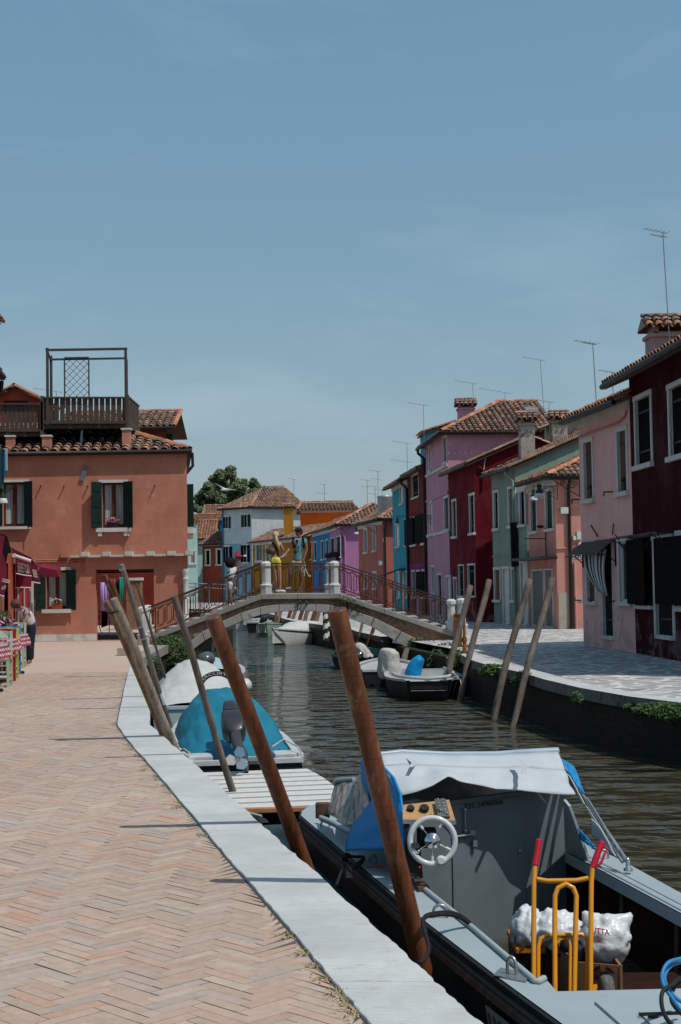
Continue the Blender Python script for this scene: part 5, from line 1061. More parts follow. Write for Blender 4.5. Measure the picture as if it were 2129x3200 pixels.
# ---------------------------------------------------------------- restaurant on the left edge
M_aw = simple('maroon_awning_canvas', (.17, .012, .035), .85, var=.15); M_awt = simple('awning_white_trim', (.6, .58, .55), .8)
rest = thing('restaurant', 'brick red restaurant front with maroon awnings and striped door curtains at the left edge', 'restaurant', (-9.3, 40, 0))
A_, B_ = Vector((-9.28, 42.7)), Vector((-8.95, 38.2)); ff = Fac(A_, B_, (1, 0)); dr = ff.rect('c6', 175, 700, 420, 1300); dr = (max(.1, dr[0]), min(dr[1], 3.6), 0, 2.3)
wall(ff, 0, ff.L, 0, 2.52, [dr], plaster('restaurant_red_render', (.35, .08, .05), .12), rest)
mb = MB(); ff.bx(mb, dr[0] - .22, dr[0], 0, 2.45, 0, .05); ff.bx(mb, dr[0] - .22, dr[1] + .1, 2.3, 2.45, 0, .048); mb.build('door_frame', M_whites, rest)
mb = MB(); ff.bx(mb, dr[0], dr[1], 0, 2.3, -.25, -.2); mb.build('doorway', M_dark, rest)
mb = MB(); n = 26
for i in range(n):
    u0_, u1_ = dr[0] + .35 + (dr[1] - dr[0] - .35) * i / n, dr[0] + .35 + (dr[1] - dr[0] - .35) * (i + .9) / n; c = ((.5, .02, .04), (.62, .5, .48), (.5, .02, .04), (.05, .05, .07), (.45, .12, .06))[i % 5]; ff.bx(mb, u0_, u1_, .05, 2.25, .02 + .02 * (i % 2), .03 + .02 * (i % 2), col=c)
mb.build('strip_curtain', M_cloth, rest)
def flap(name, k, pts, Y, mat, par, th=.02):
    mb = MB(); mb.slab([P(k, x, y, Y) for x, y in pts], (0, th, 0)); return mb.build(name, mat, par)
def trim(k, pts, Y, par, r=.016):
    mb = MB(); mb.tube([P(k, x, y, Y - .01) for x, y in pts], r, 5); mb.build('white_trim', M_awt, par)
aw1 = thing('awning', 'far maroon awning with white lettering and a white roller tube over the restaurant door', 'awning', tuple(P('d1', 600, 900, 40)), 'maroon restaurant awnings'); aw2 = thing('awning', 'near maroon awning with handwritten white menu words, cut off at the left edge', 'awning', tuple(P('d1', 60, 400, 35)), 'maroon restaurant awnings')
Yw = 39.0
q = lambda x, y, Y: P('d1', x, y, Y)
mb = MB(); mb.slab([q(330, 690, Yw), q(960, 1005, Yw), q(1130, 1240, 42.2), q(560, 1000, 42.2)], (0, 0, -.03)); mb.build('canopy', M_aw, aw1)
v1 = flap('valance', 'd1', [(370, 760), (960, 1060), (975, 1580), (505, 1500), (480, 1050), (385, 1000)], Yw - .06, M_aw, aw1); flap('valance', 'd1', [(385, 1500), (960, 1560), (962, 1935), (388, 1930)], Yw + .35, M_aw, aw1); v2 = flap('valance', 'd1', [(962, 1130), (1150, 1245), (1245, 1800), (965, 1750)], Yw + 1.2, M_aw, aw1)
trim('d1', [(505, 1495), (740, 1545), (975, 1575)], Yw - .07, aw1); trim('d1', [(388, 1930), (700, 1925), (962, 1935)], Yw + .34, aw1); trim('d1', [(970, 1752), (1240, 1800)], Yw + 1.19, aw1)
mb = MB(); mb.tube([q(440, 945, Yw - .15), q(950, 1115, Yw - .15)], .045, 8); mb.lathe([(.06, 0), (.06, .05)], q(435, 940, Yw - .2), 10, ax=(0, 1, 0)); mb.build('roller_tube', M_awt, aw1)
mb = MB(); mb.slab([q(1200, 1290, 41.6), P('z2', 400, 296, 41.6), P('z2', 408, 342, 41.6), P('z2', 310, 345, 41.6), P('z2', 275, 300, 41.6)], (0, .5, .1)); mb.build('canopy', M_aw, aw1)
def word(txt, k, p0, p1, ptop, Y, par, bold=.0):
    a, b, c = P(k, *p0, Y), P(k, *p1, Y), P(k, *ptop, Y); r_ = (b - a); u_ = (c - a); o = text_mb(txt, (0, 0, 0), (1, 0, 0), (0, 0, 1), 1.0, 0, bold=bold); xs_ = [v[0] for v in o.v]; w_ = max(xs_) - min(xs_); x0_ = min(xs_); h_ = max(v[2] for v in o.v); mb = MB(); mb.add([a + r_ * ((v[0] - x0_) / w_) + u_ * (v[2] / h_) for v in o.v], [f_ for f_ in o.f]); mb.build('lettering', M_awt, par)
word('BERE', 'd1', (555, 1430), (735, 1465), (540, 1150), Yw - .09, v1, .02); word('TOIO', 'd1', (755, 1470), (915, 1490), (725, 1200), Yw - .09, v1, .02); word('BERE', 'd1', (1035, 1590), (1165, 1620), (1000, 1365), Yw + 1.17, v2, .02)
Yn = 34.6
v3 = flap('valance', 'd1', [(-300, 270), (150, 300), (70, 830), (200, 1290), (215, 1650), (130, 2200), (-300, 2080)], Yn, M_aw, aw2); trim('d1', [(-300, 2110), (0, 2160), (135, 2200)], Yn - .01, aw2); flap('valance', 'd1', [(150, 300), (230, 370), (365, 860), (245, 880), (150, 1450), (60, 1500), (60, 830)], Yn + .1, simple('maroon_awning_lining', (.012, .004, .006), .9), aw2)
mb = MB(); mb.slab([q(-300, 240, Yn), q(180, 300, Yn), q(365, 820, 38), q(-100, 700, 38)], (0, 0, -.03)); mb.build('canopy', M_aw, aw2); word('cozze', 'd1', (65, 1740), (300, 1800), (80, 1640), Yn - .03, v3, .01); word('alla Sgur', 'd1', (50, 2000), (190, 1930), (70, 1880), Yn - .03, v3, .01)
# tall neighbour whose eave and corner just enter the frame
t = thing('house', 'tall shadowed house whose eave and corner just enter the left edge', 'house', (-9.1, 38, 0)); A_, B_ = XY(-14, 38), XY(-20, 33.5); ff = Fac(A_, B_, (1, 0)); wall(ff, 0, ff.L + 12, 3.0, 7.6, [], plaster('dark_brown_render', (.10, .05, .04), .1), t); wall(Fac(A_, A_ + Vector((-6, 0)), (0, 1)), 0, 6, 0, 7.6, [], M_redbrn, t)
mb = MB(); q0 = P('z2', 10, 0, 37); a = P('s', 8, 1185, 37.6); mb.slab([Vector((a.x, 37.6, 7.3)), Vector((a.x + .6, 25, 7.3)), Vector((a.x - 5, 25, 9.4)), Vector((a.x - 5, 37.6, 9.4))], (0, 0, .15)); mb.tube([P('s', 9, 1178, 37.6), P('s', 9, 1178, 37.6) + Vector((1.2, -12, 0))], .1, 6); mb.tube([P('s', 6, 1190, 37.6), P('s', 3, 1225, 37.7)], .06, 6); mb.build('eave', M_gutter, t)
mb = MB(); a = P('s', 8, 1012, 36); tiles(mb, Vector((a.x, 36, a.z)), Vector((a.x + .4, 32, a.z)), Vector((a.x - 2, 32, a.z + .9)), Vector((a.x - 2, 36, a.z + .9)), 'new'); mb.build('upper_roof', M_tile, t)
# clothes hanging high at the left edge and street lamp
mb = MB(); n = 5
for (x0_, x1_, y0_, y1_, c) in ((6, 12, 1440, 1560, (.02, .02, .03)), (11, 17, 1450, 1500, (.02, .12, .3)), (16, 23, 1430, 1480, (.25, .5, .55)), (-6, 6, 1430, 1530, (.01, .08, .12))):
    a, b = P('s', x0_, y0_ - 30, 34), P('s', x1_, y1_ - 10, 34); mb.slab([a, Vector((b.x, a.y, a.z)), b, Vector((a.x, a.y, b.z))], (0, .04, 0), col=c)
tag(mb.build('hanging_clothes', M_cloth), 'blue and dark clothes hanging from a line at the upper left edge', 'clothing')
def street_lamp(label, head, arm, Y, scale=1.0, flip=1):
    "head: photo point (s) of the shade's rim centre; arm: photo point where the bracket meets the wall"
    h = P('s', *head, Y); w = P('s', *arm, Y); t = thing('street_lamp', label, 'street lamp', tuple(w)); g = simple('dark_green_lamp_iron', (.012, .03, .02), .45); s = scale; mb = MB()
    mb.lathe([(.13 * s, .14 * s), (.12 * s, .22 * s), (.075 * s, .30 * s), (.07 * s, .40 * s), (.085 * s, .42 * s), (.03 * s, .47 * s), (.02 * s, .62 * s)], h, 12); mb.build('lamp_head', g, t)
    mb = MB(); mb.lathe([(.17 * s, 0), (.16 * s, .06 * s), (.13 * s, .145 * s), (.05 * s, .15 * s)], h, 14); mb.build('lamp_shade', simple('frosted_lamp_glass', (.5, .52, .52), .3), t)
    mb = MB(); z = h.z + .6 * s; mb.tube([(h.x, Y, z), (w.x, Y, z)], .022 * s, 6); d = 1 if w.x > h.x else -1
    for k_, (cx, cz, rr) in enumerate(((w.x - d * .22 * s, z - .2 * s, .15 * s), (w.x - d * .55 * s, z - .12 * s, .1 * s))):
        mb.tube([(cx + rr * (1 - a_ / 16) * math.cos(a_ * .7), Y, cz + rr * (1 - a_ / 16) * math.sin(a_ * .7)) for a_ in range(15)], .016 * s, 5)
    mb.tube([(w.x, Y, z + .05), (w.x, Y, z - .6 * s)], .02 * s, 5); mb.tube([(w.x - d * .02, Y, z - .55 * s), (w.x - d * .45 * s, Y, z - .3 * s), (w.x - d * .85 * s, Y, z - .02)], .016 * s, 5); mb.build('bracket', g, t)
street_lamp('green bell street lamp on a scroll bracket at the left edge', (8, 1572), (-30, 1520), 33, .75)
street_lamp('large green street lamp on a long scroll bracket from the pale pink house corner', (1686.5, 1556), (1811, 1500), 35.0, .76)
street_lamp('green street lamp fixed to the salmon house, just behind the larger lamp', (1668, 1563), (1742, 1530), 45.2, .74)
street_lamp('street lamp on a long bracket in front of the turquoise house', (1242, 1642), (1352, 1610), 66.5, .72)
street_lamp('far street lamp in front of the terracotta pink house', (1114, 1669), (1176, 1650), 84.5, .85)
street_lamp('far street lamp in front of the pale blue wall of the chalky house', (766, 1739), (832, 1722), 112, .85)
# ---------------------------------------------------------------- tables, cloths, chairs
def chair(label, x, y, rot, c, nm):
    t = thing('chair', label, 'chair', (0, 0, 0), 'painted wooden chairs outside the restaurant'); m = simple('painted_wood_' + nm, c, .5, var=.08)
    mb = MB(); mb.box(-.2, .2, -.2, .2, .43, .46); mb.build('seat', simple('straw_seat', (.35, .25, .12), .9, scale=40), t)
    for sx in (-1, 1):
        mb = MB(); mb.beam((sx * .18, -.18, 0), (sx * .18, -.18, .44), .04, .04, up=(0, 1, 0)); mb.build('leg', m, t)
        mb = MB(); mb.beam((sx * .18, .2, 0), (sx * .18, .18, .45), .04, .04, up=(0, 1, 0)); mb.beam((sx * .18, .18, .45), (sx * .18, .24, .9), .04, .04, up=(0, 1, 0)); mb.build('leg', m, t)
    mb = MB()
    for z, h in ((.84, .10), (.68, .05)): mb.slab([(-.16, .19 + (z - .45) * .13, z - h / 2), (.16, .19 + (z - .45) * .13, z - h / 2), (.16, .19 + (z - .45) * .13, z + h / 2), (0, .215 + (z - .45) * .13, z + h * .72), (-.16, .19 + (z - .45) * .13, z + h / 2)], (0, .018, 0))
    mb.build('backrest', m, t); mb = MB()
    for s_ in (-1, 1): mb.beam((s_ * .18, -.18, .22), (s_ * .18, .19, .22), .025, .025); mb.beam((s_ * .18, -.18, .12), (s_ * .18, .19, .12), .025, .025)
    mb.beam((-.18, -.18, .25), (.18, -.18, .25), .025, .025); mb.build('stretcher', m, t); t.location = (x, y, 0); t.rotation_euler = (0, 0, rot); return t
gx = lambda sx, Y: XY(sx, Y).x
chair('pale green chair nearest the camera, beside the first checked table', gx(-8, 23.3), 23.35, .1, (.36, .42, .33), 'sage')
chair('red chair behind the pale green one, between two checked tables', gx(6, 24.6), 24.55, .0, (.35, .01, .02), 'red')
chair('yellow chair beside the second checked table', gx(22, 25.4), 25.25, .05, (.48, .40, .10), 'yellow')
chair('blue chair just behind the yellow one', gx(27, 26.6), 26.5, .0, (.03, .25, .42), 'blue')
chair('pale green chair under the farthest checked tablecloth', gx(50, 29.2), 29.1, .1, (.36, .42, .33), 'sage'); chair('dark red chair by the restaurant door, behind the tables', gx(22, 28.3), 28.1, .0, (.12, .01, .02), 'darkred')
def table(lab, x, y, first):
    t = thing('table', 'small square cafe table under the ' + lab + ' checked cloth', 'table', (x, y, 0)); mb = MB(); mb.box(x - .36, x + .36, y - .36, y + .36, .715, .74); mb.build('tabletop', M_wood, t); mb = MB(); mb.tube([(x, y, .05), (x, y, .72)], .03, 8); mb.build('leg', M_iron, t); mb = MB()
    for a_ in range(4): an = a_ * math.pi / 2 + .6; mb.beam((x, y, .06), (x + .36 * math.cos(an), y + .36 * math.sin(an), .03), .05, .04); mb.ell((x + .36 * math.cos(an), y + .36 * math.sin(an), .03), .04, .04, .03, 6, 4)
    mb.build('base', M_iron, t)
    cl = MB(); n = 30; S = 1.2; rows = []
    for i in range(n + 1):
        row = []
        for j in range(n + 1):
            u, v = (i / n - .5) * S, (j / n - .5) * S; h = .37; ex, ey = max(0, abs(u) - h), max(0, abs(v) - h); dn = math.hypot(ex, ey) if ex and ey else max(ex, ey); px = math.copysign(min(abs(u), h) + ex * .22, u); py = math.copysign(min(abs(v), h) + ey * .22, v)
            wv_ = .02 * math.sin(u * 18 + v * 14) * min(1, dn * 4); row.append(Vector((x + px + wv_, y + py + wv_, .747 - dn * .93)))
        rows.append(row)
    for i in range(n):
        for j in range(n):
            k = (i // 1 % 2) + (j // 1 % 2); c = ((.55, .52, .52), (.34, .10, .12), (.20, .01, .03))[k]; cl.add([rows[i][j], rows[i + 1][j], rows[i + 1][j + 1], rows[i][j + 1]], [(0, 1, 2, 3)], 0, c, True)
    tag(cl.build('tablecloth', M_cloth), 'red and white checked tablecloth on the ' + lab + ' cafe table', 'tablecloth', 'checked tablecloths')
table('nearest', gx(30, 22) - .48, 22.0, 1); table('middle', gx(54, 24) - .48, 24.1, 0); table('farthest', gx(86, 26.5) - .46, 26.6, 0)
fl_ = thing('hanging_flowers', 'basket of pink trailing flowers hanging at the restaurant front', 'flower basket', tuple(P('s', 4, 1935, 27.5))); q = P('s', 4, 1935, 27.5); mb = MB(); mb.lathe([(.06, -.16), (.14, -.1), (.17, 0)], q, 12); mb.tube([q, q + Vector((0, 0, .5))], .006, 4); mb.build('basket', simple('dark_pot', (.03, .02, .02)), fl_); mb = MB(); mb.leaves(q + Vector((0, 0, -.02)), (.26, .2, .2), 260, .035, [(.05, .09, .03), (.08, .12, .05)]); mb.leaves(q + Vector((.02, -.05, -.1)), (.24, .2, .16), 130, .035, [(.6, .2, .42), (.65, .3, .4)], shell=.8); mb.build('flowers', M_leaf, fl_)
# low stone block and jetty rail
mb = MB(); a, b = G('z2', 822, 892), G('z2', 890, 892); mb.box(a.x, b.x, a.y, a.y + .5, 0, .17); tag(mb.build('stone_block', plaster('pinkish_stone', (.42, .33, .28), .15), bevel=.01), 'low square stone block on the paving near the bridge foot', 'stone block')
rl = thing('railing', 'white pipe railing along the dark landing beyond the bridge', 'railing', (-3.5, 52, 0)); mb = MB(); q = lambda x, y: P('d5', x, y, 52)
for y0_, y1_ in ((383, 402), (425, 452), (715, 716)): mb.tube([q(560, y0_), q(1010 if y0_ < 700 else 840, y1_)], .022, 5)
for x in (640, 800, 960): mb.tube([q(x, 385), q(x, 715)], .018, 5)
mb.build('rail', M_galv, rl)
mb = MB(); a = P('d5', 560, 720, 52); b = P('d5', 1000, 720, 52); mb.box(a.x, b.x, 52, 55, -.9, -.05); tag(mb.build('jetty', M_quay), 'dark wooden landing stage under the white pipe railing', 'jetty')
# trees
def tree(label, c, rad, base, n, size, seed, blobs):
    random.seed(seed); t = thing('tree', label, 'tree', (c[0], c[1], 0)); mb = MB(); mb.tube([(c[0], c[1], 0), (c[0] + .3, c[1], base), (c[0], c[1], c[2])], [.4, .3, .15], 8)
    for (bx_, by_, bz_, br) in blobs: mb.tube([(c[0] + .2, c[1], base - .5), (c[0] + bx_ * .6, c[1] + by_ * .6, (base + c[2] + bz_) / 2), (c[0] + bx_, c[1] + by_, c[2] + bz_)], [.2, .12, .05], 6)
    mb.build('trunk', simple('bark', (.10, .08, .06), .9), t); lf = MB(); g1 = [(.13, .17, .08), (.16, .205, .10), (.09, .125, .055), (.20, .24, .13), (.06, .09, .04)]
    for (bx_, by_, bz_, br) in blobs:
        for _ in range(9):
            o = Vector((random.uniform(-.75, .75), random.uniform(-.75, .75), random.uniform(-.65, .65))) * br; lf.leaves((c[0] + bx_ + o.x, c[1] + by_ + o.y, c[2] + bz_ + o.z), (br * .55, br * .55, br * .42), n // 9, size, g1, shell=.15)
    lf.build('crown', M_leaf, t)
Yt = 175; k = F / Yt
def tp(sx, sy, dy=0): q = P('s', sx, sy, Yt + dy); return q
c = tp(705, 1545); tree('large dark green plane tree behind the chalky house', tuple(c), 3, 7, 3600, .21, 3, [((tp(x, y).x - c.x), dy, (tp(x, y).z - c.z), r / k) for x, y, dy, r in ((705, 1490, 0, 32), (690, 1510, 2, 36), (740, 1515, -1, 32), (655, 1530, 0, 30), (640, 1565, 1, 30), (690, 1560, 0, 40), (740, 1560, 0, 36), (625, 1600, -1, 26), (670, 1605, 0, 36), (720, 1605, 1, 34), (765, 1570, 2, 24), (640, 1650, 0, 32), (700, 1655, 0, 36))])
c = tp(800, 1550, 3); tree('smaller pointed tree to the right of the large plane tree', tuple(c), 3, 7, 2400, .19, 5, [((tp(x, y).x - c.x), dy, (tp(x, y).z - c.z), r / k) for x, y, dy, r in ((790, 1500, 0, 12), (792, 1520, 0, 20), (812, 1530, 1, 20), (780, 1545, 0, 24), (825, 1530, 0, 12), (800, 1560, 0, 26), (775, 1575, 0, 26))])
random.seed(11)
# gull
gl = MB(); q = P('d3', 630, 280, 100); gl.ell(q, .3, .1, .09, 8, 6); gl.slab([q + Vector((-.05, 0, .05)), q + Vector((.12, 0, .05)), q + Vector((-.5, .2, .35)), q + Vector((-.75, .2, .5)), q + Vector((-.6, .2, .38))], (0, 0, .02)); gl.slab([q + Vector((-.05, 0, .03)), q + Vector((.15, 0, .03)), q + Vector((.6, -.2, -.05)), q + Vector((.85, -.2, -.07))], (0, 0, .02)); tag(gl.build('gull', M_white), 'white gull flying in front of the large tree', 'bird')
# ---------------------------------------------------------------- mooring poles
def pole_mat(name, c1, c2, c3, sc=5):
    m, t, b = nodes(name); n1 = noise(t, sc, 6, .7, st=(1, 1, .25)); n2 = noise(t, sc * 5, 5, .7, st=(1, 1, .12))
    c = ramp(t, n1, [(.3, c1), (.5, c2), (.7, c3)]); c = mix(t, ramp(t, n2, [(.35, (0, 0, 0)), (.7, (.7, .7, .7))]), c, mul(c1, .8)); t.links.new(c, b.inputs['Base Color']); b.inputs['Roughness'].default_value = .8; bump(t, b, n2, .5, .01); return m
M_pg = pole_mat('grey_driftwood', (.075, .06, .05), (.165, .13, .11), (.26, .22, .19))
M_plog = pole_mat('barked_log', (.10, .07, .05), (.30, .25, .20), (.42, .37, .31), 14)
M_pd = pole_mat('dark_grey_timber', (.05, .045, .04), (.11, .10, .095), (.17, .155, .15))
m, t, b = nodes('orange_brown_varnish'); n1 = noise(t, 3, 5, .6, st=(1, 1, .2)); n2 = noise(t, 60, 3, .6, st=(1, 1, 1)); c = ramp(t, n1, [(.3, (.10, .032, .012)), (.5, (.145, .048, .019)), (.68, (.19, .068, .03))]); c = mix(t, ramp(t, n2, [(.66, (0, 0, 0)), (.74, (.6, .6, .6))]), c, (.30, .17, .10)); c = mix(t, ramp(t, noise(t, 11, 7, .8, st=(1, 1, .06)), [(.44, (0, 0, 0)), (.56, (.85, .85, .85))]), c, (.055, .018, .007)); c = mix(t, ramp(t, noise(t, 4, 7, .8, st=(1, 1, .5)), [(.56, (0, 0, 0)), (.62, (.7, .7, .7))]), c, (.24, .13, .08)); c = mix(t, ramp(t, noise(t, 7, 3, .6, st=(.3, .3, 9)), [(.58, (0, 0, 0)), (.66, (.45, .45, .45))]), c, (.06, .02, .009)); t.links.new(c, b.inputs['Base Color']); b.inputs['Roughness'].default_value = .42; bump(t, b, noise(t, 40, 3, .5, st=(1, 1, .05)), .12, .01); M_po = m
def pole(label, top, mid, Yt, mat, r=.05, taper=.92, crook=0.0, Ym=None, cat='mooring pole', grp='wooden mooring poles', n=12, zlow=-1.5):
    a = P('s', *top, Yt); b2 = G('s', *mid, 0.0) if Ym is None else P('s', *mid, Ym); d = (b2 - a) / (a.z - b2.z); base = b2 + d * (b2.z - zlow); mb = MB(); pts = []; rs = []; K = 14
    for i in range(K + 1):
        u = i / K; p = a.lerp(base, u); w = crook * math.sin(u * math.pi * 2.3 + 1); pts.append(p + Vector((w, w * .5, 0))); rs.append(r * (taper + (1 - taper) * u) * (1 + (.0 if mat is M_po else random.uniform(-.05, .05))))
    dd = (base - a).normalized(); pts = [pts[0] - dd * .006] + pts; rs = [rs[0] * .86] + rs
    mb.tube(pts, rs, n); o = mb.build('mooring_pole', mat); tag(o, label, cat, grp); return a, base, o
pole('orange brown varnished pole in front of the blue sided work boat, nearest of all', (1053, 1908), (1258, 2764), 7.35, M_po, .0525, .98, n=24)
pole('orange brown varnished pole crossing the slatted deck boat', (666, 1930), (905, 2572), 9.15, M_po, .0525, .98, n=24)
a, b2, o = pole('slim grey driftwood pole between the blue tarpaulin boat and the white kerb', (540, 1863), (694, 2356), 13.0, M_pg, .036, .9, .012)
a, b2, o = pole('thick pale barked log pole with cracked bark, right beside the kerb corner', (352, 1872), (537, 2303), 14.6, M_plog, .046, .9, .015)
x = thing('mooring_pole', 'split brown twin of the barked log, strapped to its left side', 'mooring pole', tuple(b2), 'wooden mooring poles'); mb = MB(); aa = P('s', 331, 1878, 14.7); bb_ = b2 + Vector((-.085, .05, 0)); mb.tube([aa.lerp(bb_, i / 8) + Vector((.012 * math.sin(i), 0, 0)) for i in range(9)], [.034 + .002 * (i % 3) for i in range(9)], 10); mb.build('log', pole_mat('brown_barked_log', (.09, .05, .03), (.22, .14, .09), (.30, .20, .13), 12), x)
mb = MB(); mb.tube([a.lerp(b2, .045) + Vector((math.cos(k) * .06 - .04, math.sin(k) * .06, .015 * math.cos(k))) for k in [i * 2 * math.pi / 14 for i in range(14)]], .012, 5, closed=True); mb.build('strap', M_iron, x)
pole('brown painted pole leaning behind the barked log', (344, 1812), (483, 2177), 20.0, M_po, .045, .95)
pole('second brown painted pole, partly hidden behind its neighbour', (327, 1797), (452, 2112), 25.2, M_po, .05, .95)
a, b2, o = pole('tall grey pole with metal bands and a white patch near its middle', (378, 1765), (515, 2211), 18.3, M_pg, .039, .9, .01)
dd = (b2 - a)
for k, hh, mt in ((.012, .03, M_galv), (.235, .025, M_galv), (.28, .025, M_galv), (.50, .16, M_white)):
    mb = MB(); L_ = dd.length; p = a + dd * k; mb.tube([p, p + dd.normalized() * hh], .0415 + .004 * k, 12); q = mb.build('band', mt); q.parent = o; 
pole('thin dark timber pole right of the tall banded pole', (428, 1826), (518, 2123), 24.0, M_pd, .024, .9)
pole('weathered pole standing in the canal left of the white corner column', (502, 1873), (531, 1966), 45, M_pg, .05, Ym=45.2, zlow=-1.2); pole('small orange pole beyond the bridge beside the corner column', (562, 1886), (575, 1945), 46, M_po, .035, Ym=46.2, zlow=-1.2)
for lab, tp_, bt, Yt_, Yb_, r in (('leftmost slanted grey pole at the right foot of the bridge', (1468, 1831), (1405, 2098), 31.0, 30.4, .07), ('second slanted grey pole near the right foot of the bridge', (1527, 1813), (1450, 2132), 29.7, 28.9, .066), ('third slanted grey pole, standing before the pink house row', (1652, 1811), (1548, 2220), 25.7, 25.1, .062), ('rightmost slanted grey pole on the right bank', (1724, 1808), (1613, 2234), 24.4, 23.7, .058)):
    pole(lab, tp_, bt, Yt_, M_pg, r, .95, .02, Ym=Yb_, grp='slanted grey poles along the right bank', zlow=-1.3)
for i, (x1, y1, x0, y0) in enumerate(((437, 40, 425, 150), (475, 40, 455, 150), (560, 40, 518, 200), (600, 40, 552, 205), (655, 40, 612, 200), (697, 40, 655, 200), (760, 40, 715, 200), (793, 40, 750, 200))):
    q = lambda x, y: (700 + x * .38265, 1870 + y * .38265); Y_ = 70 - i * 1.6
    pole('one of the slanted brown poles lining the far quay under the arch', q(x1, y1 + 10), q(x0, y0), Y_ + .3, M_pg if i % 2 else M_po, .09, Ym=Y_, grp='slanted brown poles on the far quay', zlow=-1.2)
for lab, p1, p0, Y_, mt, r in (('thin grey pole at the far quay seen under the right side of the arch', (348, 120), (310, 290), 46, M_pg, .05), ('orange pole at the far quay seen under the right side of the arch', (445, 150), (385, 325), 44, M_po, .06), ('thick short grey stub under the right side of the arch', (570, 255), (528, 335), 40.5, M_pg, .11), ('lower grey stub beside the arch springing', (712, 340), (688, 415), 37.5, M_pg, .09)):
    q = lambda p: (1000 + p[0] * .38265, 1900 + p[1] * .38265); pole(lab, q(p1), q(p0), Y_ + .2, mt, r, Ym=Y_, grp='poles seen under the arch', zlow=-1.2)
sp = thing('mooring_pole', 'black and white spiral striped pole at the stern of the white motor boat', 'mooring pole', tuple(P('d7', 840, 345, 53))); a, b2 = P('d7', 832, 60, 53.4), P('d7', 838, 350, 53); mb = MB(); n = 12; K = 22
for i in range(K):
    p, q = a.lerp(b2, i / K), a.lerp(b2, (i + 1) / K)
    for j in range(n):
        t0, t1 = 2 * math.pi * j / n, 2 * math.pi * (j + 1) / n; c = (.02, .02, .02) if ((j + i * 2) % n) < n / 2 else (.55, .55, .53); r_ = .12
        mb.add([p + Vector((math.cos(t0) * r_, math.sin(t0) * r_, 0)), p + Vector((math.cos(t1) * r_, math.sin(t1) * r_, 0)), q + Vector((math.cos(t1) * r_, math.sin(t1) * r_, 0)), q + Vector((math.cos(t0) * r_, math.sin(t0) * r_, 0))], [(0, 1, 2, 3)], 0, c)
mb.build('pole', M_cloth, sp)
# ---------------------------------------------------------------- boats
def hullmesh(stern, bow, B, zg, sheer=.15, sternw=.85, blunt=.0, zb=-1.15, deckz=None, lip=.07, wall_in=.35, K=16, flare=.78, fullat=.35):
    "open or decked hull; returns dict of meshes and a placing function"
    stern, bow = Vector(stern), Vector(bow); L = (bow - stern).length; d = (bow - stern).normalized(); r = Vector((d.y, -d.x))
    def w(t):
        if t < fullat: return B / 2 * (sternw + (1 - sternw) * math.sin(t / fullat * math.pi / 2))
        u = (t - fullat) / (1 - fullat); return B / 2 * (max(blunt, (1 - u ** 2.3) ** .75) if blunt else (1 - u ** 1.9) ** .9)
    def zz(t): return zg + sheer * t * t
    def pt(t, s, z): p = stern + d * (L * t) + r * (s * w(t)); return Vector((p.x, p.y, z))
    out, rim, ins = MB(), MB(), MB(); ts = [1 - (1 - i / K) ** 1.25 for i in range(K + 1)]
    def row(t, side): return [pt(t * rake(.80), side * flare * (1 - .35 * t), zb), pt(t * rake(.86), side * (flare + .08), WZ), pt(t * rake(.90), side * (flare + .16), WZ + (zz(t) - WZ) * .3), pt(t * rake(.95), side * .985, WZ + (zz(t) - WZ) * .62), pt(t * rake(.985), side * 1.0, WZ + (zz(t) - WZ) * .85), pt(t, side * .985, zz(t))]
    rake = (lambda k: k) if blunt < .2 else (lambda k: 1 - (1 - k) * .35)
    for sd in (-1, 1): out.grid([row(t, sd) for t in ts])
    out.grid([[pt(0, s * k_, z) for s in (-1, 0, 1)] for k_, z in ((flare, zb), (flare + .1, WZ), (1, zz(0)))]); out.grid([[row(1, s)[i_] for s in (-1, 1)] for i_ in range(6)])
    out.poly([pt(t, -flare * (1 - .35 * t), zb) for t in ts] + [pt(t, flare * (1 - .35 * t), zb) for t in ts[::-1]])
    def inner(t, sd): return sd * max(0.0, 1 - lip / max(w(t), .02))
    for sd in (-1, 1): rim.grid([[pt(t, sd * 1.0, zz(t)) + Vector((r.x, r.y, 0)) * sd * .02 + Vector((0, 0, -.03)), pt(t, sd, zz(t)) + Vector((r.x, r.y, 0)) * sd * .02 + Vector((0, 0, .02)), pt(t, inner(t, sd), zz(t) + .02), pt(t, inner(t, sd), zz(t) - .03)] for t in ts], sm=False)
    rim.grid([[pt(0, s, z) - Vector((d.x, d.y, 0)) * o for s in (-1.02, 1.02)] for z, o in ((zz(0) - .03, .02), (zz(0) + .02, .02), (zz(0) + .02, -.07), (zz(0) - .03, -.07))], sm=False)
    dz = deckz if deckz is not None else zg - wall_in
    for sd in (-1, 1): ins.grid([[pt(t, inner(t, sd), zz(t)), pt(t, inner(t, sd) * (.96 if deckz is None else 1), dz)] for t in ts], sm=False)
    ins.poly([pt(t, inner(t, -1) * .97, dz) for t in ts] + [pt(t, inner(t, 1) * .97, dz) for t in ts[::-1]]); tb = ts[1] * .4; ins.poly([pt(tb, -.95, dz), pt(tb, .95, dz), pt(tb, .95, zz(0)), pt(tb, -.95, zz(0))])
    return out, rim, ins, pt, zz, d, r, w
def boat(label, stern, bow, B, zg, mh, mr, mi, group=None, **k):
    t = thing('boat', label, 'boat', (stern[0], stern[1], WZ), group); o, rm, ins, pt, zz, d, r, w = hullmesh(stern, bow, B, zg, **k); o.build('hull', mh, t); rm.build('gunwale', mr, t); ins.build('interior', mi, t); return t, pt, zz, d, r, w
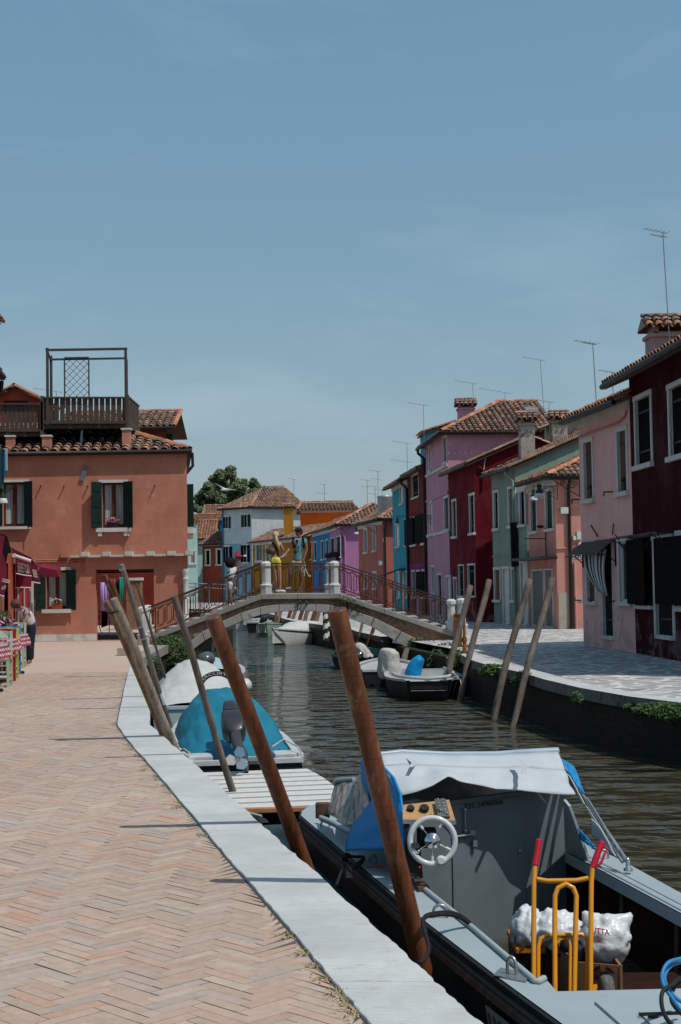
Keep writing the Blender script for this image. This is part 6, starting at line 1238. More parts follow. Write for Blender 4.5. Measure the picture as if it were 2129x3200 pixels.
def outboard(par, p, d, tilt=0.0, s=1.0, cowl=None, leg=None, name='outboard_motor', prop=True, up=False):
    "p: clamp point; d: direction pointing away from the boat"
    d3 = Vector((d[0], d[1], 0)).normalized(); sd = d3.cross(Vector((0, 0, 1))); rot = Matrix.Rotation(tilt, 3, sd); X, Z = rot @ d3, rot @ Vector((0, 0, 1)); X, Z = X.normalized(), Z.normalized(); p = Vector(p); cowl = cowl or M_cowl; leg = leg or M_legm
    mb = MB(); prof = [(.0, -.16, .16, .10), (.06, -.17, .19, .125), (.2, -.19, .20, .14), (.32, -.16, .17, .125), (.38, -.1, .1, .08)]
    rows = []
    for z, x0, x1, hw in prof:
        rg = []
        for k in range(16):
            a = 2 * math.pi * k / 16; cx = (x0 + x1) / 2; hx = (x1 - x0) / 2; ca, sa = math.cos(a), math.sin(a); rg.append(p + (X * (cx + .08 + hx * math.copysign(abs(ca) ** .6, ca)) + sd * (hw * math.copysign(abs(sa) ** .6, sa)) + Z * (z + .12)) * s)
        rows.append(rg)
    mb.grid(rows, closed=True); mb.poly(rows[-1]); mb.poly(rows[0][::-1]); m_ = mb.build(name, cowl, par)
    mb = MB(); c = lambda x, y, z: p + (X * x + sd * y + Z * z) * s
    mb.obox(c(.1, 0, .03), X * .12 * s, sd * .09 * s, Z * .1 * s); mb.obox(c(.12, 0, -.2), X * .065 * s, sd * .045 * s, Z * .22 * s); mb.obox(c(.14, 0, -.42), X * .15 * s, sd * .07 * s, Z * .012 * s); mb.obox(c(.13, 0, -.5), X * .05 * s, sd * .02 * s, Z * .1 * s); mb.obox(c(-.02, 0, 0), X * .04 * s, sd * .08 * s, Z * .1 * s)
    mb.lathe([(.0, -.16 * s), (.045 * s, -.1 * s), (.05 * s, .05 * s), (.035 * s, .16 * s)], c(.16, 0, -.58), 12, ax=X); mb.build('leg', leg, m_)
    if prop:
        mb = MB(); h = c(.34, 0, -.58)
        mb.lathe([(.035 * s, -.06 * s), (.035 * s, .04 * s), (.01, .07 * s)], h, 10, ax=X)
        for k in range(3):
            a = k * 2.094 + .5; u = sd * math.cos(a) + Z * math.sin(a); v = X.cross(u); mb.add([h + u * .03 * s - v * .04 * s, h + (u * .09 - v * .08 + X * .03) * s, h + (u * .15 + v * .0 + X * .03) * s, h + (u * .11 + v * .08 - X * .03) * s, h + u * .03 * s + v * .04 * s], [(0, 1, 2, 3, 4)], 0, (1, 1, 1), True)
        mb.build('propeller', M_chrome, m_)
    return m_
M_cowl = simple('charcoal_cowl', (.028, .028, .032), .5, coat=.1); M_legm = simple('dark_grey_leg', (.04, .04, .045), .55, coat=.1); M_hullw = simple('white_gelcoat', (.50, .52, .52), .35, coat=.2); M_hulld = simple('dark_hull_paint', (.018, .02, .022), .5); M_hgrey = simple('grey_boat_paint', (.30, .34, .36), .55)
M_bluet = simple('blue_tarpaulin', (.010, .155, .235), .6, var=.12, scale=3, bumpy=.2); M_bright = simple('bright_blue_cover', (.0, .21, .50), .55, var=.1); M_cover = simple('pale_boat_cover', (.46, .47, .46), .8, var=.08, scale=3, bumpy=.3); M_gclo = simple('grey_dust_cloth', (.42, .42, .40), .9, bumpy=.4); M_lb = simple('pale_blue_boat_paint', (.34, .46, .50), .5)
def tarp(par, pt, zz, prof, mat, ns=40, over=1.06, wr=.03, drop=.05, name='cover', pw=.75, seed=1, skew=0.0):
    rnd = random.Random(seed); ph = [rnd.uniform(0, 6) for _ in range(6)]; rows = []; m = len(prof); fine = []
    for (t0, h0), (t1, h1) in zip(prof, prof[1:]):
        for k in range(9): u = k / 9; fine.append((t0 + (t1 - t0) * u, h0 + (h1 - h0) * (3 * u * u - 2 * u ** 3)))
    fine.append(prof[-1])
    for t, h in fine:
        row = []
        for j in range(ns + 1):
            s = -1 + 2 * j / ns; z = zz(t) - drop + (h + drop) * (1 - abs(s) ** 2.2) ** pw; rip = wr * (math.sin(t * 23 + s * 5 + ph[0]) * .4 + crumple(Vector((t * 7 + s * 1.5 + seed, s * 2.8 + t, 0)), 1.3, 1.6) - .8); fac = min(1, h * 4) * (.35 + 1.5 * abs(s) ** 1.5); row.append(pt(t, s * over, z + rip * fac))
        rows.append(row)
    mb = MB(); mb.grid(rows); return mb.build(name, mat, par, thick=.006)
# blue tarpaulin boat with raised outboard
bl1, pt, zz, d, r, w = boat('white boat under a blue tarpaulin with its outboard motor tilted up', (-1.08, 15.6), (-2.05, 21.6), 1.42, -.32, M_hulld, M_hullw, M_hgrey, sheer=.1, sternw=.88)
tarp(bl1, pt, zz, [(.06, .0), (.12, .10), (.26, .30), (.40, .50), (.50, .55), (.66, .46), (.82, .28), (.98, .03)], M_bluet, over=.93, wr=.034, name='tarpaulin')
def loft(mb, secs, n=20, sq=.38):
    rows = []; C = [Vector(s[0]) for s in secs]
    for i, (c, hw, hd) in enumerate(secs):
        dd = (C[min(i + 1, len(C) - 1)] - C[max(i - 1, 0)]).normalized(); X = Vector((1, 0, 0)); X = (X - dd * X.dot(dd)).normalized(); Y_ = dd.cross(X)
        rows.append([Vector(c) + X * hw * math.copysign(abs(math.cos(a)) ** sq, math.cos(a)) + Y_ * hd * math.copysign(abs(math.sin(a)) ** sq, math.sin(a)) for a in [2 * math.pi * j / n for j in range(n)]])
    mb.grid(rows, closed=True); mb.poly(rows[0]); mb.poly(rows[-1][::-1])
mq = lambda x, y, Y: P('z7', x, y, Y)
mb = MB(); loft(mb, [(mq(598, 572, 16.4), .05, .06), (mq(599, 580, 16.38), .068, .085), (mq(604, 610, 16.3), .082, .11), (mq(612, 650, 16.2), .10, .13), (mq(614, 668, 16.1), .098, .125)]); mo_ = mb.build('outboard_motor', M_cowl, bl1)
mb = MB(); loft(mb, [(mq(614, 672, 16.08), .115, .125), (mq(618, 690, 16.0), .125, .135), (mq(632, 740, 15.85), .13, .13), (mq(642, 780, 15.75), .10, .10), (mq(645, 790, 15.72), .07, .08)]); mb.build('lower_cowl', simple('dark_cowl', (.03, .03, .034), .4, coat=.2), mo_)
mb = MB(); loft(mb, [(mq(642, 770, 15.75), .06, .06), (mq(652, 830, 15.55), .055, .06), (mq(668, 880, 15.35), .05, .06), (mq(690, 915, 15.2), .05, .07), (mq(715, 1000, 15.1), .03, .05), (mq(722, 1040, 15.05), .015, .03)]); loft(mb, [(mq(660, 940, 14.9), .03, .03), (mq(670, 935, 15.0), .045, .045), (mq(700, 925, 15.25), .045, .045), (mq(705, 922, 15.35), .02, .02)]); mb.build('leg', M_legm, mo_)
mb = MB(); h_ = mq(655, 945, 14.82)
for k_ in range(3):
    a_ = k_ * 2.094 + 1.2; u_ = Vector((math.cos(a_), 0, math.sin(a_))); v_ = Vector((-math.sin(a_), 0, math.cos(a_))); yy = Vector((0, 1, 0)); mb.add([h_ + u_ * .02 - v_ * .03 - yy * .02, h_ + u_ * .07 - v_ * .065 - yy * .03, h_ + u_ * .125 - v_ * .02, h_ + u_ * .12 + v_ * .045 + yy * .03, h_ + u_ * .05 + v_ * .06 + yy * .03, h_ + u_ * .02 + v_ * .03 + yy * .02], [(0, 1, 2, 3, 4, 5)], 0, (1, 1, 1), True)
mb.lathe([(.02, -.05), (.03, -.02), (.03, .05)], h_, 12, ax=(0, 1, 0)); mb.build('propeller', M_chrome, mo_)
mb = MB(); mb.slab([mq(578, 652, 16.05), mq(640, 640, 16.05), mq(641, 645, 16.05), mq(579, 657, 16.05)], (0, -.004, 0)); mb.build('red_trim', simple('red_trim', (.35, .02, .06), .5), mo_)
mb = MB(); mb.box(*(lambda c: (c.x - .16, c.x + .16, c.y - .06, c.y + .03, c.z - .03, c.z + .012))(pt(.0, .0, -.28))); mb.build('motor_bracket', M_hgrey, bl1)
mb = MB(); mb.tube([pt(t_, -1.03, zz(t_) - .03) for t_ in (0, .2, .4, .6, .8)], .035, 6); mb.tube([pt(t_, 1.03, zz(t_) - .03) for t_ in (0, .2, .4, .6, .8)], .035, 6); mb.build('rubbing_strake', M_galv, bl1)
for sgn in (-1, 1): mb = MB(); c = pt(.05, sgn * .78, -.295); mb.obox(c, Vector((r.x, r.y, 0)) * .16, Vector((d.x, d.y, 0)) * .16, Vector((0, 0, .03))); mb.build('stern_quarter', M_hullw, bl1, bevel=.01)
mb = MB()
for (x, y) in ((1020, 900), (240, 670), (150, 610)): pass
for off in (0, .012): mb.tube([pt(.12, -1, -.27), pt(.08, -.98, -.25) + Vector((0, 0, .02 + off)), pt(.02, -.95, -.22), pt(-.02, -1.0, -.3), pt(-.02, -1.08, -.36), pt(.05, -1.2, -.3)], .012, 5)
mb.tube([pt(.04, .5, -.2), pt(.1, .75, -.16), pt(.03, .95, -.2), pt(.0, 1.02, -.3)], .01, 5); mb.build('rope', simple('pale_rope', (.35, .37, .36), .9), bl1)
# slatted deck boat
sl_, pt, zz, d, r, w = boat('small pale boat decked with white slats, moored beside the kerb', (-.98, 15.25), (-.42, 12.0), 1.28, -.44, M_lb, simple('black_rubber', (.012, .012, .012), .6), M_lb, sheer=.04, sternw=.9, blunt=.42, lip=.05, wall_in=.2)
mb = MB(); n = 8
for i in range(n):
    t0 = .0 + i * .098; a, b2, c, e_ = pt(t0, -1.02, -.40), pt(t0, 1.06, -.40), pt(t0 + .074, 1.06, -.40), pt(t0 + .074, -1.02, -.40); mb.slab([a, b2, c, e_], (0, 0, .025))
uu = MB(); uu.slab([pt(.0, -1.0, -.405), pt(.0, 1.04, -.405), pt(.765, 1.04, -.405), pt(.765, -1.0, -.405)], (0, 0, -.02)); uu.build('deck_bearer', simple('brown_deck_bearer', (.09, .055, .035), .8), sl_)
mb.build('deck_slat', simple('weathered_white_paint', (.52, .52, .50), .8, scale=14, var=.12), sl_)
mb = MB(); mb.slab([pt(.79, -.62, -.395), pt(.77, 1.0, -.395), pt(.80, 1.0, -.395), pt(.82, -.62, -.395)], (0, 0, .03)); mb.build('wooden_batten', simple('raw_wood_batten', (.36, .16, .07), .7), sl_)
mb = MB(); mb.tube([pt(.9, .9, -.38), pt(.86, 1.1, -.36), pt(.8, 1.25, -.3), pt(.74, 1.4, -.2)], .012, 5); mb.build('rope', simple('pale_rope', (.35, .37, .36), .9), sl_)
# white covered boat with the black lettered motor
wb, pt, zz, d, r, w = boat('pale blue boat under a white fabric cover behind the blue tarpaulin boat', (-2.28, 22.2), (-3.0, 28.6), 1.65, -.28, M_lb, M_lb, M_hgrey, sheer=.1)
tarp(wb, pt, zz, [(.04, .05), (.2, .26), (.4, .46), (.6, .5), (.8, .3), (.97, .05)], M_cover, over=.9, wr=.022, seed=4)
mb = MB(); c = P('z7', 515, 440, 21.9); n = 20; rr = .30
rowA = [c + Vector((-rr * math.cos(k * math.pi / n), 0, rr * .78 * math.sin(k * math.pi / n))) for k in range(n + 1)]
mb.grid([[p + Vector((0, .30, -.05)) for p in rowA], [p + Vector((0, .05, 0)) for p in rowA], rowA, [c + (p - c) * .72 + Vector((0, -.02, 0)) for p in rowA]]); mh_ = mb.build('motor_hood', simple('black_hood', (.012, .012, .014), .5), wb, thick=.01)
tx = text_mb('MERCURY', (0, 0, 0), (1, 0, 0), (0, 0, 1), .075, 0, bold=.0); wt = max(v[0] for v in tx.v); mb = MB(); vs = []
for v in tx.v:
    an = math.pi * (.93 - .62 * v[0] / wt); rad = rr * .80 + v[2]; vs.append(c + Vector((math.cos(an) * rad, -.03, math.sin(an) * rad * .78)))
mb.add(vs, tx.f); mb.build('lettering', M_awt, mh_)
mb = MB(); q = P('z7', 712, 430, 25.5); mb.ell(q, .12, .2, .13, 10, 7); mb.build('fender', M_hullw, wb)
# grey motor boat nearest the bridge on the left
mbt, pt, zz, d, r, w = boat('small white and blue boat with a dark grey outboard cowl, below the left arch foot', (-2.72, 30.6), (-3.3, 35.6), 1.35, -.3, M_hullw, M_hullw, M_lb, sheer=.1)
mb = MB(); c = P('z7', 432, 252, 30.2); rot = Matrix.Rotation(-.5, 3, 'Y'); mb.ell(c, .21, .26, .17, 18, 12, rot=Matrix.Rotation(-.45, 3, 'Y')); mm = mb.build('outboard_motor', simple('slate_grey_cowl', (.07, .085, .10), .3, coat=.4), mbt); mb = MB(); mb.obox(c + Vector((.08, .05, -.25)), (.05, 0, 0), (0, .08, 0), (0, 0, .25)); mb.tube([c + Vector((.12, .3, .12)), c + Vector((.13, .35, .36))], .035, 8); mb.build('leg', M_legm, mm)
tarp(mbt, pt, zz, [(.3, .02), (.5, .1), (.8, .1), (.95, .02)], M_lb, over=.9, wr=.01, name='foredeck', seed=7)
# right bank boats
db, pt, zz, d, r, w = boat('dark hulled boat with a white interior moored at the right quay', (1.72, 33.0), (1.72, 28.7), 1.62, -.42, M_hulld, M_hullw, M_hullw, sheer=.03, blunt=.55, wall_in=.16, fullat=.5)
mb = MB(); mb.tube([pt(t_, -.8, zz(t_) + .05) for t_ in (.1, .3, .5, .7, .85)] + [pt(.93, 0, -.36)] + [pt(t_, .8, zz(t_) + .05) for t_ in (.85, .7, .5)], .04, 6); mb.build('rolled_canvas', M_gclo, db)
def draped(par, name, c, w_, d_, h, mat, seed, skirts=.16, pts=40, th=.008):
    rnd = random.Random(seed); ph = [rnd.uniform(0, 6) for _ in range(5)]; rows = []
    for i in range(12):
        v = i / 11; rw = []
        for j in range(pts):
            a = 2 * math.pi * j / pts; f_ = .12 + .88 * math.sin(v * math.pi / 2) ** .9; rp = 1 + (.3 + v) * (.13 * math.sin(a * 3 + ph[0]) + .12 * abs(math.sin(a * 4.5 + ph[1] + v * 2)) - .1); z = h * (1 - v ** 1.45) - (v > .9) * skirts * abs(math.sin(a * 2.5 + ph[2])) + .03 * math.sin(a * 4 + v * 6 + ph[3]) * (1 - v * .5)
            rw.append(Vector(c) + Vector((w_ / 2 * f_ * rp * math.cos(a) + .10 * w_ * (1 - v) * math.cos(ph[4]), d_ / 2 * f_ * rp * math.sin(a), z)))
        rows.append(rw)
    mb = MB(); mb.grid(rows, closed=True); return mb.build(name, mat, par, thick=th)
sil('blue_motor_cover', 'c7', [(795, 818, 386), (770, 838, 402), (745, 852, 425), (722, 845, 460), (702, 832, 500), (688, 822, 545)], 32.6, .2, M_bright, db, .03, 7)
mb = MB(); mb.tube([pt(1, -.5, -.38), P('c7', 1145, 580, 28.3), P('c7', 1155, 628, 28.3)], .012, 4); mb.build('mooring_chain', M_galv, db)
gb, pt, zz, d, r, w = boat('grey decked boat whose motor is wrapped in a pale cloth, beside the right quay', (1.10, 33.0), (1.02, 37.4), 1.5, -.42, M_hulld, M_hullw, M_hullw, sheer=.05, deckz=-.43)
sil('cloth_wrapped_motor', 'c7', [(520, 560, 328), (500, 610, 338), (488, 640, 372), (478, 645, 400), (476, 655, 460), (470, 668, 530), (478, 672, 560)], 32.5, .24, M_gclo, gb, .045, 8, thick=.006); mb = MB(); c = P('c7', 560, 590, 32.4); mb.obox(c, (.07, 0, 0), (0, .06, 0), (0, 0, .25)); mb.build('motor_leg', M_legm, gb)
mb = MB(); mb.tube([pt(t_, .98, zz(t_) + .02) for t_ in (.05, .3, .6, .9)], .03, 6); mb.build('rope', M_gclo, gb)
tb_, pt, zz, d, r, w = boat('teal and white boat with a cloth hooded motor under the right side of the arch', (.42, 39.9), (.62, 43.6), 1.6, -.42, M_hulld, simple('teal_boat_paint', (.05, .22, .19), .5), simple('teal_boat_paint', (.05, .22, .19), .5), sheer=.05)
sil('cloth_wrapped_motor', 'c7', [(305, 330, 282), (285, 360, 298), (278, 390, 330), (276, 415, 362), (280, 438, 392)], 39.6, .26, M_gclo, tb_, .04, 7); mb = MB(); mb.lathe([(.02, -.1), (.09, -.06), (.1, .05), (.03, .09)], P('c7', 325, 382, 39.2), 10, ax=(.4, -1, 0)); mb.build('motor_hub', M_chrome, tb_)
# beyond the bridge
wm_, pt, zz, d, r, w = boat('white motor boat with a white cockpit cover, seen through the arch', (-.75, 59.6), (-2.75, 56.0), 1.75, -.36, M_hullw, M_hullw, M_hullw, sheer=.24, fullat=.3)
tarp(wm_, pt, zz, [(.03, .32), (.3, .42), (.6, .36), (.75, .15), (.92, .02)], M_cover, over=.86, wr=.02, seed=9); mb = MB(); [mb.grid([[pt(t_, sd_ * 1.02, zz(t_) - .05), pt(t_, sd_ * 1.02, zz(t_) - .09)] for t_ in [i / 16 for i in range(17)]]) for sd_ in (-1, 1)]; mb.build('hull_stripe', M_iron, wm_)
gn, pt, zz, d, r, w = boat('pale green boat with white fenders, behind the white motor boat', (-1.9, 69), (-3.7, 65.4), 1.7, -.25, simple('pale_green_hull', (.20, .32, .26), .5), simple('pale_green_hull', (.20, .32, .26), .5), M_hullw, sheer=.06, blunt=.3)
for k_ in (.8, .95): mb = MB(); q = pt(k_, 1.08, -.45); mb.lathe([(.02, -.3), (.11, -.22), (.11, .2), (.02, .28)], q, 8, ax=(.15, -.1, 1)); mb.build('fender', M_hullw, gn)
bb1, pt, zz, d, r, w = boat('white open boat with a black outboard and blue motor cover, beyond the green boat', (-4.2, 71.5), (-2.6, 76), 1.5, -.3, M_hulld, M_hullw, M_hullw, sheer=.05)
sil('blue_motor_cover', 'd7', [(440, 458, 143), (422, 468, 155), (415, 474, 185), (414, 478, 222)], 72, .35, M_bright, bb1, .06, 3); sil('outboard_motor', 'd7', [(320, 345, 140), (302, 356, 148), (294, 357, 168), (290, 350, 188), (284, 306, 200), (280, 300, 235), (282, 298, 262)], 70.8, .3, M_cowl, bb1, 0, 3)
bb2, pt, zz, d, r, w = boat('small white boat farthest up the canal, left end of the moored row', (-5.0, 75.3), (-4.4, 80), 1.6, -.32, M_hullw, M_hullw, M_hullw, sheer=.05)
mb = MB()
for x, h_ in ((175, .55), (200, .6), (225, .35), (265, .3)): q = P('d7', x, 240, 75); mb.box(q.x - .09, q.x + .09, 75, 75.3, -.5, -.5 + h_)
mb.build('stern_fittings', M_hullw, bb2)
bb3, pt, zz, d, r, w = boat('boat wrapped in a slate blue cover beyond the farthest white boat', (-4.6, 84), (-2.8, 88), 2.6, -.2, M_hulld, M_hulld, M_hulld)
tarp(bb3, pt, zz, [(.0, .3), (.3, .7), (.7, .6), (.97, .1)], simple('slate_blue_cover', (.06, .09, .15), .8), over=1.05, seed=31)
# ---------------------------------------------------------------- the grey work boat in the foreground
ZG = -.30; gz = lambda k, x, y, z=ZG: G(k, x, y, z)
wbt = thing('work_boat', 'grey work boat with a folded canvas hood, white wheel and hand truck in its cockpit', 'boat', (1, 8, WZ))
M_deck = simple('pale_grey_deck_paint', (.30, .355, .375), .55, var=.05, scale=3, bumpy=.04); M_bulk = simple('grey_bulkhead_paint', (.12, .145, .16), .7, var=.14, scale=2.5, bumpy=.05, spec=.12); M_black = simple('black_rubber', (.008, .008, .008), .7, spec=.1); M_strake = simple('brown_wood_strake', (.10, .055, .038), .7, var=.35, scale=12); M_inh = simple('dark_brown_hull_inside', (.022, .009, .006), .85, var=.6, scale=3, spec=.08); M_hbot = simple('blue_black_hull', (.006, .012, .02), .5)
LS = [gz('s', *p) for p in ((1744, 3189), (1550, 3048), (1339, 2886), (1227, 2789), (1078, 2664), (975, 2577))]; n0 = LS[0] + (LS[0] - LS[1]).normalized() * 2.2; LS = [n0] + LS
BOW = [gz('s', *p) for p in ((941, 2548), (944, 2535), (962, 2521), (990, 2512), (1024, 2507))]; RS = [gz('s', 1968, 2702), gz('s', 2129, 2791)]; n1_ = RS[1] + (RS[1] - RS[0]).normalized() * 1.2; RS += [n1_, Vector((n1_.x + .15, n0.y, ZG))]
MID = [Vector((.35, BOW[-1].y + .12, ZG)), Vector((.9, BOW[-1].y + .02, ZG)), Vector((1.3, BOW[-1].y - .35, ZG)), Vector((1.55, BOW[-1].y - 1.1, ZG))]
OUTL = LS + BOW + MID + RS
def sidex(line, y):
    for a, b2 in zip(line, line[1:]):
        if min(a.y, b2.y) <= y <= max(a.y, b2.y): return a.x + (b2.x - a.x) * (y - a.y) / (b2.y - a.y)
    return line[0].x
cen = Vector((.9, 8.2, ZG))
def off(p, o):
    i = OUTL.index(p); a = OUTL[i - 1] if i else OUTL[0]; b2 = OUTL[min(i + 1, len(OUTL) - 1)]; q = (b2 - a).normalized(); n = Vector((-q.y, q.x, 0)); n = n if n.dot(p - cen) > 0 else -n; return p + n * o
def band(name, prof, mat):
    mb = MB(); mb.grid([[off(p, o) + Vector((0, 0, z)) for o, z in prof] for p in OUTL], sm=False); return mb.build(name, mat, wbt)
band('hull', [(.0, -.02), (-.01, -.16), (-.05, -.35), (-.14, -.62), (-.22, -.95)], M_hbot)
mb = MB(); mb.grid([[p + Vector((0, 0, z)) for z in (-.02, -.5, -.95)] for p in (OUTL[0], OUTL[-1])]); mb.build('transom', M_hbot, wbt)
band('rubbing_strake', [(.0, -.005), (.018, -.01), (.022, -.035), (.0, -.04)], M_black); band('rubbing_strake', [(.0, -.055), (.012, -.058), (.012, -.075), (.0, -.08)], simple('grey_strake', (.10, .11, .11), .7)); band('wooden_strake', [(-.0, -.085), (.03, -.088), (.032, -.12), (.0, -.125)], M_strake); band('boot_stripe', [(-.045, -.345), (-.04, -.37), (-.075, -.43), (-.08, -.44)], simple('blue_boot_stripe', (.01, .07, .13), .6))
IL = [gz('s', *p) for p in ((1283, 2745), (1479, 2903), (1678, 3073), (1690, 3076), (1711, 3065), (1740, 3098))]; yb_ = IL[-1].y; IRr = [gz('s', 1765, 2661), gz('s', 1860, 2712), gz('s', 2129, 2857)]; e_ = (IRr[2] - IRr[1]) / (IRr[2].y - IRr[1].y); IRr.append(IRr[2] + e_ * (gz('s', 2129, 3086).y - IRr[2].y)); stern_r = IRr[-1]
deck = MB(); bl_, br2 = IL[0], IRr[0]
lp = Vector((sidex(LS[::-1], bl_.y), bl_.y, ZG)); Rl = [MID[-1]] + RS
rp = Vector((sidex(Rl, br2.y), br2.y, ZG))
deck.poly([lp] + [p for p in LS if p.y > bl_.y + .01] + BOW + MID + [p for p in RS if p.y > br2.y + .01] + [rp, br2, bl_])
lq = Vector((sidex(LS[::-1], yb_), yb_, ZG)); deck.poly([bl_] + IL[1:] + [lq] + [p for p in LS if yb_ + .01 < p.y < bl_.y - .01] + [lp])
rq = Vector((sidex(Rl, stern_r.y), stern_r.y, ZG)); deck.poly([br2, rp] + [p for p in RS if stern_r.y + .01 < p.y < br2.y - .01] + [rq] + [stern_r] + IRr[1:-1][::-1])
deck.poly([lq, IL[-1], stern_r, rq] + [p for p in RS if p.y < stern_r.y] + [p for p in LS if p.y < yb_])
dko = deck.build('deck', M_deck, wbt)
ca = MB()
for a, b2 in zip(IL[:3], IL[1:3]): ca.tube([a + Vector((-.01, 0, .012)), b2 + Vector((-.01, 0, .012))], .017, 6)
ca.tube([IL[2] + Vector((-.01, 0, .012)), IL[3] + Vector((-.01, 0, .012)), IL[4] + Vector((-.015, .0, .012))], .017, 6)
ca.build('coaming', M_deck, wbt); ca = MB()
for a, b2 in zip(IRr, IRr[1:]):
    ca.slab([a, b2, b2 + Vector((0, 0, -.075)), a + Vector((0, 0, -.075))], (.012, 0, 0)); ca.tube([a + Vector((.04, 0, .0)), b2 + Vector((.04, 0, 0))], .011, 5); ca.tube([a + Vector((.10, 0, .0)), b2 + Vector((.10, 0, 0))], .008, 5)
ca.build('coaming', M_deck, wbt); mb = MB()
for a, b2 in zip(IL + [stern_r], IL[1:] + [stern_r]): mb.poly([a + Vector((0, 0, -.004)), b2 + Vector((0, 0, -.004)), Vector((b2.x - .02, b2.y, -1.0)), Vector((a.x - .02, a.y, -1.0))])
for a, b2 in zip(IRr, IRr[1:]): mb.poly([a + Vector((.1, 0, -.07)), b2 + Vector((.1, 0, -.07)), Vector((b2.x + .05, b2.y, -1.0)), Vector((a.x + .05, a.y, -1.0))]); mb.poly([a + Vector((0, 0, -.072)), b2 + Vector((0, 0, -.072)), b2 + Vector((.1, 0, -.07)), a + Vector((.1, 0, -.07))])
mb.poly([IL[-1] + Vector((0, -.0, -.004)), stern_r + Vector((0, 0, -.004)), Vector((stern_r.x, stern_r.y, -1)), Vector((IL[-1].x, IL[-1].y, -1))])
mb.poly([Vector((bl_.x - .1, bl_.y + .1, -.98)), Vector((br2.x + .3, br2.y + .1, -.98)), Vector((2.6, 5.8, -.98)), Vector((.5, 5.8, -.98))]); mb.build('cockpit_lining', M_inh, wbt)
for kk in (.25, .5, .75):
    p = IRr[0].lerp(IRr[-1], kk); mb = MB(); mb.tube([p + Vector((.08, 0, -.08)), p + Vector((.06, -.02, -.4)), p + Vector((.02, -.02, -.68))], .018, 6); mb.build('hull_rib', M_strake, wbt)
mb = MB(); mb.box(1.35, 1.95, 6.6, 8.0, -.62, -.58); mb.build('side_bench', M_inh, wbt)
BK = Fac(bl_.to_2d(), br2.to_2d(), (0, -1)); ztop = BK.uz('b2', 300, 425)[1]
mb = MB(); BK.bx(mb, -.05, BK.L + .01, -1.0, ztop, -.04, 0); mb.build('bulkhead', M_bulk, wbt)
mb = MB(); a = BK.uz('b1', 1225, 560)[0]; b2 = BK.uz('b2', 370, 430)[0]; BK.bx(mb, a, b2, -.95, ztop - .03, 0, .012); dor = mb.build('cabin_door', M_bulk, wbt, bevel=.003)
mb = MB(); 
for (x0, y0, x1, y1) in ((1300, 675, 1328, 830), ): u0, z1 = BK.uz('b1', x0, y0); u1, z0 = BK.uz('b1', x1, y1); mb.tube([BK.pt((u0 + u1) / 2, z1, .03), BK.pt((u0 + u1) / 2, z0, .03)], .006, 6); [mb.ell(BK.pt((u0 + u1) / 2, z, .03), .016, .014, .014, 8, 5) for z in (z0, z1)]
u0, z = BK.uz('b1', 1250, 875); u1 = BK.uz('b1', 1370, 875)[0]; mb.tube([BK.pt(u0, z, .03), BK.pt(u1, z, .03)], .009, 6); mb.obox(BK.pt(u1, z + .01, .03), (.02, 0, 0), (0, .012, 0), (0, 0, .018)); u2, z2_ = BK.uz('b1', 1385, 925); mb.obox(BK.pt(u2, z2_, .035), (.014, 0, 0), (0, .012, 0), (0, 0, .02)); u3, z3_ = BK.uz('b2', 333, 863); mb.ell(BK.pt(u3, z3_, .02), .014, .012, .014, 8, 5); mb.build('door_fittings', M_galv, dor)
u0, z0 = BK.uz('b1', 1312, 672); u1 = BK.uz('b2', 215, 545)[0]; tx = text_mb('335 5496066', (0, 0, 0), (1, 0, 0), (0, 0, 1), 1.0, 0, bold=.012); wt = max(v[0] for v in tx.v); kx = (u1 - u0) / wt; mb = MB(); mb.add([BK.pt(u0 + v[0] * kx, z0 + v[2] * .048, .016) for v in tx.v], tx.f); mb.build('lettering', simple('sign_black', (.015, .015, .015)), dor)
mb = MB(); q = lambda x, y, Y: P('b2', x, y, Y); w0 = [q(680, 480, 9.55), q(720, 530, 9.5), Vector((gz('b2', 868, 942).x, gz('b2', 868, 942).y, ZG)), br2 + Vector((0, -.01, 0))]; mb.slab(w0, (.02, .015, 0)); mb.build('side_knee', M_deck, wbt)
# dash, gauges, wheel
q = lambda x, y, Y: P('b1', x, y, Y); mb = MB(); mb.slab([q(866, 757, 8.93), q(1265, 765, 9.0), q(1215, 600, 9.16), q(866, 640, 9.12)], (0, .01, -.02)); dash = mb.build('dashboard', simple('varnished_plywood', (.42, .24, .10), .4, st=(.3, 4, 4), var=.15), wbt)
mb = MB(); c0 = q(866, 765, 8.93); c1 = q(1265, 772, 8.99); mb.beam(c0, c1, .02, .025); mb.build('dash_trim', M_galv, dash)
mb = MB(); nr = (q(1215, 600, 9.16) - q(1265, 765, 9.0)).cross(Vector((1, 0, 0))).normalized(); nr = nr if nr.z > 0 else -nr
for x, y, rad, Y_ in ((925, 672, .024, 9.06), (1028, 672, .03, 9.07)): mb.lathe([(rad, 0), (rad * 1.05, .01), (rad * .9, .02)], q(x, y, Y_), 14, ax=nr)
mb.build('gauge', M_black, dash); mb = MB(); mb.slab([q(1130, 735, 9.0), q(1222, 738, 9.02), q(1190, 603, 9.13), q(1105, 605, 9.12)], nr * .012); pn = mb.build('switch_panel', simple('grey_switch_panel', (.07, .08, .08), .5), dash); mb = MB()
for x, y in ((1130, 615), (1165, 617), (1138, 643), (1170, 645), (1142, 668), (1180, 668), (1150, 695), (1185, 695), (1200, 720)): mb.ell(q(x, y, 9.03) + nr * .02, .007, .007, .007, 8, 5)
mb.build('switch', M_galv, pn)
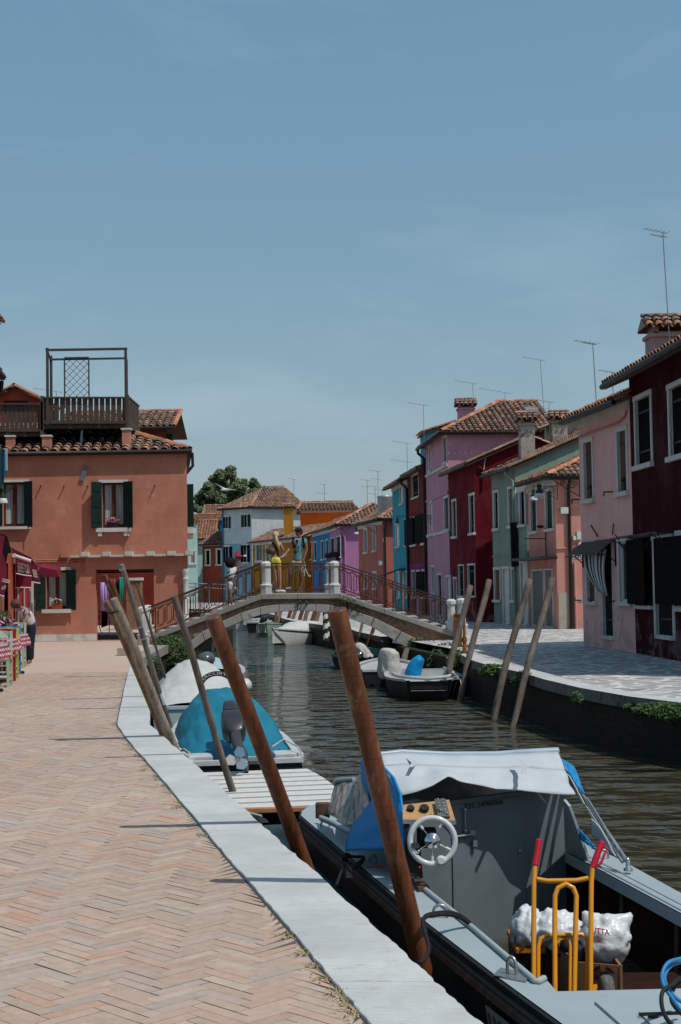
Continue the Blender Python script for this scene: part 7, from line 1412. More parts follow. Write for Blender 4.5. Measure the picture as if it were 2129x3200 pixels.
WC = q(1090, 912, 8.86); sc_ = 8.86 / F * .41454; R_ = 190 * sc_; mb = MB(); ax_ = Vector((0, -1, .12)).normalized(); X_ = Vector((1, 0, 0)); Z_ = ax_.cross(X_).normalized(); Z_ = Z_ if Z_.z > 0 else -Z_
mb.tube([WC + X_ * math.cos(k * math.pi / 18) * (R_ - .018) + Z_ * math.sin(k * math.pi / 18) * (R_ - .018) for k in range(36)], .0185, 10, closed=True); wl = mb.build('steering_wheel', simple('white_wheel_plastic', (.52, .54, .55), .35, coat=.3), wbt)
mb = MB(); mb.lathe([(.0, .025), (.028, .03), (.03, .012), (.046, .01), (.05, 0), (.05, -.03)], WC, 20, ax=ax_)
for an in (60, 128, 213, 333, 268): a = math.radians(an); u = X_ * math.cos(a) + Z_ * math.sin(a); mb.tube([WC + u * .04, WC + u * (R_ - .03)], .004, 6)
mb.tube([WC, WC - ax_ * .2], .014, 8); mb.build('hub', M_chrome, wl); mb = MB()
for an in (60, 128, 333, 268): a = math.radians(an); u = X_ * math.cos(a) + Z_ * math.sin(a); mb.tube([WC + u * (R_ - .065), WC + u * (R_ - .018)], .0095, 8)
a = math.radians(293); u = X_ * math.cos(a) + Z_ * math.sin(a); mb.lathe([(.03, -.01), (.032, .03), (.02, .045)], WC + u * (R_ - .03), 14, ax=ax_); mb.build('spoke_grip', MATS['white_wheel_plastic'], wl)
mb = MB(); c = q(1045, 885, 9.05); mb.obox(c, (.06, 0, 0), (0, .04, 0), (0, 0, .06)); mb.build('steering_box', M_black, wbt, bevel=.01)
mb = MB(); mb.slab([q(878, 770, 8.95), q(915, 770, 8.95), q(930, 920, 8.9), q(1000, 950, 8.9), q(1020, 1195, 8.85), q(900, 1170, 8.85), q(880, 950, 8.9)], (0, .06, 0)); th_ = mb.build('throttle_box', M_black, wbt, bevel=.006); mb = MB(); mb.obox(q(958, 940, 8.86), (.022, 0, 0), (0, .03, 0), (0, 0, .016)); mb.tube([q(945, 960, 8.86), q(975, 1010, 8.84)], .01, 6); mb.ell(q(985, 990, 8.84), .01, .01, .01, 8, 5); mb.build('throttle_lever', M_chrome, th_); mb = MB(); mb.ell(q(993, 1112, 8.83), .009, .006, .009, 8, 5); mb.build('red_button', simple('red_plastic', (.4, .01, .02), .4), th_)
mb = MB(); mb.slab([gz('b1', 930, 1192, -.27), gz('b1', 1005, 1190, -.27), gz('b1', 1068, 1255, -.27), gz('b1', 985, 1262, -.27)], (0, 0, -.05)); mb.build('wooden_block', M_strake, wbt)
# canvas hood
def sheet(name, top, bot, mat, n=26, rows=9, wr=.012, seed=2, sag=0.0, par=None, thick=.006):
    rnd = random.Random(seed); ph = [rnd.uniform(0, 6) for _ in range(6)]
    def along(pl, u):
        L = [0.0]
        for a, b2 in zip(pl, pl[1:]): L.append(L[-1] + (b2 - a).length)
        s = u * L[-1]
        for i in range(len(pl) - 1):
            if s <= L[i + 1] + 1e-9: return pl[i].lerp(pl[i + 1], (s - L[i]) / max(1e-6, L[i + 1] - L[i]))
        return pl[-1]
    g = []
    for i in range(rows + 1):
        v = i / rows; row = []
        for j in range(n + 1):
            u = j / n; p = along(top, u).lerp(along(bot, u), v); e = math.sin(v * math.pi) ; k = wr * (math.sin(u * 31 + v * 3 + ph[0]) + .7 * math.sin(u * 17 - v * 6 + ph[1]) + .6 * math.sin(v * 11 + u * 7 + ph[2])) * (.25 + e); k += (crumple(p * 1.0 + Vector((seed, 0, 0)), 7 if mat is M_blue2 else 5, 1.0) - .5) * (.030 if mat is M_blue2 else .011) * (.3 + e); row.append(p + Vector((k * .2, -k - sag * e, k * .4)))
        g.append(row)
    mb = MB(); mb.grid(g); return mb.build(name, mat, par or wbt, thick=thick)
M_canv = simple('light_grey_canvas', (.42, .45, .48), .75, var=.05, scale=4, bumpy=.1); M_blue2 = simple('royal_blue_canvas', (.01, .20, .46), .6, var=.1, scale=6, bumpy=.15)
q1 = lambda x, y, Y: P('b1', x, y, Y); q2 = lambda x, y, Y: P('b2', x, y, Y)
top_ = [q1(690, 262, 9.75), q1(860, 246, 9.8), q1(1200, 262, 9.9), q1(1568, 262, 10.0), q2(330, 130, 10.1), q2(640, 118, 10.2)]
bot_ = [q1(845, 572, 9.2), q1(960, 545, 9.2), q1(1080, 500, 9.22), q1(1215, 420, 9.3), q1(1300, 462, 9.3), q1(1568, 520, 9.4), q2(350, 408, 9.5), q2(610, 440, 9.55), q2(772, 440, 9.6)]
mid_ = [q1(712, 345, 9.5), q1(860, 330, 9.55), q1(1200, 350, 9.62), q1(1568, 360, 9.72), q2(330, 230, 9.8), q2(690, 260, 9.9)]
sheet('hood_canvas', top_, mid_, M_canv, wr=.006, rows=4, n=40); sheet('hood_canvas', mid_, bot_, M_canv, wr=.011, rows=8, n=48, seed=5)
mb = MB(); mb.tube([p + Vector((0, .02, .0)) for p in top_], [.018, .022, .02, .022, .024, .03], 10); mb.build('hood_roll', simple('blue_grey_shiny_vinyl', (.30, .38, .46), .3), wbt)
for (k, x, y, x2, y2) in (('b1', 910, 285, 930, 355), ('b2', 335, 170, 378, 290)):
    mb = MB(); a, b2 = P(k, x, y, 9.7), P(k, x2, y2, 9.35); mb.slab([a + Vector((-.02, 0, 0)), a + Vector((.02, 0, 0)), (a + b2) / 2 + Vector((.045, -.02, 0)), b2 + Vector((.012, 0, 0)), b2 + Vector((-.012, 0, 0)), (a + b2) / 2 + Vector((.01, -.02, 0))], (0, .006, 0)); mb.build('canvas_strap', M_canv, wbt)
# inside of the hood, running forward over the cabin
fw = [Vector((.12, 11.2, .12)), Vector((.7, 11.6, .2)), Vector((1.35, 11.5, .12))]; sheet('hood_top', [p + Vector((0, .02, -.01)) for p in top_], fw, M_canv, wr=.01, rows=6)
sheet('windscreen_cloth', fw, [Vector((-.05, 11.75, -.27)), Vector((.6, 12.0, -.27)), Vector((1.35, 11.8, -.27))], simple('cloudy_plastic', (.16, .15, .14), .25, var=.4, scale=7, st=(1, 1, .3)), wr=.02, rows=5)
M_clear = simple('yellowed_clear_plastic', (.20, .185, .16), .18, var=.45, scale=9, st=(1, 1, .4), coat=.6, bumpy=.5)
sheet('side_window', [q1(362, 472, 11.3), q1(430, 462, 11.1), q1(505, 455, 11.0)], [q1(288, 700, 11.0), q1(370, 745, 10.7), q1(445, 792, 10.4)], M_clear, wr=.012, n=14, rows=8)
sheet('side_window', [q1(505, 455, 11.0), q1(530, 420, 10.7), q1(560, 400, 10.5)], [q1(445, 792, 10.35), q1(520, 830, 10.1), q1(640, 700, 9.9)], M_clear, wr=.02, n=14, rows=8, seed=9)
mb = MB(); mb.tube([q1(352, 478, 11.3), q1(378, 455, 11.25), q1(500, 444, 11.0)], .02, 6); mb.tube([q1(250, 738, 11.0), q1(330, 770, 10.7), q1(450, 832, 10.35), q1(500, 850, 10.2)], .024, 5); mb.build('window_frame', M_deck, wbt)
mb = MB(); mb.obox(q1(262, 680, 11.05), (.055, .0, .0), (0, .03, 0), (0, 0, .06)); mb.build('fairlead', M_strake, wbt, bevel=.01)
sheet('blue_side_curtain', [q1(548, 305, 10.35), q1(562, 480, 10.35), q1(625, 610, 10.1), q1(560, 700, 10.05), q1(490, 790, 10.05), q1(440, 900, 9.9), q1(432, 990, 9.8)], [q1(700, 262, 9.8), q1(735, 360, 9.5), q1(800, 450, 9.3), q1(842, 545, 9.2), q1(862, 700, 9.1), q1(872, 850, 9.05), q1(872, 975, 9.0)], M_blue2, wr=.018, n=30, rows=12, seed=14)
mb = MB(); mb.tube([q1(720, 355, 9.45), q1(800, 440, 9.25), q1(848, 560, 9.14), q1(868, 720, 9.04), q1(876, 960, 8.96)], .010, 6); mb.build('curtain_hem', M_blue2, wbt)
sheet('blue_side_curtain', [q2(648, 162, 10.25), q2(720, 200, 10.2), q2(768, 240, 10.1), q2(842, 442, 9.8)], [q2(690, 244, 10.1), q2(730, 300, 10.0), q2(780, 370, 9.9), q2(838, 445, 9.8)], M_blue2, wr=.008, n=12, rows=5, seed=15)
sheet('blue_side_curtain', [q2(790, 690, 9.6), q2(860, 760, 9.5), q2(930, 860, 9.4)], [q2(820, 790, 9.55), q2(880, 830, 9.45), q2(928, 864, 9.4)], M_blue2, wr=.01, n=10, rows=5, seed=16)
sheet('hood_canvas', [q2(640, 262, 10.05), q2(720, 290, 9.9), q2(860, 545, 9.6)], [q2(700, 320, 10.0), q2(770, 430, 9.8), q2(858, 548, 9.6)], M_canv, wr=.006, n=12, rows=4, seed=17); sheet('hood_canvas', [q2(890, 620, 9.55), q2(960, 690, 9.45), q2(1075, 905, 9.3)], [q2(900, 760, 9.55), q2(970, 810, 9.45), q2(1072, 908, 9.3)], M_canv, wr=.006, n=12, rows=4, seed=18)
ft = gz('b2', 1168, 1015, -.28); mb = MB(); mb.tube([q2(690, 240, 10.1), ft + Vector((.0, .02, .06))], .0105, 8); mb.tube([q2(860, 545, 9.75), ft + Vector((-.03, .02, .05))], .0105, 8); mb.tube([q2(862, 470, 9.8), q2(1100, 860, 9.35)], .007, 6); mb.build('hood_stay', simple('polished_aluminium', (.55, .56, .58), .25, .8), wbt)
mb = MB(); mb.lathe([(.03, 0), (.03, .012), (.014, .02), (.016, .07), (.006, .08)], ft, 12); mb.build('stay_foot', M_chrome, wbt)
def uring(c, ax, w_=.06, h_=.07, r_=.009, plate=None, par=None):
    c = Vector(c); ax = Vector(ax).normalized(); mb = MB(); mb.tube([c - ax * w_ / 2, c - ax * w_ / 2 + Vector((0, 0, h_ * .5))] + [c + ax * (-w_ / 2 * math.cos(k * math.pi / 6)) + Vector((0, 0, h_ * .5 + h_ * .5 * math.sin(k * math.pi / 6))) for k in range(1, 6)] + [c + ax * w_ / 2 + Vector((0, 0, h_ * .5)), c + ax * w_ / 2], r_, 6)
    if plate: mb.slab([c + ax * .09 + Vector((.03, .06, .002)), c + ax * .09 + Vector((-.02, -.07, .002)), c - ax * .08 + Vector((-.03, -.06, .002)), c - ax * .08 + Vector((.02, .07, .002))], (0, 0, .006))
    mb.build('mooring_ring', simple('dull_stainless', (.38, .37, .36), .35, .8), par or wbt)
uring(gz('b1', 283, 805), (1, 0, 0), .065, .05); uring(gz('b1', 645, 1075), (1, .2, 0), .05, .05); uring(gz('b4', 1148, 408), (1, 0, 0), .075, .075); uring(gz('b3', 292, 842), (.6, -.5, 0), .05, .09, plate=1); uring(gz('b2', 985, 925), (1, 0, 0), .06, .06)
# number plate on the side, cleat ropes
side_f = Fac(off(LS[0], -.02).to_2d(), off(LS[2], -.02).to_2d(), (-1, -1)); mb = MB(); a0 = side_f.uz('b3', 143, 1060); a1 = side_f.uz('b3', 330, 1200); u0_, u1_ = sorted((a0[0], a1[0] - 0 if a1[0] != a0[0] else a0[0] + .4)); pz1 = a0[1]; mb.slab([side_f.pt(a0[0], pz1, .03), side_f.pt(a0[0] - .55, pz1, .03), side_f.pt(a0[0] - .55, pz1 - .14, .01), side_f.pt(a0[0], pz1 - .14, .01)], side_f.n.to_3d() * .006); pl_ = mb.build('number_plate', simple('dirty_white_plate', (.30, .30, .28), .6), wbt)
tx = text_mb('LV6022', (0, 0, 0), (1, 0, 0), (0, 0, 1), 1.0, 0, bold=.01); wt = max(v[0] for v in tx.v); mb = MB(); mb.add([side_f.pt(a0[0] - .03 - v[0] / wt * .48, pz1 - .125 + v[2] * .15, .045 - .018 * (1 - v[2])) for v in tx.v], tx.f); mb.build('lettering', M_black, pl_)
def rope(pts, r_=.013, mat=None, par=None, name='rope'):
    P_ = [Vector(p) for p in pts]; out_ = []
    for i in range(len(P_) - 1):
        p0, p1, p2, p3 = P_[max(i - 1, 0)], P_[i], P_[i + 1], P_[min(i + 2, len(P_) - 1)]
        for k in range(6): u = k / 6; out_.append(.5 * ((2 * p1) + (p2 - p0) * u + (2 * p0 - 5 * p1 + 4 * p2 - p3) * u * u + (3 * p1 - p0 - 3 * p2 + p3) * u ** 3))
    out_.append(P_[-1]); mb = MB(); mb.tube(out_, r_, 7); return mb.build(name, mat or M_rope, par or wbt)
M_rope = simple('black_rope', (.012, .012, .014), .8, scale=60, var=.5); pr = .0
rope([P('b4', 1400, 475, 7.95), P('b4', 1330, 410, 7.9), P('b4', 1230, 365, 7.8), P('b4', 1100, 372, 7.7), P('b4', 1030, 400, 7.55), P('b4', 1018, 460, 7.45), P('b4', 1045, 560, 7.35), P('b4', 1062, 640, 7.2), P('b4', 1030, 720, 7.0), P('b4', 985, 745, 6.9)], .011); rope([P('b4', 1395, 470, 7.93), P('b4', 1290, 400, 7.85), P('b4', 1180, 380, 7.72), P('b4', 1060, 392, 7.6), P('b4', 1020, 430, 7.5), P('b4', 1040, 520, 7.4)], .011)
for dx in (0, 14, -12): rope([q1(430 + dx, 1060, 9.9), q1(440, 1020 + dx, 9.85), q1(500 + dx, 1030, 9.8), q1(570, 1035, 9.7), q1(540 + dx, 1080, 9.6), q1(470 + dx, 1130, 9.5), q1(455 + dx, 1200, 9.35)], .010)
rope([q1(430, 1090, 9.8), q1(400, 1150, 9.5), q1(365, 1250, 9.2)], .010); rope([q1(600, 1115, 9.5), q1(650, 1105, 9.45), q1(720, 1112, 9.4)], .005, simple('red_cord', (.4, .01, .03), .7))
# stern deck hatch and hoses
mb = MB(); a, b2 = gz('b3', 940, 1052), gz('b3', 1125, 1215); mb.beam(a, b2 + (b2 - a) * .3, .03, .025); mb.build('deck_batten', M_deck, wbt); mb = MB(); mb.slab([gz('b3', 1245, 1122, -.298), gz('b3', 1700, 1108, -.298), gz('b3', 1850, 1300, -.298), gz('b3', 1420, 1300, -.298)], (0, 0, .008)); ht = mb.build('hatch', M_deck, wbt, bevel=.003); mb = MB(); [mb.beam(gz('b3', 1250, 1126 + k * 8, -.288), gz('b3', 1650, 1113 + k * 8, -.288), .006, .006) for k in range(3)]; mb.ell(gz('b3', 1358, 1150, -.286), .025, .02, .008, 10, 5); mb.build('hatch_trim', M_black, ht)
M_hose = simple('blue_hose', (.03, .20, .42), .45); q3 = lambda x, y, Y: P('b3', x, y, Y)
hs1 = rope([q3(1700, 690, 6.2), q3(1568, 712, 6.1), q3(1470, 745, 6.0), q3(1425, 830, 5.95), q3(1440, 920, 5.9), q3(1500, 1010, 5.85), q3(1570, 1100, 5.8), q3(1640, 1150, 5.8)], .008, M_hose, None, 'hose'); hs1.parent = None; tag(hs1, 'coiled bright blue hose on the stern deck of the work boat', 'hose'); hs1.location = wbt.location
hs2 = rope([q3(1700, 715, 6.25), q3(1568, 738, 6.15), q3(1490, 770, 6.05), q3(1445, 840, 6.0), q3(1460, 920, 5.95), q3(1530, 1010, 5.9), q3(1620, 1070, 5.85)], .008, M_hose, None, 'hose'); hs2.parent = hs1; hs2.location = (0, 0, 0)
cb = rope([q3(1700, 840, 6.1), q3(1568, 858, 6.0), q3(1500, 910, 5.9), q3(1430, 960, 5.85), q3(1420, 1050, 5.8), q3(1450, 1150, 5.72), q3(1510, 1230, 5.66)], .009, M_black, None, 'cable'); cb.parent = None; cb.location = wbt.location; tag(cb, 'black cable looping over the stern deck beside the blue hose', 'cable'); c2 = rope([q3(1700, 870, 6.15), q3(1568, 890, 6.05), q3(1500, 960, 5.95), q3(1500, 1040, 5.9), q3(1560, 1120, 5.85), q3(1640, 1180, 5.8)], .009, M_black, None, 'cable'); c2.parent = cb; c2.location = (0, 0, 0)
# hand truck
ht_ = thing('hand_truck', 'orange yellow hand truck with red grips standing in the work boat cockpit', 'hand truck', (1.3, 7.6, -.98)); M_ty = simple('orange_yellow_paint', (.60, .24, .008), .35, var=.08, coat=.3); M_rg = simple('red_grip', (.42, .008, .03), .45)
def T(k, x, y, o=0.0):
    sy = CROP[k][1] + y * CROP[k][2]; return P(k, x, y, 7.85 - (sy - 2630) / 470 * .35 + o)
mb = MB(); mb.tube([T('b2', 466, 980), T('b2', 458, 1100), T('b3', 457, 400), T('b3', 455, 1050)], .0135, 10); mb.tube([T('b2', 900, 985), T('b2', 891, 1100), T('b3', 888, 400), T('b3', 885, 1050)], .0135, 10); mb.tube([T('b3', 478, 113), T('b3', 560, 128), T('b3', 780, 124), T('b3', 868, 106)], .013, 10); mb.build('frame', M_ty, ht_)
mb = MB(); mb.tube([T('b3', 617, 1000, -.03), T('b3', 615, 400, -.03), T('b3', 618, 235, -.03), T('b3', 640, 180, -.03), T('b3', 700, 150, -.03), T('b3', 755, 180, -.03), T('b3', 778, 240, -.03), T('b3', 772, 500, -.03), T('b3', 762, 1000, -.03)], .0135, 10); mb.build('inner_loop', M_ty, ht_)
mb = MB(); mb.tube([T('b3', 488, 1000, .04), T('b3', 492, 620, .04), T('b3', 510, 560, .04), T('b3', 560, 538, .04), T('b3', 700, 535, .04), T('b3', 820, 530, .04), T('b3', 856, 560, .04), T('b3', 864, 620, .04), T('b3', 856, 1000, .04)], .0115, 10); mb.tube([T('b3', 635, 600, .05), T('b3', 655, 568, .05), T('b3', 690, 558, .05), T('b3', 722, 580, .05), T('b3', 732, 620, .05), T('b3', 728, 1000, .05)], .009, 8); mb.build('lower_loop', M_ty, ht_)
for pts in (((495, 788), (485, 870), (466, 975)), ((968, 805), (940, 880), (902, 990))): mb = MB(); mb.tube([T('b2', x, y) for x, y in pts], [.018, .0175, .019], 10); mb.ell(T('b2', *pts[0]), .019, .019, .012, 10, 5); mb.build('grip', M_rg, ht_)
mb = MB(); mb.tube([T('b2', 975, 818), T('b2', 1010, 850), T('b2', 985, 905), T('b2', 962, 960), T('b2', 925, 985)], .007, 6); mb.build('grip_guard', M_rg, ht_)
wh = T('b3', 1008, 965, .02); mb = MB(); mb.lathe([(.05, -.032), (.078, -.03), (.086, -.012), (.086, .012), (.078, .03), (.05, .032)], wh, 22, ax=(1, .0, 0)); mb.build('wheel', simple('grey_tyre', (.10, .10, .10), .8, scale=60, var=.4), ht_); mb = MB(); mb.slab([T('b3', 868, 925, .0), T('b3', 935, 912, .0), T('b3', 938, 935, .0), T('b3', 925, 960, 0), T('b3', 890, 960, .0)], (0, .02, 0)); mb.build('bracket', M_ty, ht_)
# boxes and bags
M_card = simple('brown_cardboard', (.22, .115, .06), .85, var=.12, scale=5); a, b2 = P('b3', 545, 650, 8.0), P('b3', 1130, 745, 8.0); bx_ = thing('cardboard_box', 'brown cardboard box with a black palm print, behind the hand truck', 'box', (a.x, 8, -.98)); ft_ = Fac((P('b3', 740, 800, 7.72).x, 7.72), (P('b3', 1120, 800, 7.62).x, 7.62), (0, -1)); zt = P('b3', 900, 740, 7.7).z; sd_ = Fac((P('b3', 545, 700, 8.3).x, 8.3), (P('b3', 740, 800, 7.72).x, 7.72), (0, -1)); bw = MB(); ft_.bx(bw, 0, ft_.L, -.95, zt, -.01, 0); sd_.bx(bw, 0, sd_.L, -.95, zt + .02, -.01, 0); bw.box(ft_.B.x - .01, ft_.B.x + .005, 7.62, 8.2, -.95, zt); bw.box(ft_.A.x - .2, ft_.B.x, 8.2, 8.21, -.95, zt); bw.build('carton', M_card, bx_)
u0, z0 = ft_.uz('b3', 908, 868); u1 = ft_.uz('b3', 1052, 868)[0]; tx = text_mb('paffoni', (0, 0, 0), (1, 0, 0), (0, 0, 1), 1.0, 0, bold=.02); wt = max(v[0] for v in tx.v); mb = MB(); mb.add([ft_.pt(u0 + v[0] / wt * (u1 - u0), z0 + v[2] * .062, .004) for v in tx.v], tx.f)
cx_, cz_ = ft_.uz('b3', 980, 838)
for sg_ in (-1, 1):
    for k, (ww, hh) in enumerate(((.075, .028), (.06, .045), (.035, .055))): mb.slab([ft_.pt(cx_ + sg_ * .004, cz_, .003), ft_.pt(cx_ + sg_ * ww * .55, cz_ + hh, .003), ft_.pt(cx_ + sg_ * ww, cz_ + hh * .55 - .004, .003), ft_.pt(cx_ + sg_ * ww * .55, cz_ + hh * .62, .003)], (0, -.001, 0))
mb.build('print', M_black, bx_)
tbx = thing('tool_box', 'black tool box with an orange lid beside the cardboard box', 'tool box', (.9, 8.3, -.98)); mb = MB(); a, b2 = P('b3', 285, 590, 8.35), P('b3', 540, 640, 8.1); mb.box(a.x, b2.x, 8.1, 8.5, -.95, a.z); mb.build('body', M_black, tbx, bevel=.01); mb = MB(); mb.box(a.x - .005, b2.x + .005, 8.08, 8.52, a.z, a.z + .035); mb.build('lid', simple('orange_lid', (.45, .14, .01), .5), tbx, bevel=.008); mb = MB(); mb.box(a.x + .0, a.x + .12, 8.15, 8.4, a.z + .035, a.z + .09); mb.build('handle', M_black, tbx, bevel=.012)
M_bag = simple('white_plastic_bag', (.58, .60, .61), .3, var=.05, scale=7, bumpy=.7, coat=.2)
def bag(label, c, rx, ry, rz, seed, k=.22, peaks=(), name='plastic_bag'):
    rnd = random.Random(seed); c = Vector(c); n, m = 48, 28; t = thing(name, label, 'plastic bag', tuple(c)); ph = [(rnd.uniform(-4, 4), rnd.uniform(-4, 4), rnd.uniform(-4, 4), rnd.uniform(0, 6)) for _ in range(9)]; rows = []
    for i in range(m + 1):
        a = math.pi * i / m; rw = []
        for j in range(n):
            b = 2 * math.pi * j / n; q = Vector((math.sin(a) * math.cos(b), math.sin(a) * math.sin(b), math.cos(a))); w = sum(abs(math.sin(q.x * p[0] * 1.7 + q.y * p[1] * 1.7 + q.z * p[2] * 1.7 + p[3])) for p in ph) / 9 - .6; w += .12 * (sum(abs(math.sin(q.x * p[1] * 4.3 + q.y * p[2] * 4.3 + q.z * p[0] * 4.3 + p[3])) for p in ph) / 9 - .6); s = 1 + k * w
            for (px, pz, am) in peaks:
                dd_ = (q - Vector((px, 0, pz)).normalized()).length; s += am * max(0, 1 - dd_ / .55) ** 2
            s += crumple(Vector((q.x * 1.6, q.y * 1.6, q.z * .7)) + Vector((seed, 0, 0)), 1.5, .12) - .06; rw.append(c + Vector((q.x * rx * s, q.y * ry * s, q.z * rz * s)))
        rows.append(rw)
    mb = MB(); mb.grid(rows, closed=True, sm=True); mb.build('bag', M_bag, t); return t
bag('crumpled white plastic bag on the tool box, left of the hand truck loop', P('b3', 425, 500, 8.2), .105, .13, .12, 4, .6, ((-.3, .9, .35), (.9, .3, .3))); bag('flat crumpled white plastic bag in the middle of the cockpit boxes', P('b3', 620, 500, 8.15), .14, .13, .10, 6, .6, ((-.2, .9, .3), (.6, .8, .25), (.2, -.9, .45)))
bg = bag('white shopping bag with red UTTA lettering on the cardboard box', P('b3', 990, 570, 7.85), .135, .11, .135, 9, .4, ((.75, .7, .5), (-.6, .8, .45), (.55, -.75, .2))); word_mb = text_mb('UTTA', (0, 0, 0), (1, 0, 0), (0, 0, 1), 1.0, 0, bold=.02); wt = max(v[0] for v in word_mb.v); a = P('b3', 893, 522, 7.68); b2 = P('b3', 1030, 540, 7.70); c = P('b3', 890, 475, 7.68); mb = MB(); mb.add([a + (b2 - a) * (v[0] / wt) + (c - a) * (v[2] / .72) for v in word_mb.v], word_mb.f); mb.add([p + Vector((0, .0, 0)) for p in [P('b3', x, y, 7.68) for x, y in ((932, 575), (958, 572), (955, 590), (935, 592))]], [(0, 1, 2, 3)]); mb.build('lettering', simple('red_print', (.45, .01, .03), .5), bg)
mb = MB(); mb.tube([P('b3', 690, 600, 8.0), P('b3', 650, 690, 7.95)], .02, 8); mb.tube([P('b3', 700, 600, 7.9), P('b3', 830, 690, 7.8)], [.05, .055], 12); tag(mb.build('plastic_tube', M_cowl), 'dark plastic tubes sticking out of the cardboard box', 'tube')
# ---------------------------------------------------------------- people
def skin(name, V, E, mat, parent, sub=2, root=0, extra=None):
    off_ = Vector(parent['_o']) if parent is not None else Vector((0, 0, 0)); keys = list(V); me = bpy.data.meshes.new('tmp'); me.from_pydata([Vector(V[k][0]) - off_ for k in keys], [(keys.index(a), keys.index(b)) for a, b in E], [])
    o = bpy.data.objects.new('tmp', me); COL.objects.link(o); md = o.modifiers.new('k', 'SKIN'); md.use_smooth_shade = True
    for i, k in enumerate(keys):
        r = V[k][1]; r = (r, r) if not isinstance(r, tuple) else r; sv = me.skin_vertices[0].data[i]; sv.radius = r; sv.use_root = (i == root)
    s2 = o.modifiers.new('s', 'SUBSURF'); s2.levels = sub; s2.render_levels = sub
    dg = bpy.context.evaluated_depsgraph_get(); dg.update(); nm = bpy.data.meshes.new_from_object(o.evaluated_get(dg)); bpy.data.objects.remove(o)
    if extra:
        bm = bmesh.new(); bm.from_mesh(nm)
        for c, r in extra:
            mtx = Matrix.Translation(Vector(c) - off_) @ Matrix.Diagonal((*(r if isinstance(r, tuple) else (r, r, r)), 1)); bmesh.ops.create_icosphere(bm, subdivisions=2, radius=1, matrix=mtx)
        bm.to_mesh(nm); bm.free()
    nm.materials.clear(); nm.materials.append(mat)
    for p in nm.polygons: p.use_smooth = True
    q = bpy.data.objects.new(name, nm); COL.objects.link(q); q.parent = parent; return q
M_skin = simple('skin', (.42, .22, .15), .6, var=.06); M_skind = simple('tanned_skin', (.26, .12, .08), .6, var=.06)
def hand(V, E, wrist, elbow, key, side, mat=None, curl=.3, s=1.0):
    "palm and five fingers added to the body's own skeleton"
    w, e = Vector(V[wrist][0]), Vector(V[elbow][0]); d = (w - e).normalized(); x = d.cross(Vector((0, 1, 0))); x = x.normalized() if x.length > .1 else Vector((1, 0, 0)); n = x.cross(d) * side; p = w + d * .055 * s; V[key + 'p'] = (p, (.032 * s, .020 * s)); E.append((wrist, key + 'p'))
    for i, (o, L) in enumerate(((-.028, .055), (-.010, .068), (.008, .064), (.025, .05))):
        a = p + x * o * s + d * .035 * s; b = a + (d + n * curl) * L * .6 * s; c = b + (d * .5 + n * curl * 2) * L * .5 * s; k = key + str(i)
        V[k + 'a'] = (a, .0095 * s); V[k + 'b'] = (b, .009 * s); V[k + 'c'] = (c, .0075 * s); E += [(key + 'p', k + 'a'), (k + 'a', k + 'b'), (k + 'b', k + 'c')]
    a = p - x * .038 * s - d * .01 * s; b = a - x * .02 * s + d * .035 * s; V[key + 'ta'] = (a, .011 * s); V[key + 'tb'] = (b, .009 * s); E += [(key + 'p', key + 'ta'), (key + 'ta', key + 'tb')]
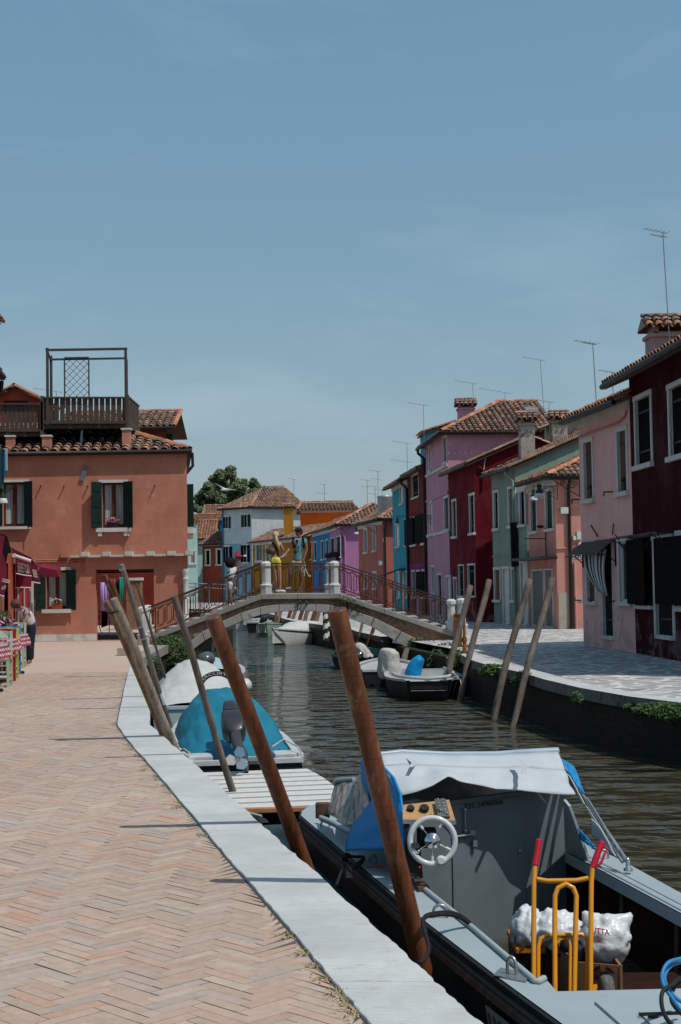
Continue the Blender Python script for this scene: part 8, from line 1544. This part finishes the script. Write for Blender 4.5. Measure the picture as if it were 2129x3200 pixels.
def person(label, J, s=1.0, skinm=None, head=.1, face=(0, -1, 0), feet=None, group=None):
    "J: joints pelvis waist chest neck head lsh lel lwr rsh rel rwr lhip lkn lan rhip rkn ran"
    loc = Vector(J['pelvis']); loc.z = min(Vector(J['lan']).z, Vector(J['ran']).z) - .07; t = thing('person', label, 'person', tuple(loc), group); m = skinm or M_skin; R_ = dict(pelvis=(.125, .10), waist=(.105, .085), chest=(.135, .10), neck=.048, lsh=.062, rsh=.062, lel=.042, rel=.042, lwr=.027, rwr=.027, lhip=.088, rhip=.088, lkn=.058, rkn=.058, lca=.055, rca=.055, lan=.036, ran=.036)
    V = {k: (Vector(v), R_[k] if not isinstance(R_.get(k), float) else R_[k] * s) for k, v in J.items() if k in R_}
    for k in ('pelvis', 'waist', 'chest'): V[k] = (V[k][0], tuple(a * s for a in R_[k]))
    for a, b in (('l', 1), ('r', -1)):
        kn, an = Vector(J[a + 'kn']), Vector(J[a + 'an']); f = Vector(face); V[a + 'ca'] = (kn.lerp(an, .3) - f * .012 * s, .056 * s); fd = Vector((feet or {}).get(a, face)); V[a + 'he'] = (an + Vector((0, 0, -.05 * s)) - fd * .03 * s, .034 * s); V[a + 'to'] = (an + Vector((0, 0, -.06 * s)) + fd * .15 * s, (.036 * s, .022 * s))
    h = Vector(J['head']); fc = Vector(face).normalized(); V['jaw'] = (h + Vector((0, 0, -.07 * s)) + fc * .02 * s, head * .62 * s); V['skull'] = (h + Vector((0, 0, .02 * s)), head * .86 * s); V['crown'] = (h + Vector((0, 0, .075 * s)) - fc * .01, head * .62 * s)
    E = [('pelvis', 'waist'), ('waist', 'chest'), ('chest', 'neck'), ('neck', 'jaw'), ('jaw', 'skull'), ('skull', 'crown')]
    for a in 'lr': E += [('chest', a + 'sh'), (a + 'sh', a + 'el'), (a + 'el', a + 'wr'), ('pelvis', a + 'hip'), (a + 'hip', a + 'kn'), (a + 'kn', a + 'ca'), (a + 'ca', a + 'an'), (a + 'an', a + 'he'), (a + 'he', a + 'to')]
    hand(V, E, 'lwr', 'lel', 'lh', 1, s=s); hand(V, E, 'rwr', 'rel', 'rh', -1, s=s); sd = fc.cross(Vector((0, 0, 1)))
    ex = [(h + fc * .095 * s + Vector((0, 0, -.015 * s)), (.014 * s, .014 * s, .022 * s)), (h + sd * .082 * s + Vector((0, 0, -.01)), (.012 * s, .02 * s, .028 * s)), (h - sd * .082 * s + Vector((0, 0, -.01)), (.012 * s, .02 * s, .028 * s)), (h + fc * .082 * s + Vector((0, 0, -.062 * s)), (.024 * s, .014 * s, .008 * s))]
    keys = list(V); b = skin('body', V, E, m, t, 2, keys.index('pelvis'), ex)
    mb = MB()
    for k in (-1, 1): mb.ell(h + fc * .082 * s + sd * .032 * s * k + Vector((0, 0, .012 * s)), .012 * s, .012 * s, .008 * s, 8, 5)
    mb.build('eyes', simple('dark_eyes', (.02, .015, .015), .3), t); return t, V
def cloth(name, V, keys, E, mat, par, grow=.02, over=None):
    v = {k: (V[k][0], tuple(a + grow for a in V[k][1]) if isinstance(V[k][1], tuple) else V[k][1] + grow) for k in keys}
    for k, (c, r) in (over or {}).items(): v[k] = (Vector(c), r)
    return skin(name, v, E, mat, par, 2, 0)
YW = YB + .62
pj = lambda x, y, dy=0.0: P('e5', x, y, YW + dy)
# blonde woman seen from behind
J = dict(pelvis=pj(345, 960), waist=pj(330, 800), chest=pj(350, 590, -.02), neck=pj(360, 440), head=pj(365, 305, -.01), lsh=pj(215, 520), lel=pj(120, 680, .02), lwr=pj(300, 760, .14), rsh=pj(490, 535), rel=pj(560, 680, .05), rwr=pj(545, 800, .12), lhip=pj(290, 1020), lkn=pj(380, 1400, .0), lan=pj(395, 1740), rhip=pj(430, 1030), rkn=pj(470, 1400, -.04), ran=pj(480, 1760, -.04))
w1, V = person('blonde woman in yellow shorts with a brown backpack, standing on the bridge', J, .98, M_skin, .1, (.35, .9, 0), {'r': (.9, -.2, 0), 'l': (.1, -.9, 0)})
cloth('black_top', V, ['waist', 'chest'], [('waist', 'chest')], M_shut_k, w1, .012, {'waist': (V['waist'][0] + Vector((0, 0, -.05)), (.115, .10)), 'chest': (V['chest'][0] + Vector((0, 0, -.04)), (.14, .11))})
cloth('yellow_shorts', V, ['pelvis', 'lhip', 'rhip'], [('wst', 'pelvis'), ('pelvis', 'lhip'), ('pelvis', 'rhip'), ('lhip', 'lth'), ('rhip', 'rth')], simple('yellow_cotton', (.62, .50, .08), .85, bumpy=.3), w1, .028, {'wst': (V['pelvis'][0] + Vector((-.01, 0, .13)), (.125, .105)), 'lth': (V['lhip'][0].lerp(V['lkn'][0], .42), .098), 'rth': (V['rhip'][0].lerp(V['rkn'][0], .42), .098)})
mb = MB(); h = Vector(J['head']); mb.ell(h + Vector((0, -.005, .03)), .098, .108, .105, 16, 10); mb.tube([h + Vector((.01, -.10, -.02)), h + Vector((.03, -.14, -.12)), h + Vector((.06, -.13, -.26)), h + Vector((.10, -.11, -.38))], [.035, .05, .045, .012], 10); mb.ell(h + Vector((.01, -.1, .0)), .04, .035, .04, 8, 6); mb.build('hair', simple('blonde_hair', (.46, .35, .22), .7, st=(20, 20, 2), scale=4, var=.25), w1)
mb = MB(); c = pj(235, 705, -.10); mb.ell(c, .15, .075, .105, 20, 12, jit=.06); mb.ell(c + Vector((.03, -.07, -.02)), .09, .05, .09, 10, 7, jit=.06); bk_ = mb.build('backpack', simple('brown_leather', (.09, .055, .045), .5, bumpy=.5, var=.3), w1); mb = MB(); mb.tube([pj(270, 470, -.09), pj(330, 560, -.13), pj(420, 700, -.1), pj(440, 850, -.06)], .022, 6); mb.build('strap', M_shut_k, bk_)
for k in 'lr': mb = MB(); a = V[k + 'he'][0]; b = V[k + 'to'][0]; d = (b - a).normalized(); mb.tube([a - d * .02 + Vector((0, 0, -.0)), a.lerp(b, .4) + Vector((0, 0, .012)), b + d * .02], [.045, .048, .032], 10); mb.build('white_shoe', simple('white_canvas', (.6, .6, .58), .7), w1)
mb = MB(); c = pj(560, 855, .05); mb.slab([c + Vector((-.1, 0, -.05)), c + Vector((.0, 0, -.03)), c + Vector((.12, 0, .05)), c + Vector((.02, 0, .06))], (0, .02, 0)); tag(mb.build('folded_map', simple('pale_lilac_paper', (.5, .46, .55), .8)), 'crumpled pale paper held between the woman and the man on the bridge', 'paper')
# man with cap
pm_ = lambda x, y, dy=0.0: P('e5', x, y, YW + .35 + dy)
J = dict(pelvis=pm_(930, 1020), waist=pm_(960, 880), chest=pm_(1000, 560), neck=pm_(1030, 320), head=pm_(990, 195), lsh=pm_(870, 430), lel=pm_(760, 640, -.05), lwr=pm_(650, 770, -.2), rsh=pm_(1165, 440), rel=pm_(1205, 680), rwr=pm_(1130, 930, -.05), lhip=pm_(840, 1090), lkn=pm_(760, 1450, .1), lan=pm_(770, 1690, .1), rhip=pm_(1020, 1090), rkn=pm_(1060, 1450), ran=pm_(1045, 1720))
m1, V = person('man in a dark cap, teal printed t-shirt and beige shorts on the bridge', J, 1.12, M_skind, .098, (-.7, -.7, -.1), {'l': (-.8, -.5, 0), 'r': (-.2, -.95, 0)})
cloth('teal_tshirt', V, ['pelvis', 'waist', 'chest', 'lsh', 'rsh'], [('pelvis', 'waist'), ('waist', 'chest'), ('chest', 'lsh'), ('chest', 'rsh'), ('lsh', 'ls2'), ('rsh', 'rs2'), ('chest', 'col')], simple('teal_cotton', (.11, .25, .27), .85, bumpy=.3), m1, .022, {'pelvis': (V['pelvis'][0] + Vector((.02, 0, -.02)), (.165, .14)), 'waist': (V['waist'][0], (.155, .125)), 'ls2': (V['lsh'][0].lerp(V['lel'][0], .45), .07), 'rs2': (V['rsh'][0].lerp(V['rel'][0], .5), .078), 'col': (V['neck'][0] + Vector((0, 0, -.06)), .085)})
cloth('beige_shorts', V, ['pelvis', 'lhip', 'rhip'], [('wst', 'pelvis'), ('pelvis', 'lhip'), ('pelvis', 'rhip'), ('lhip', 'lth'), ('rhip', 'rth')], simple('beige_cotton', (.34, .25, .17), .9, bumpy=.3), m1, .03, {'wst': (V['pelvis'][0] + Vector((.01, 0, .10)), (.14, .115)), 'lth': (V['lhip'][0].lerp(V['lkn'][0], .80), .088), 'rth': (V['rhip'][0].lerp(V['rkn'][0], .80), .088)})
mb = MB(); h = Vector(J['head']); fc = Vector((-.75, -.65, 0)).normalized(); mb.ell(h + Vector((0, 0, .055)), .112, .112, .085, 16, 8); mb.slab([h + Vector((0, 0, .045)) + fc * .08 + Vector((.07, -.07, 0)), h + Vector((0, 0, .02)) + fc * .2 + Vector((.04, -.04, 0)), h + Vector((0, 0, .02)) + fc * .2 + Vector((-.04, .04, 0)), h + Vector((0, 0, .045)) + fc * .08 + Vector((-.07, .07, 0))], (0, 0, .012)); mb.build('cap', simple('navy_cap', (.015, .017, .025), .8), m1); mb = MB(); mb.ell(h + Vector((.02, .02, .0)), .098, .098, .1, 12, 8); mb.build('hair', M_shut_k, m1)
mb = MB()
for (x, y, w_, h_, c) in ((945, 440, .05, .05, (.01, .01, .012)), (880, 490, .03, .06, (.45, .06, .08)), (905, 590, .035, .045, (.01, .01, .012)), (985, 660, .028, .06, (.45, .06, .08)), (895, 740, .06, .05, (.01, .01, .012)), (985, 600, .02, .03, (.01, .01, .012))):
    q = pm_(x, y, -.158); mb.slab([q + Vector((-w_, .01, 0)), q + Vector((0, -.004, -h_)), q + Vector((w_, .01, 0)), q + Vector((0, -.004, h_))], (0, .03, 0), col=c)
mb.build('shirt_print', M_cloth, m1); mb = MB(); mb.tube([pm_(850, 330, -.05), pm_(830, 430, -.15), pm_(830, 540, -.14), pm_(850, 600, -.05)], .02, 6); mb.tube([pm_(1100, 330, -.05), pm_(1125, 420, -.16), pm_(1130, 560, -.15), pm_(1120, 640, -.05)], .022, 6); mb.ell(pm_(980, 560, .18), .15, .09, .22, 12, 8); mb.build('backpack', M_shut_k, m1)
for k in 'lr': mb = MB(); a = V[k + 'he'][0]; b = V[k + 'to'][0]; d = (b - a).normalized(); mb.tube([a - d * .02, a.lerp(b, .4) + Vector((0, 0, .014)), b + d * .03], [.05, .052, .036], 10); mb.build('shoe', simple('blue_grey_shoe', (.16, .21, .24), .7), m1)
mb = MB(); mb.tube([pm_(1150, 1010, -.12), pm_(1165, 1110, -.12), pm_(1175, 1200, -.12), pm_(1270, 1400, -.12)], .012, 6); mb.tube([pm_(1165, 1180, -.12), pm_(1145, 1390, -.12)], .01, 6); mb.ell(pm_(1285, 1400, -.12), .035, .03, .03, 8, 6); tag(mb.build('camera_tripod', M_white), 'small white pocket tripod held in the hand of the man on the bridge', 'tripod')
bt = MB(); q = P('e5', 290, 1850, YB + .28); bt.lathe([(.035, 0), (.037, .05), (.033, .12), (.037, .2), (.034, .27), (.015, .31), (.015, .34)], q, 12); tag(bt.build('water_bottle', simple('clear_bottle_plastic', (.35, .37, .45), .15, trans=.6)), 'clear plastic water bottle standing beside the stone post on the bridge', 'bottle')
# child on the left ramp
pc = lambda x, y, dy=0.0: P('d5', x, y, YB + .55 + dy)
J = dict(pelvis=pc(1045, 395), waist=pc(1050, 340), chest=pc(1065, 255), neck=pc(1070, 200), head=pc(1062, 150), lsh=pc(1035, 225, -.05), lel=pc(1045, 300, -.06), lwr=pc(1085, 385, -.06), rsh=pc(1105, 215, .04), rel=pc(1160, 190, .05), rwr=pc(1200, 188, .0), lhip=pc(1030, 420, -.02), lkn=pc(1045, 500, -.02), lan=pc(1062, 615, -.02), rhip=pc(1065, 420, .04), rkn=pc(1125, 475, .04), ran=pc(1022, 560, .1))
c1_, V = person('child with a dark curly afro, white top and white shorts walking up the bridge ramp', J, .78, M_skind, .105, (.9, -.3, 0), {'l': (.3, -.9, -.1), 'r': (.2, -.2, -.95)})
cloth('white_top', V, ['waist', 'chest', 'lsh', 'rsh'], [('waist', 'chest'), ('chest', 'lsh'), ('chest', 'rsh'), ('lsh', 'ls2'), ('rsh', 'rs2')], simple('white_cotton', (.60, .60, .62), .85, bumpy=.2), c1_, .018, {'ls2': (V['lsh'][0].lerp(V['lel'][0], .4), .055), 'rs2': (V['rsh'][0].lerp(V['rel'][0], .3), .05), 'waist': (V['waist'][0] + Vector((0, 0, -.02)), (.10, .085))})
cloth('white_shorts', V, ['pelvis', 'lhip', 'rhip'], [('wst', 'pelvis'), ('pelvis', 'lhip'), ('pelvis', 'rhip'), ('lhip', 'lth'), ('rhip', 'rth')], MATS['white_cotton'], c1_, .022, {'wst': (V['waist'][0] + Vector((0, 0, -.03)), (.105, .09)), 'lth': (V['lhip'][0].lerp(V['lkn'][0], .7), .085), 'rth': (V['rhip'][0].lerp(V['rkn'][0], .7), .082)})
mb = MB(); h = Vector(J['head']) + Vector((-.04, 0, .02)); mb.ell(h, .135, .13, .135, 16, 10, 0, (.015, .010, .008), jit=.05); mb.leaves(h, (.15, .145, .145), 900, .02, [(.02, .012, .01), (.035, .02, .015)], shell=.92); mb.build('curly_hair', M_leaf, c1_)
um = thing('parasol', 'closed red parasol standing in front of the pale blue house beyond the bridge', 'parasol', tuple(P('d3', 850, 1700, 100))); mb = MB(); q = P('d3', 855, 1350, 100); b = P('d3', 855, 1450, 100); mb.lathe([(.40, b.z - q.z), (.20, (b.z - q.z) * .6), (.02, 0)], q, 12); mb.build('canopy', simple('dark_red_canvas', (.22, .012, .02), .8), um); mb = MB(); mb.tube([q, q + Vector((0, 0, -2.6))], .05, 6); mb.lathe([(.2, -1.6), (.26, -1.0), (.2, -.4)], q, 10); mb.build('pole', simple('mottled_fabric', (.12, .09, .10), .9, var=.6, scale=9), um)
# waitress bending over the table
YQ = 29.9
pw = lambda x, y, dy=0.0: P('d6', x, y, YQ + dy)
J = dict(pelvis=pw(590, 590), waist=pw(560, 470), chest=pw(480, 335), neck=pw(420, 240), head=pw(320, 195), lsh=pw(500, 300, -.14), lel=pw(510, 440, -.18), lwr=pw(430, 550, -.2), rsh=pw(440, 310, .14), rel=pw(400, 500, .12), rwr=pw(340, 600, -.05), lhip=pw(600, 640, -.08), lkn=pw(590, 930, -.08), lan=pw(570, 1225, -.08), rhip=pw(590, 640, .08), rkn=pw(560, 930, .06), ran=pw(500, 1230, .06))
wt_, V = person('waitress with brown bobbed hair, white t-shirt and dark jeans bending over a cafe table', J, .98, M_skin, .1, (-.75, -.15, -.6), {'l': (-.9, -.3, 0), 'r': (-.9, -.1, 0)})
cloth('white_tshirt', V, ['pelvis', 'waist', 'chest', 'lsh', 'rsh'], [('pelvis', 'waist'), ('waist', 'chest'), ('chest', 'lsh'), ('chest', 'rsh'), ('lsh', 'ls2'), ('rsh', 'rs2')], simple('lilac_white_cotton', (.50, .48, .55), .85, bumpy=.2), wt_, .024, {'pelvis': (V['pelvis'][0].lerp(V['waist'][0], .0), (.145, .13)), 'waist': (V['waist'][0], (.14, .125)), 'lsh': (V['lsh'][0], .085), 'rsh': (V['rsh'][0], .085), 'ls2': (V['lsh'][0].lerp(V['lel'][0], .5), .06), 'rs2': (V['rsh'][0].lerp(V['rel'][0], .5), .06)})
cloth('dark_jeans', V, ['pelvis', 'lhip', 'rhip', 'lkn', 'rkn'], [('wst', 'pelvis'), ('pelvis', 'lhip'), ('pelvis', 'rhip'), ('lhip', 'lkn'), ('rhip', 'rkn'), ('lkn', 'lb'), ('rkn', 'rb')], simple('dark_denim', (.012, .016, .028), .85, var=.3), wt_, .016, {'wst': (V['pelvis'][0].lerp(V['waist'][0], .55), (.115, .10)), 'lb': (V['lan'][0] + Vector((0, 0, -.01)), .085), 'rb': (V['ran'][0] + Vector((0, 0, -.01)), .085)})
mb = MB(); h = Vector(J['head']); mb.ell(h + Vector((-.015, 0, .03)), .125, .115, .11, 14, 9); mb.tube([h + Vector((.05, -.07, .03)), h + Vector((.09, -.09, -.05))], [.05, .02], 8); mb.build('hair', simple('brown_hair', (.10, .035, .02), .6, st=(9, 9, 2), var=.3), wt_)
# far passers-by are not resolved in the photograph; tidy up helper properties
for o in bpy.data.objects:
    if '_o' in o.keys(): del o['_o']
bpy.context.view_layer.update()
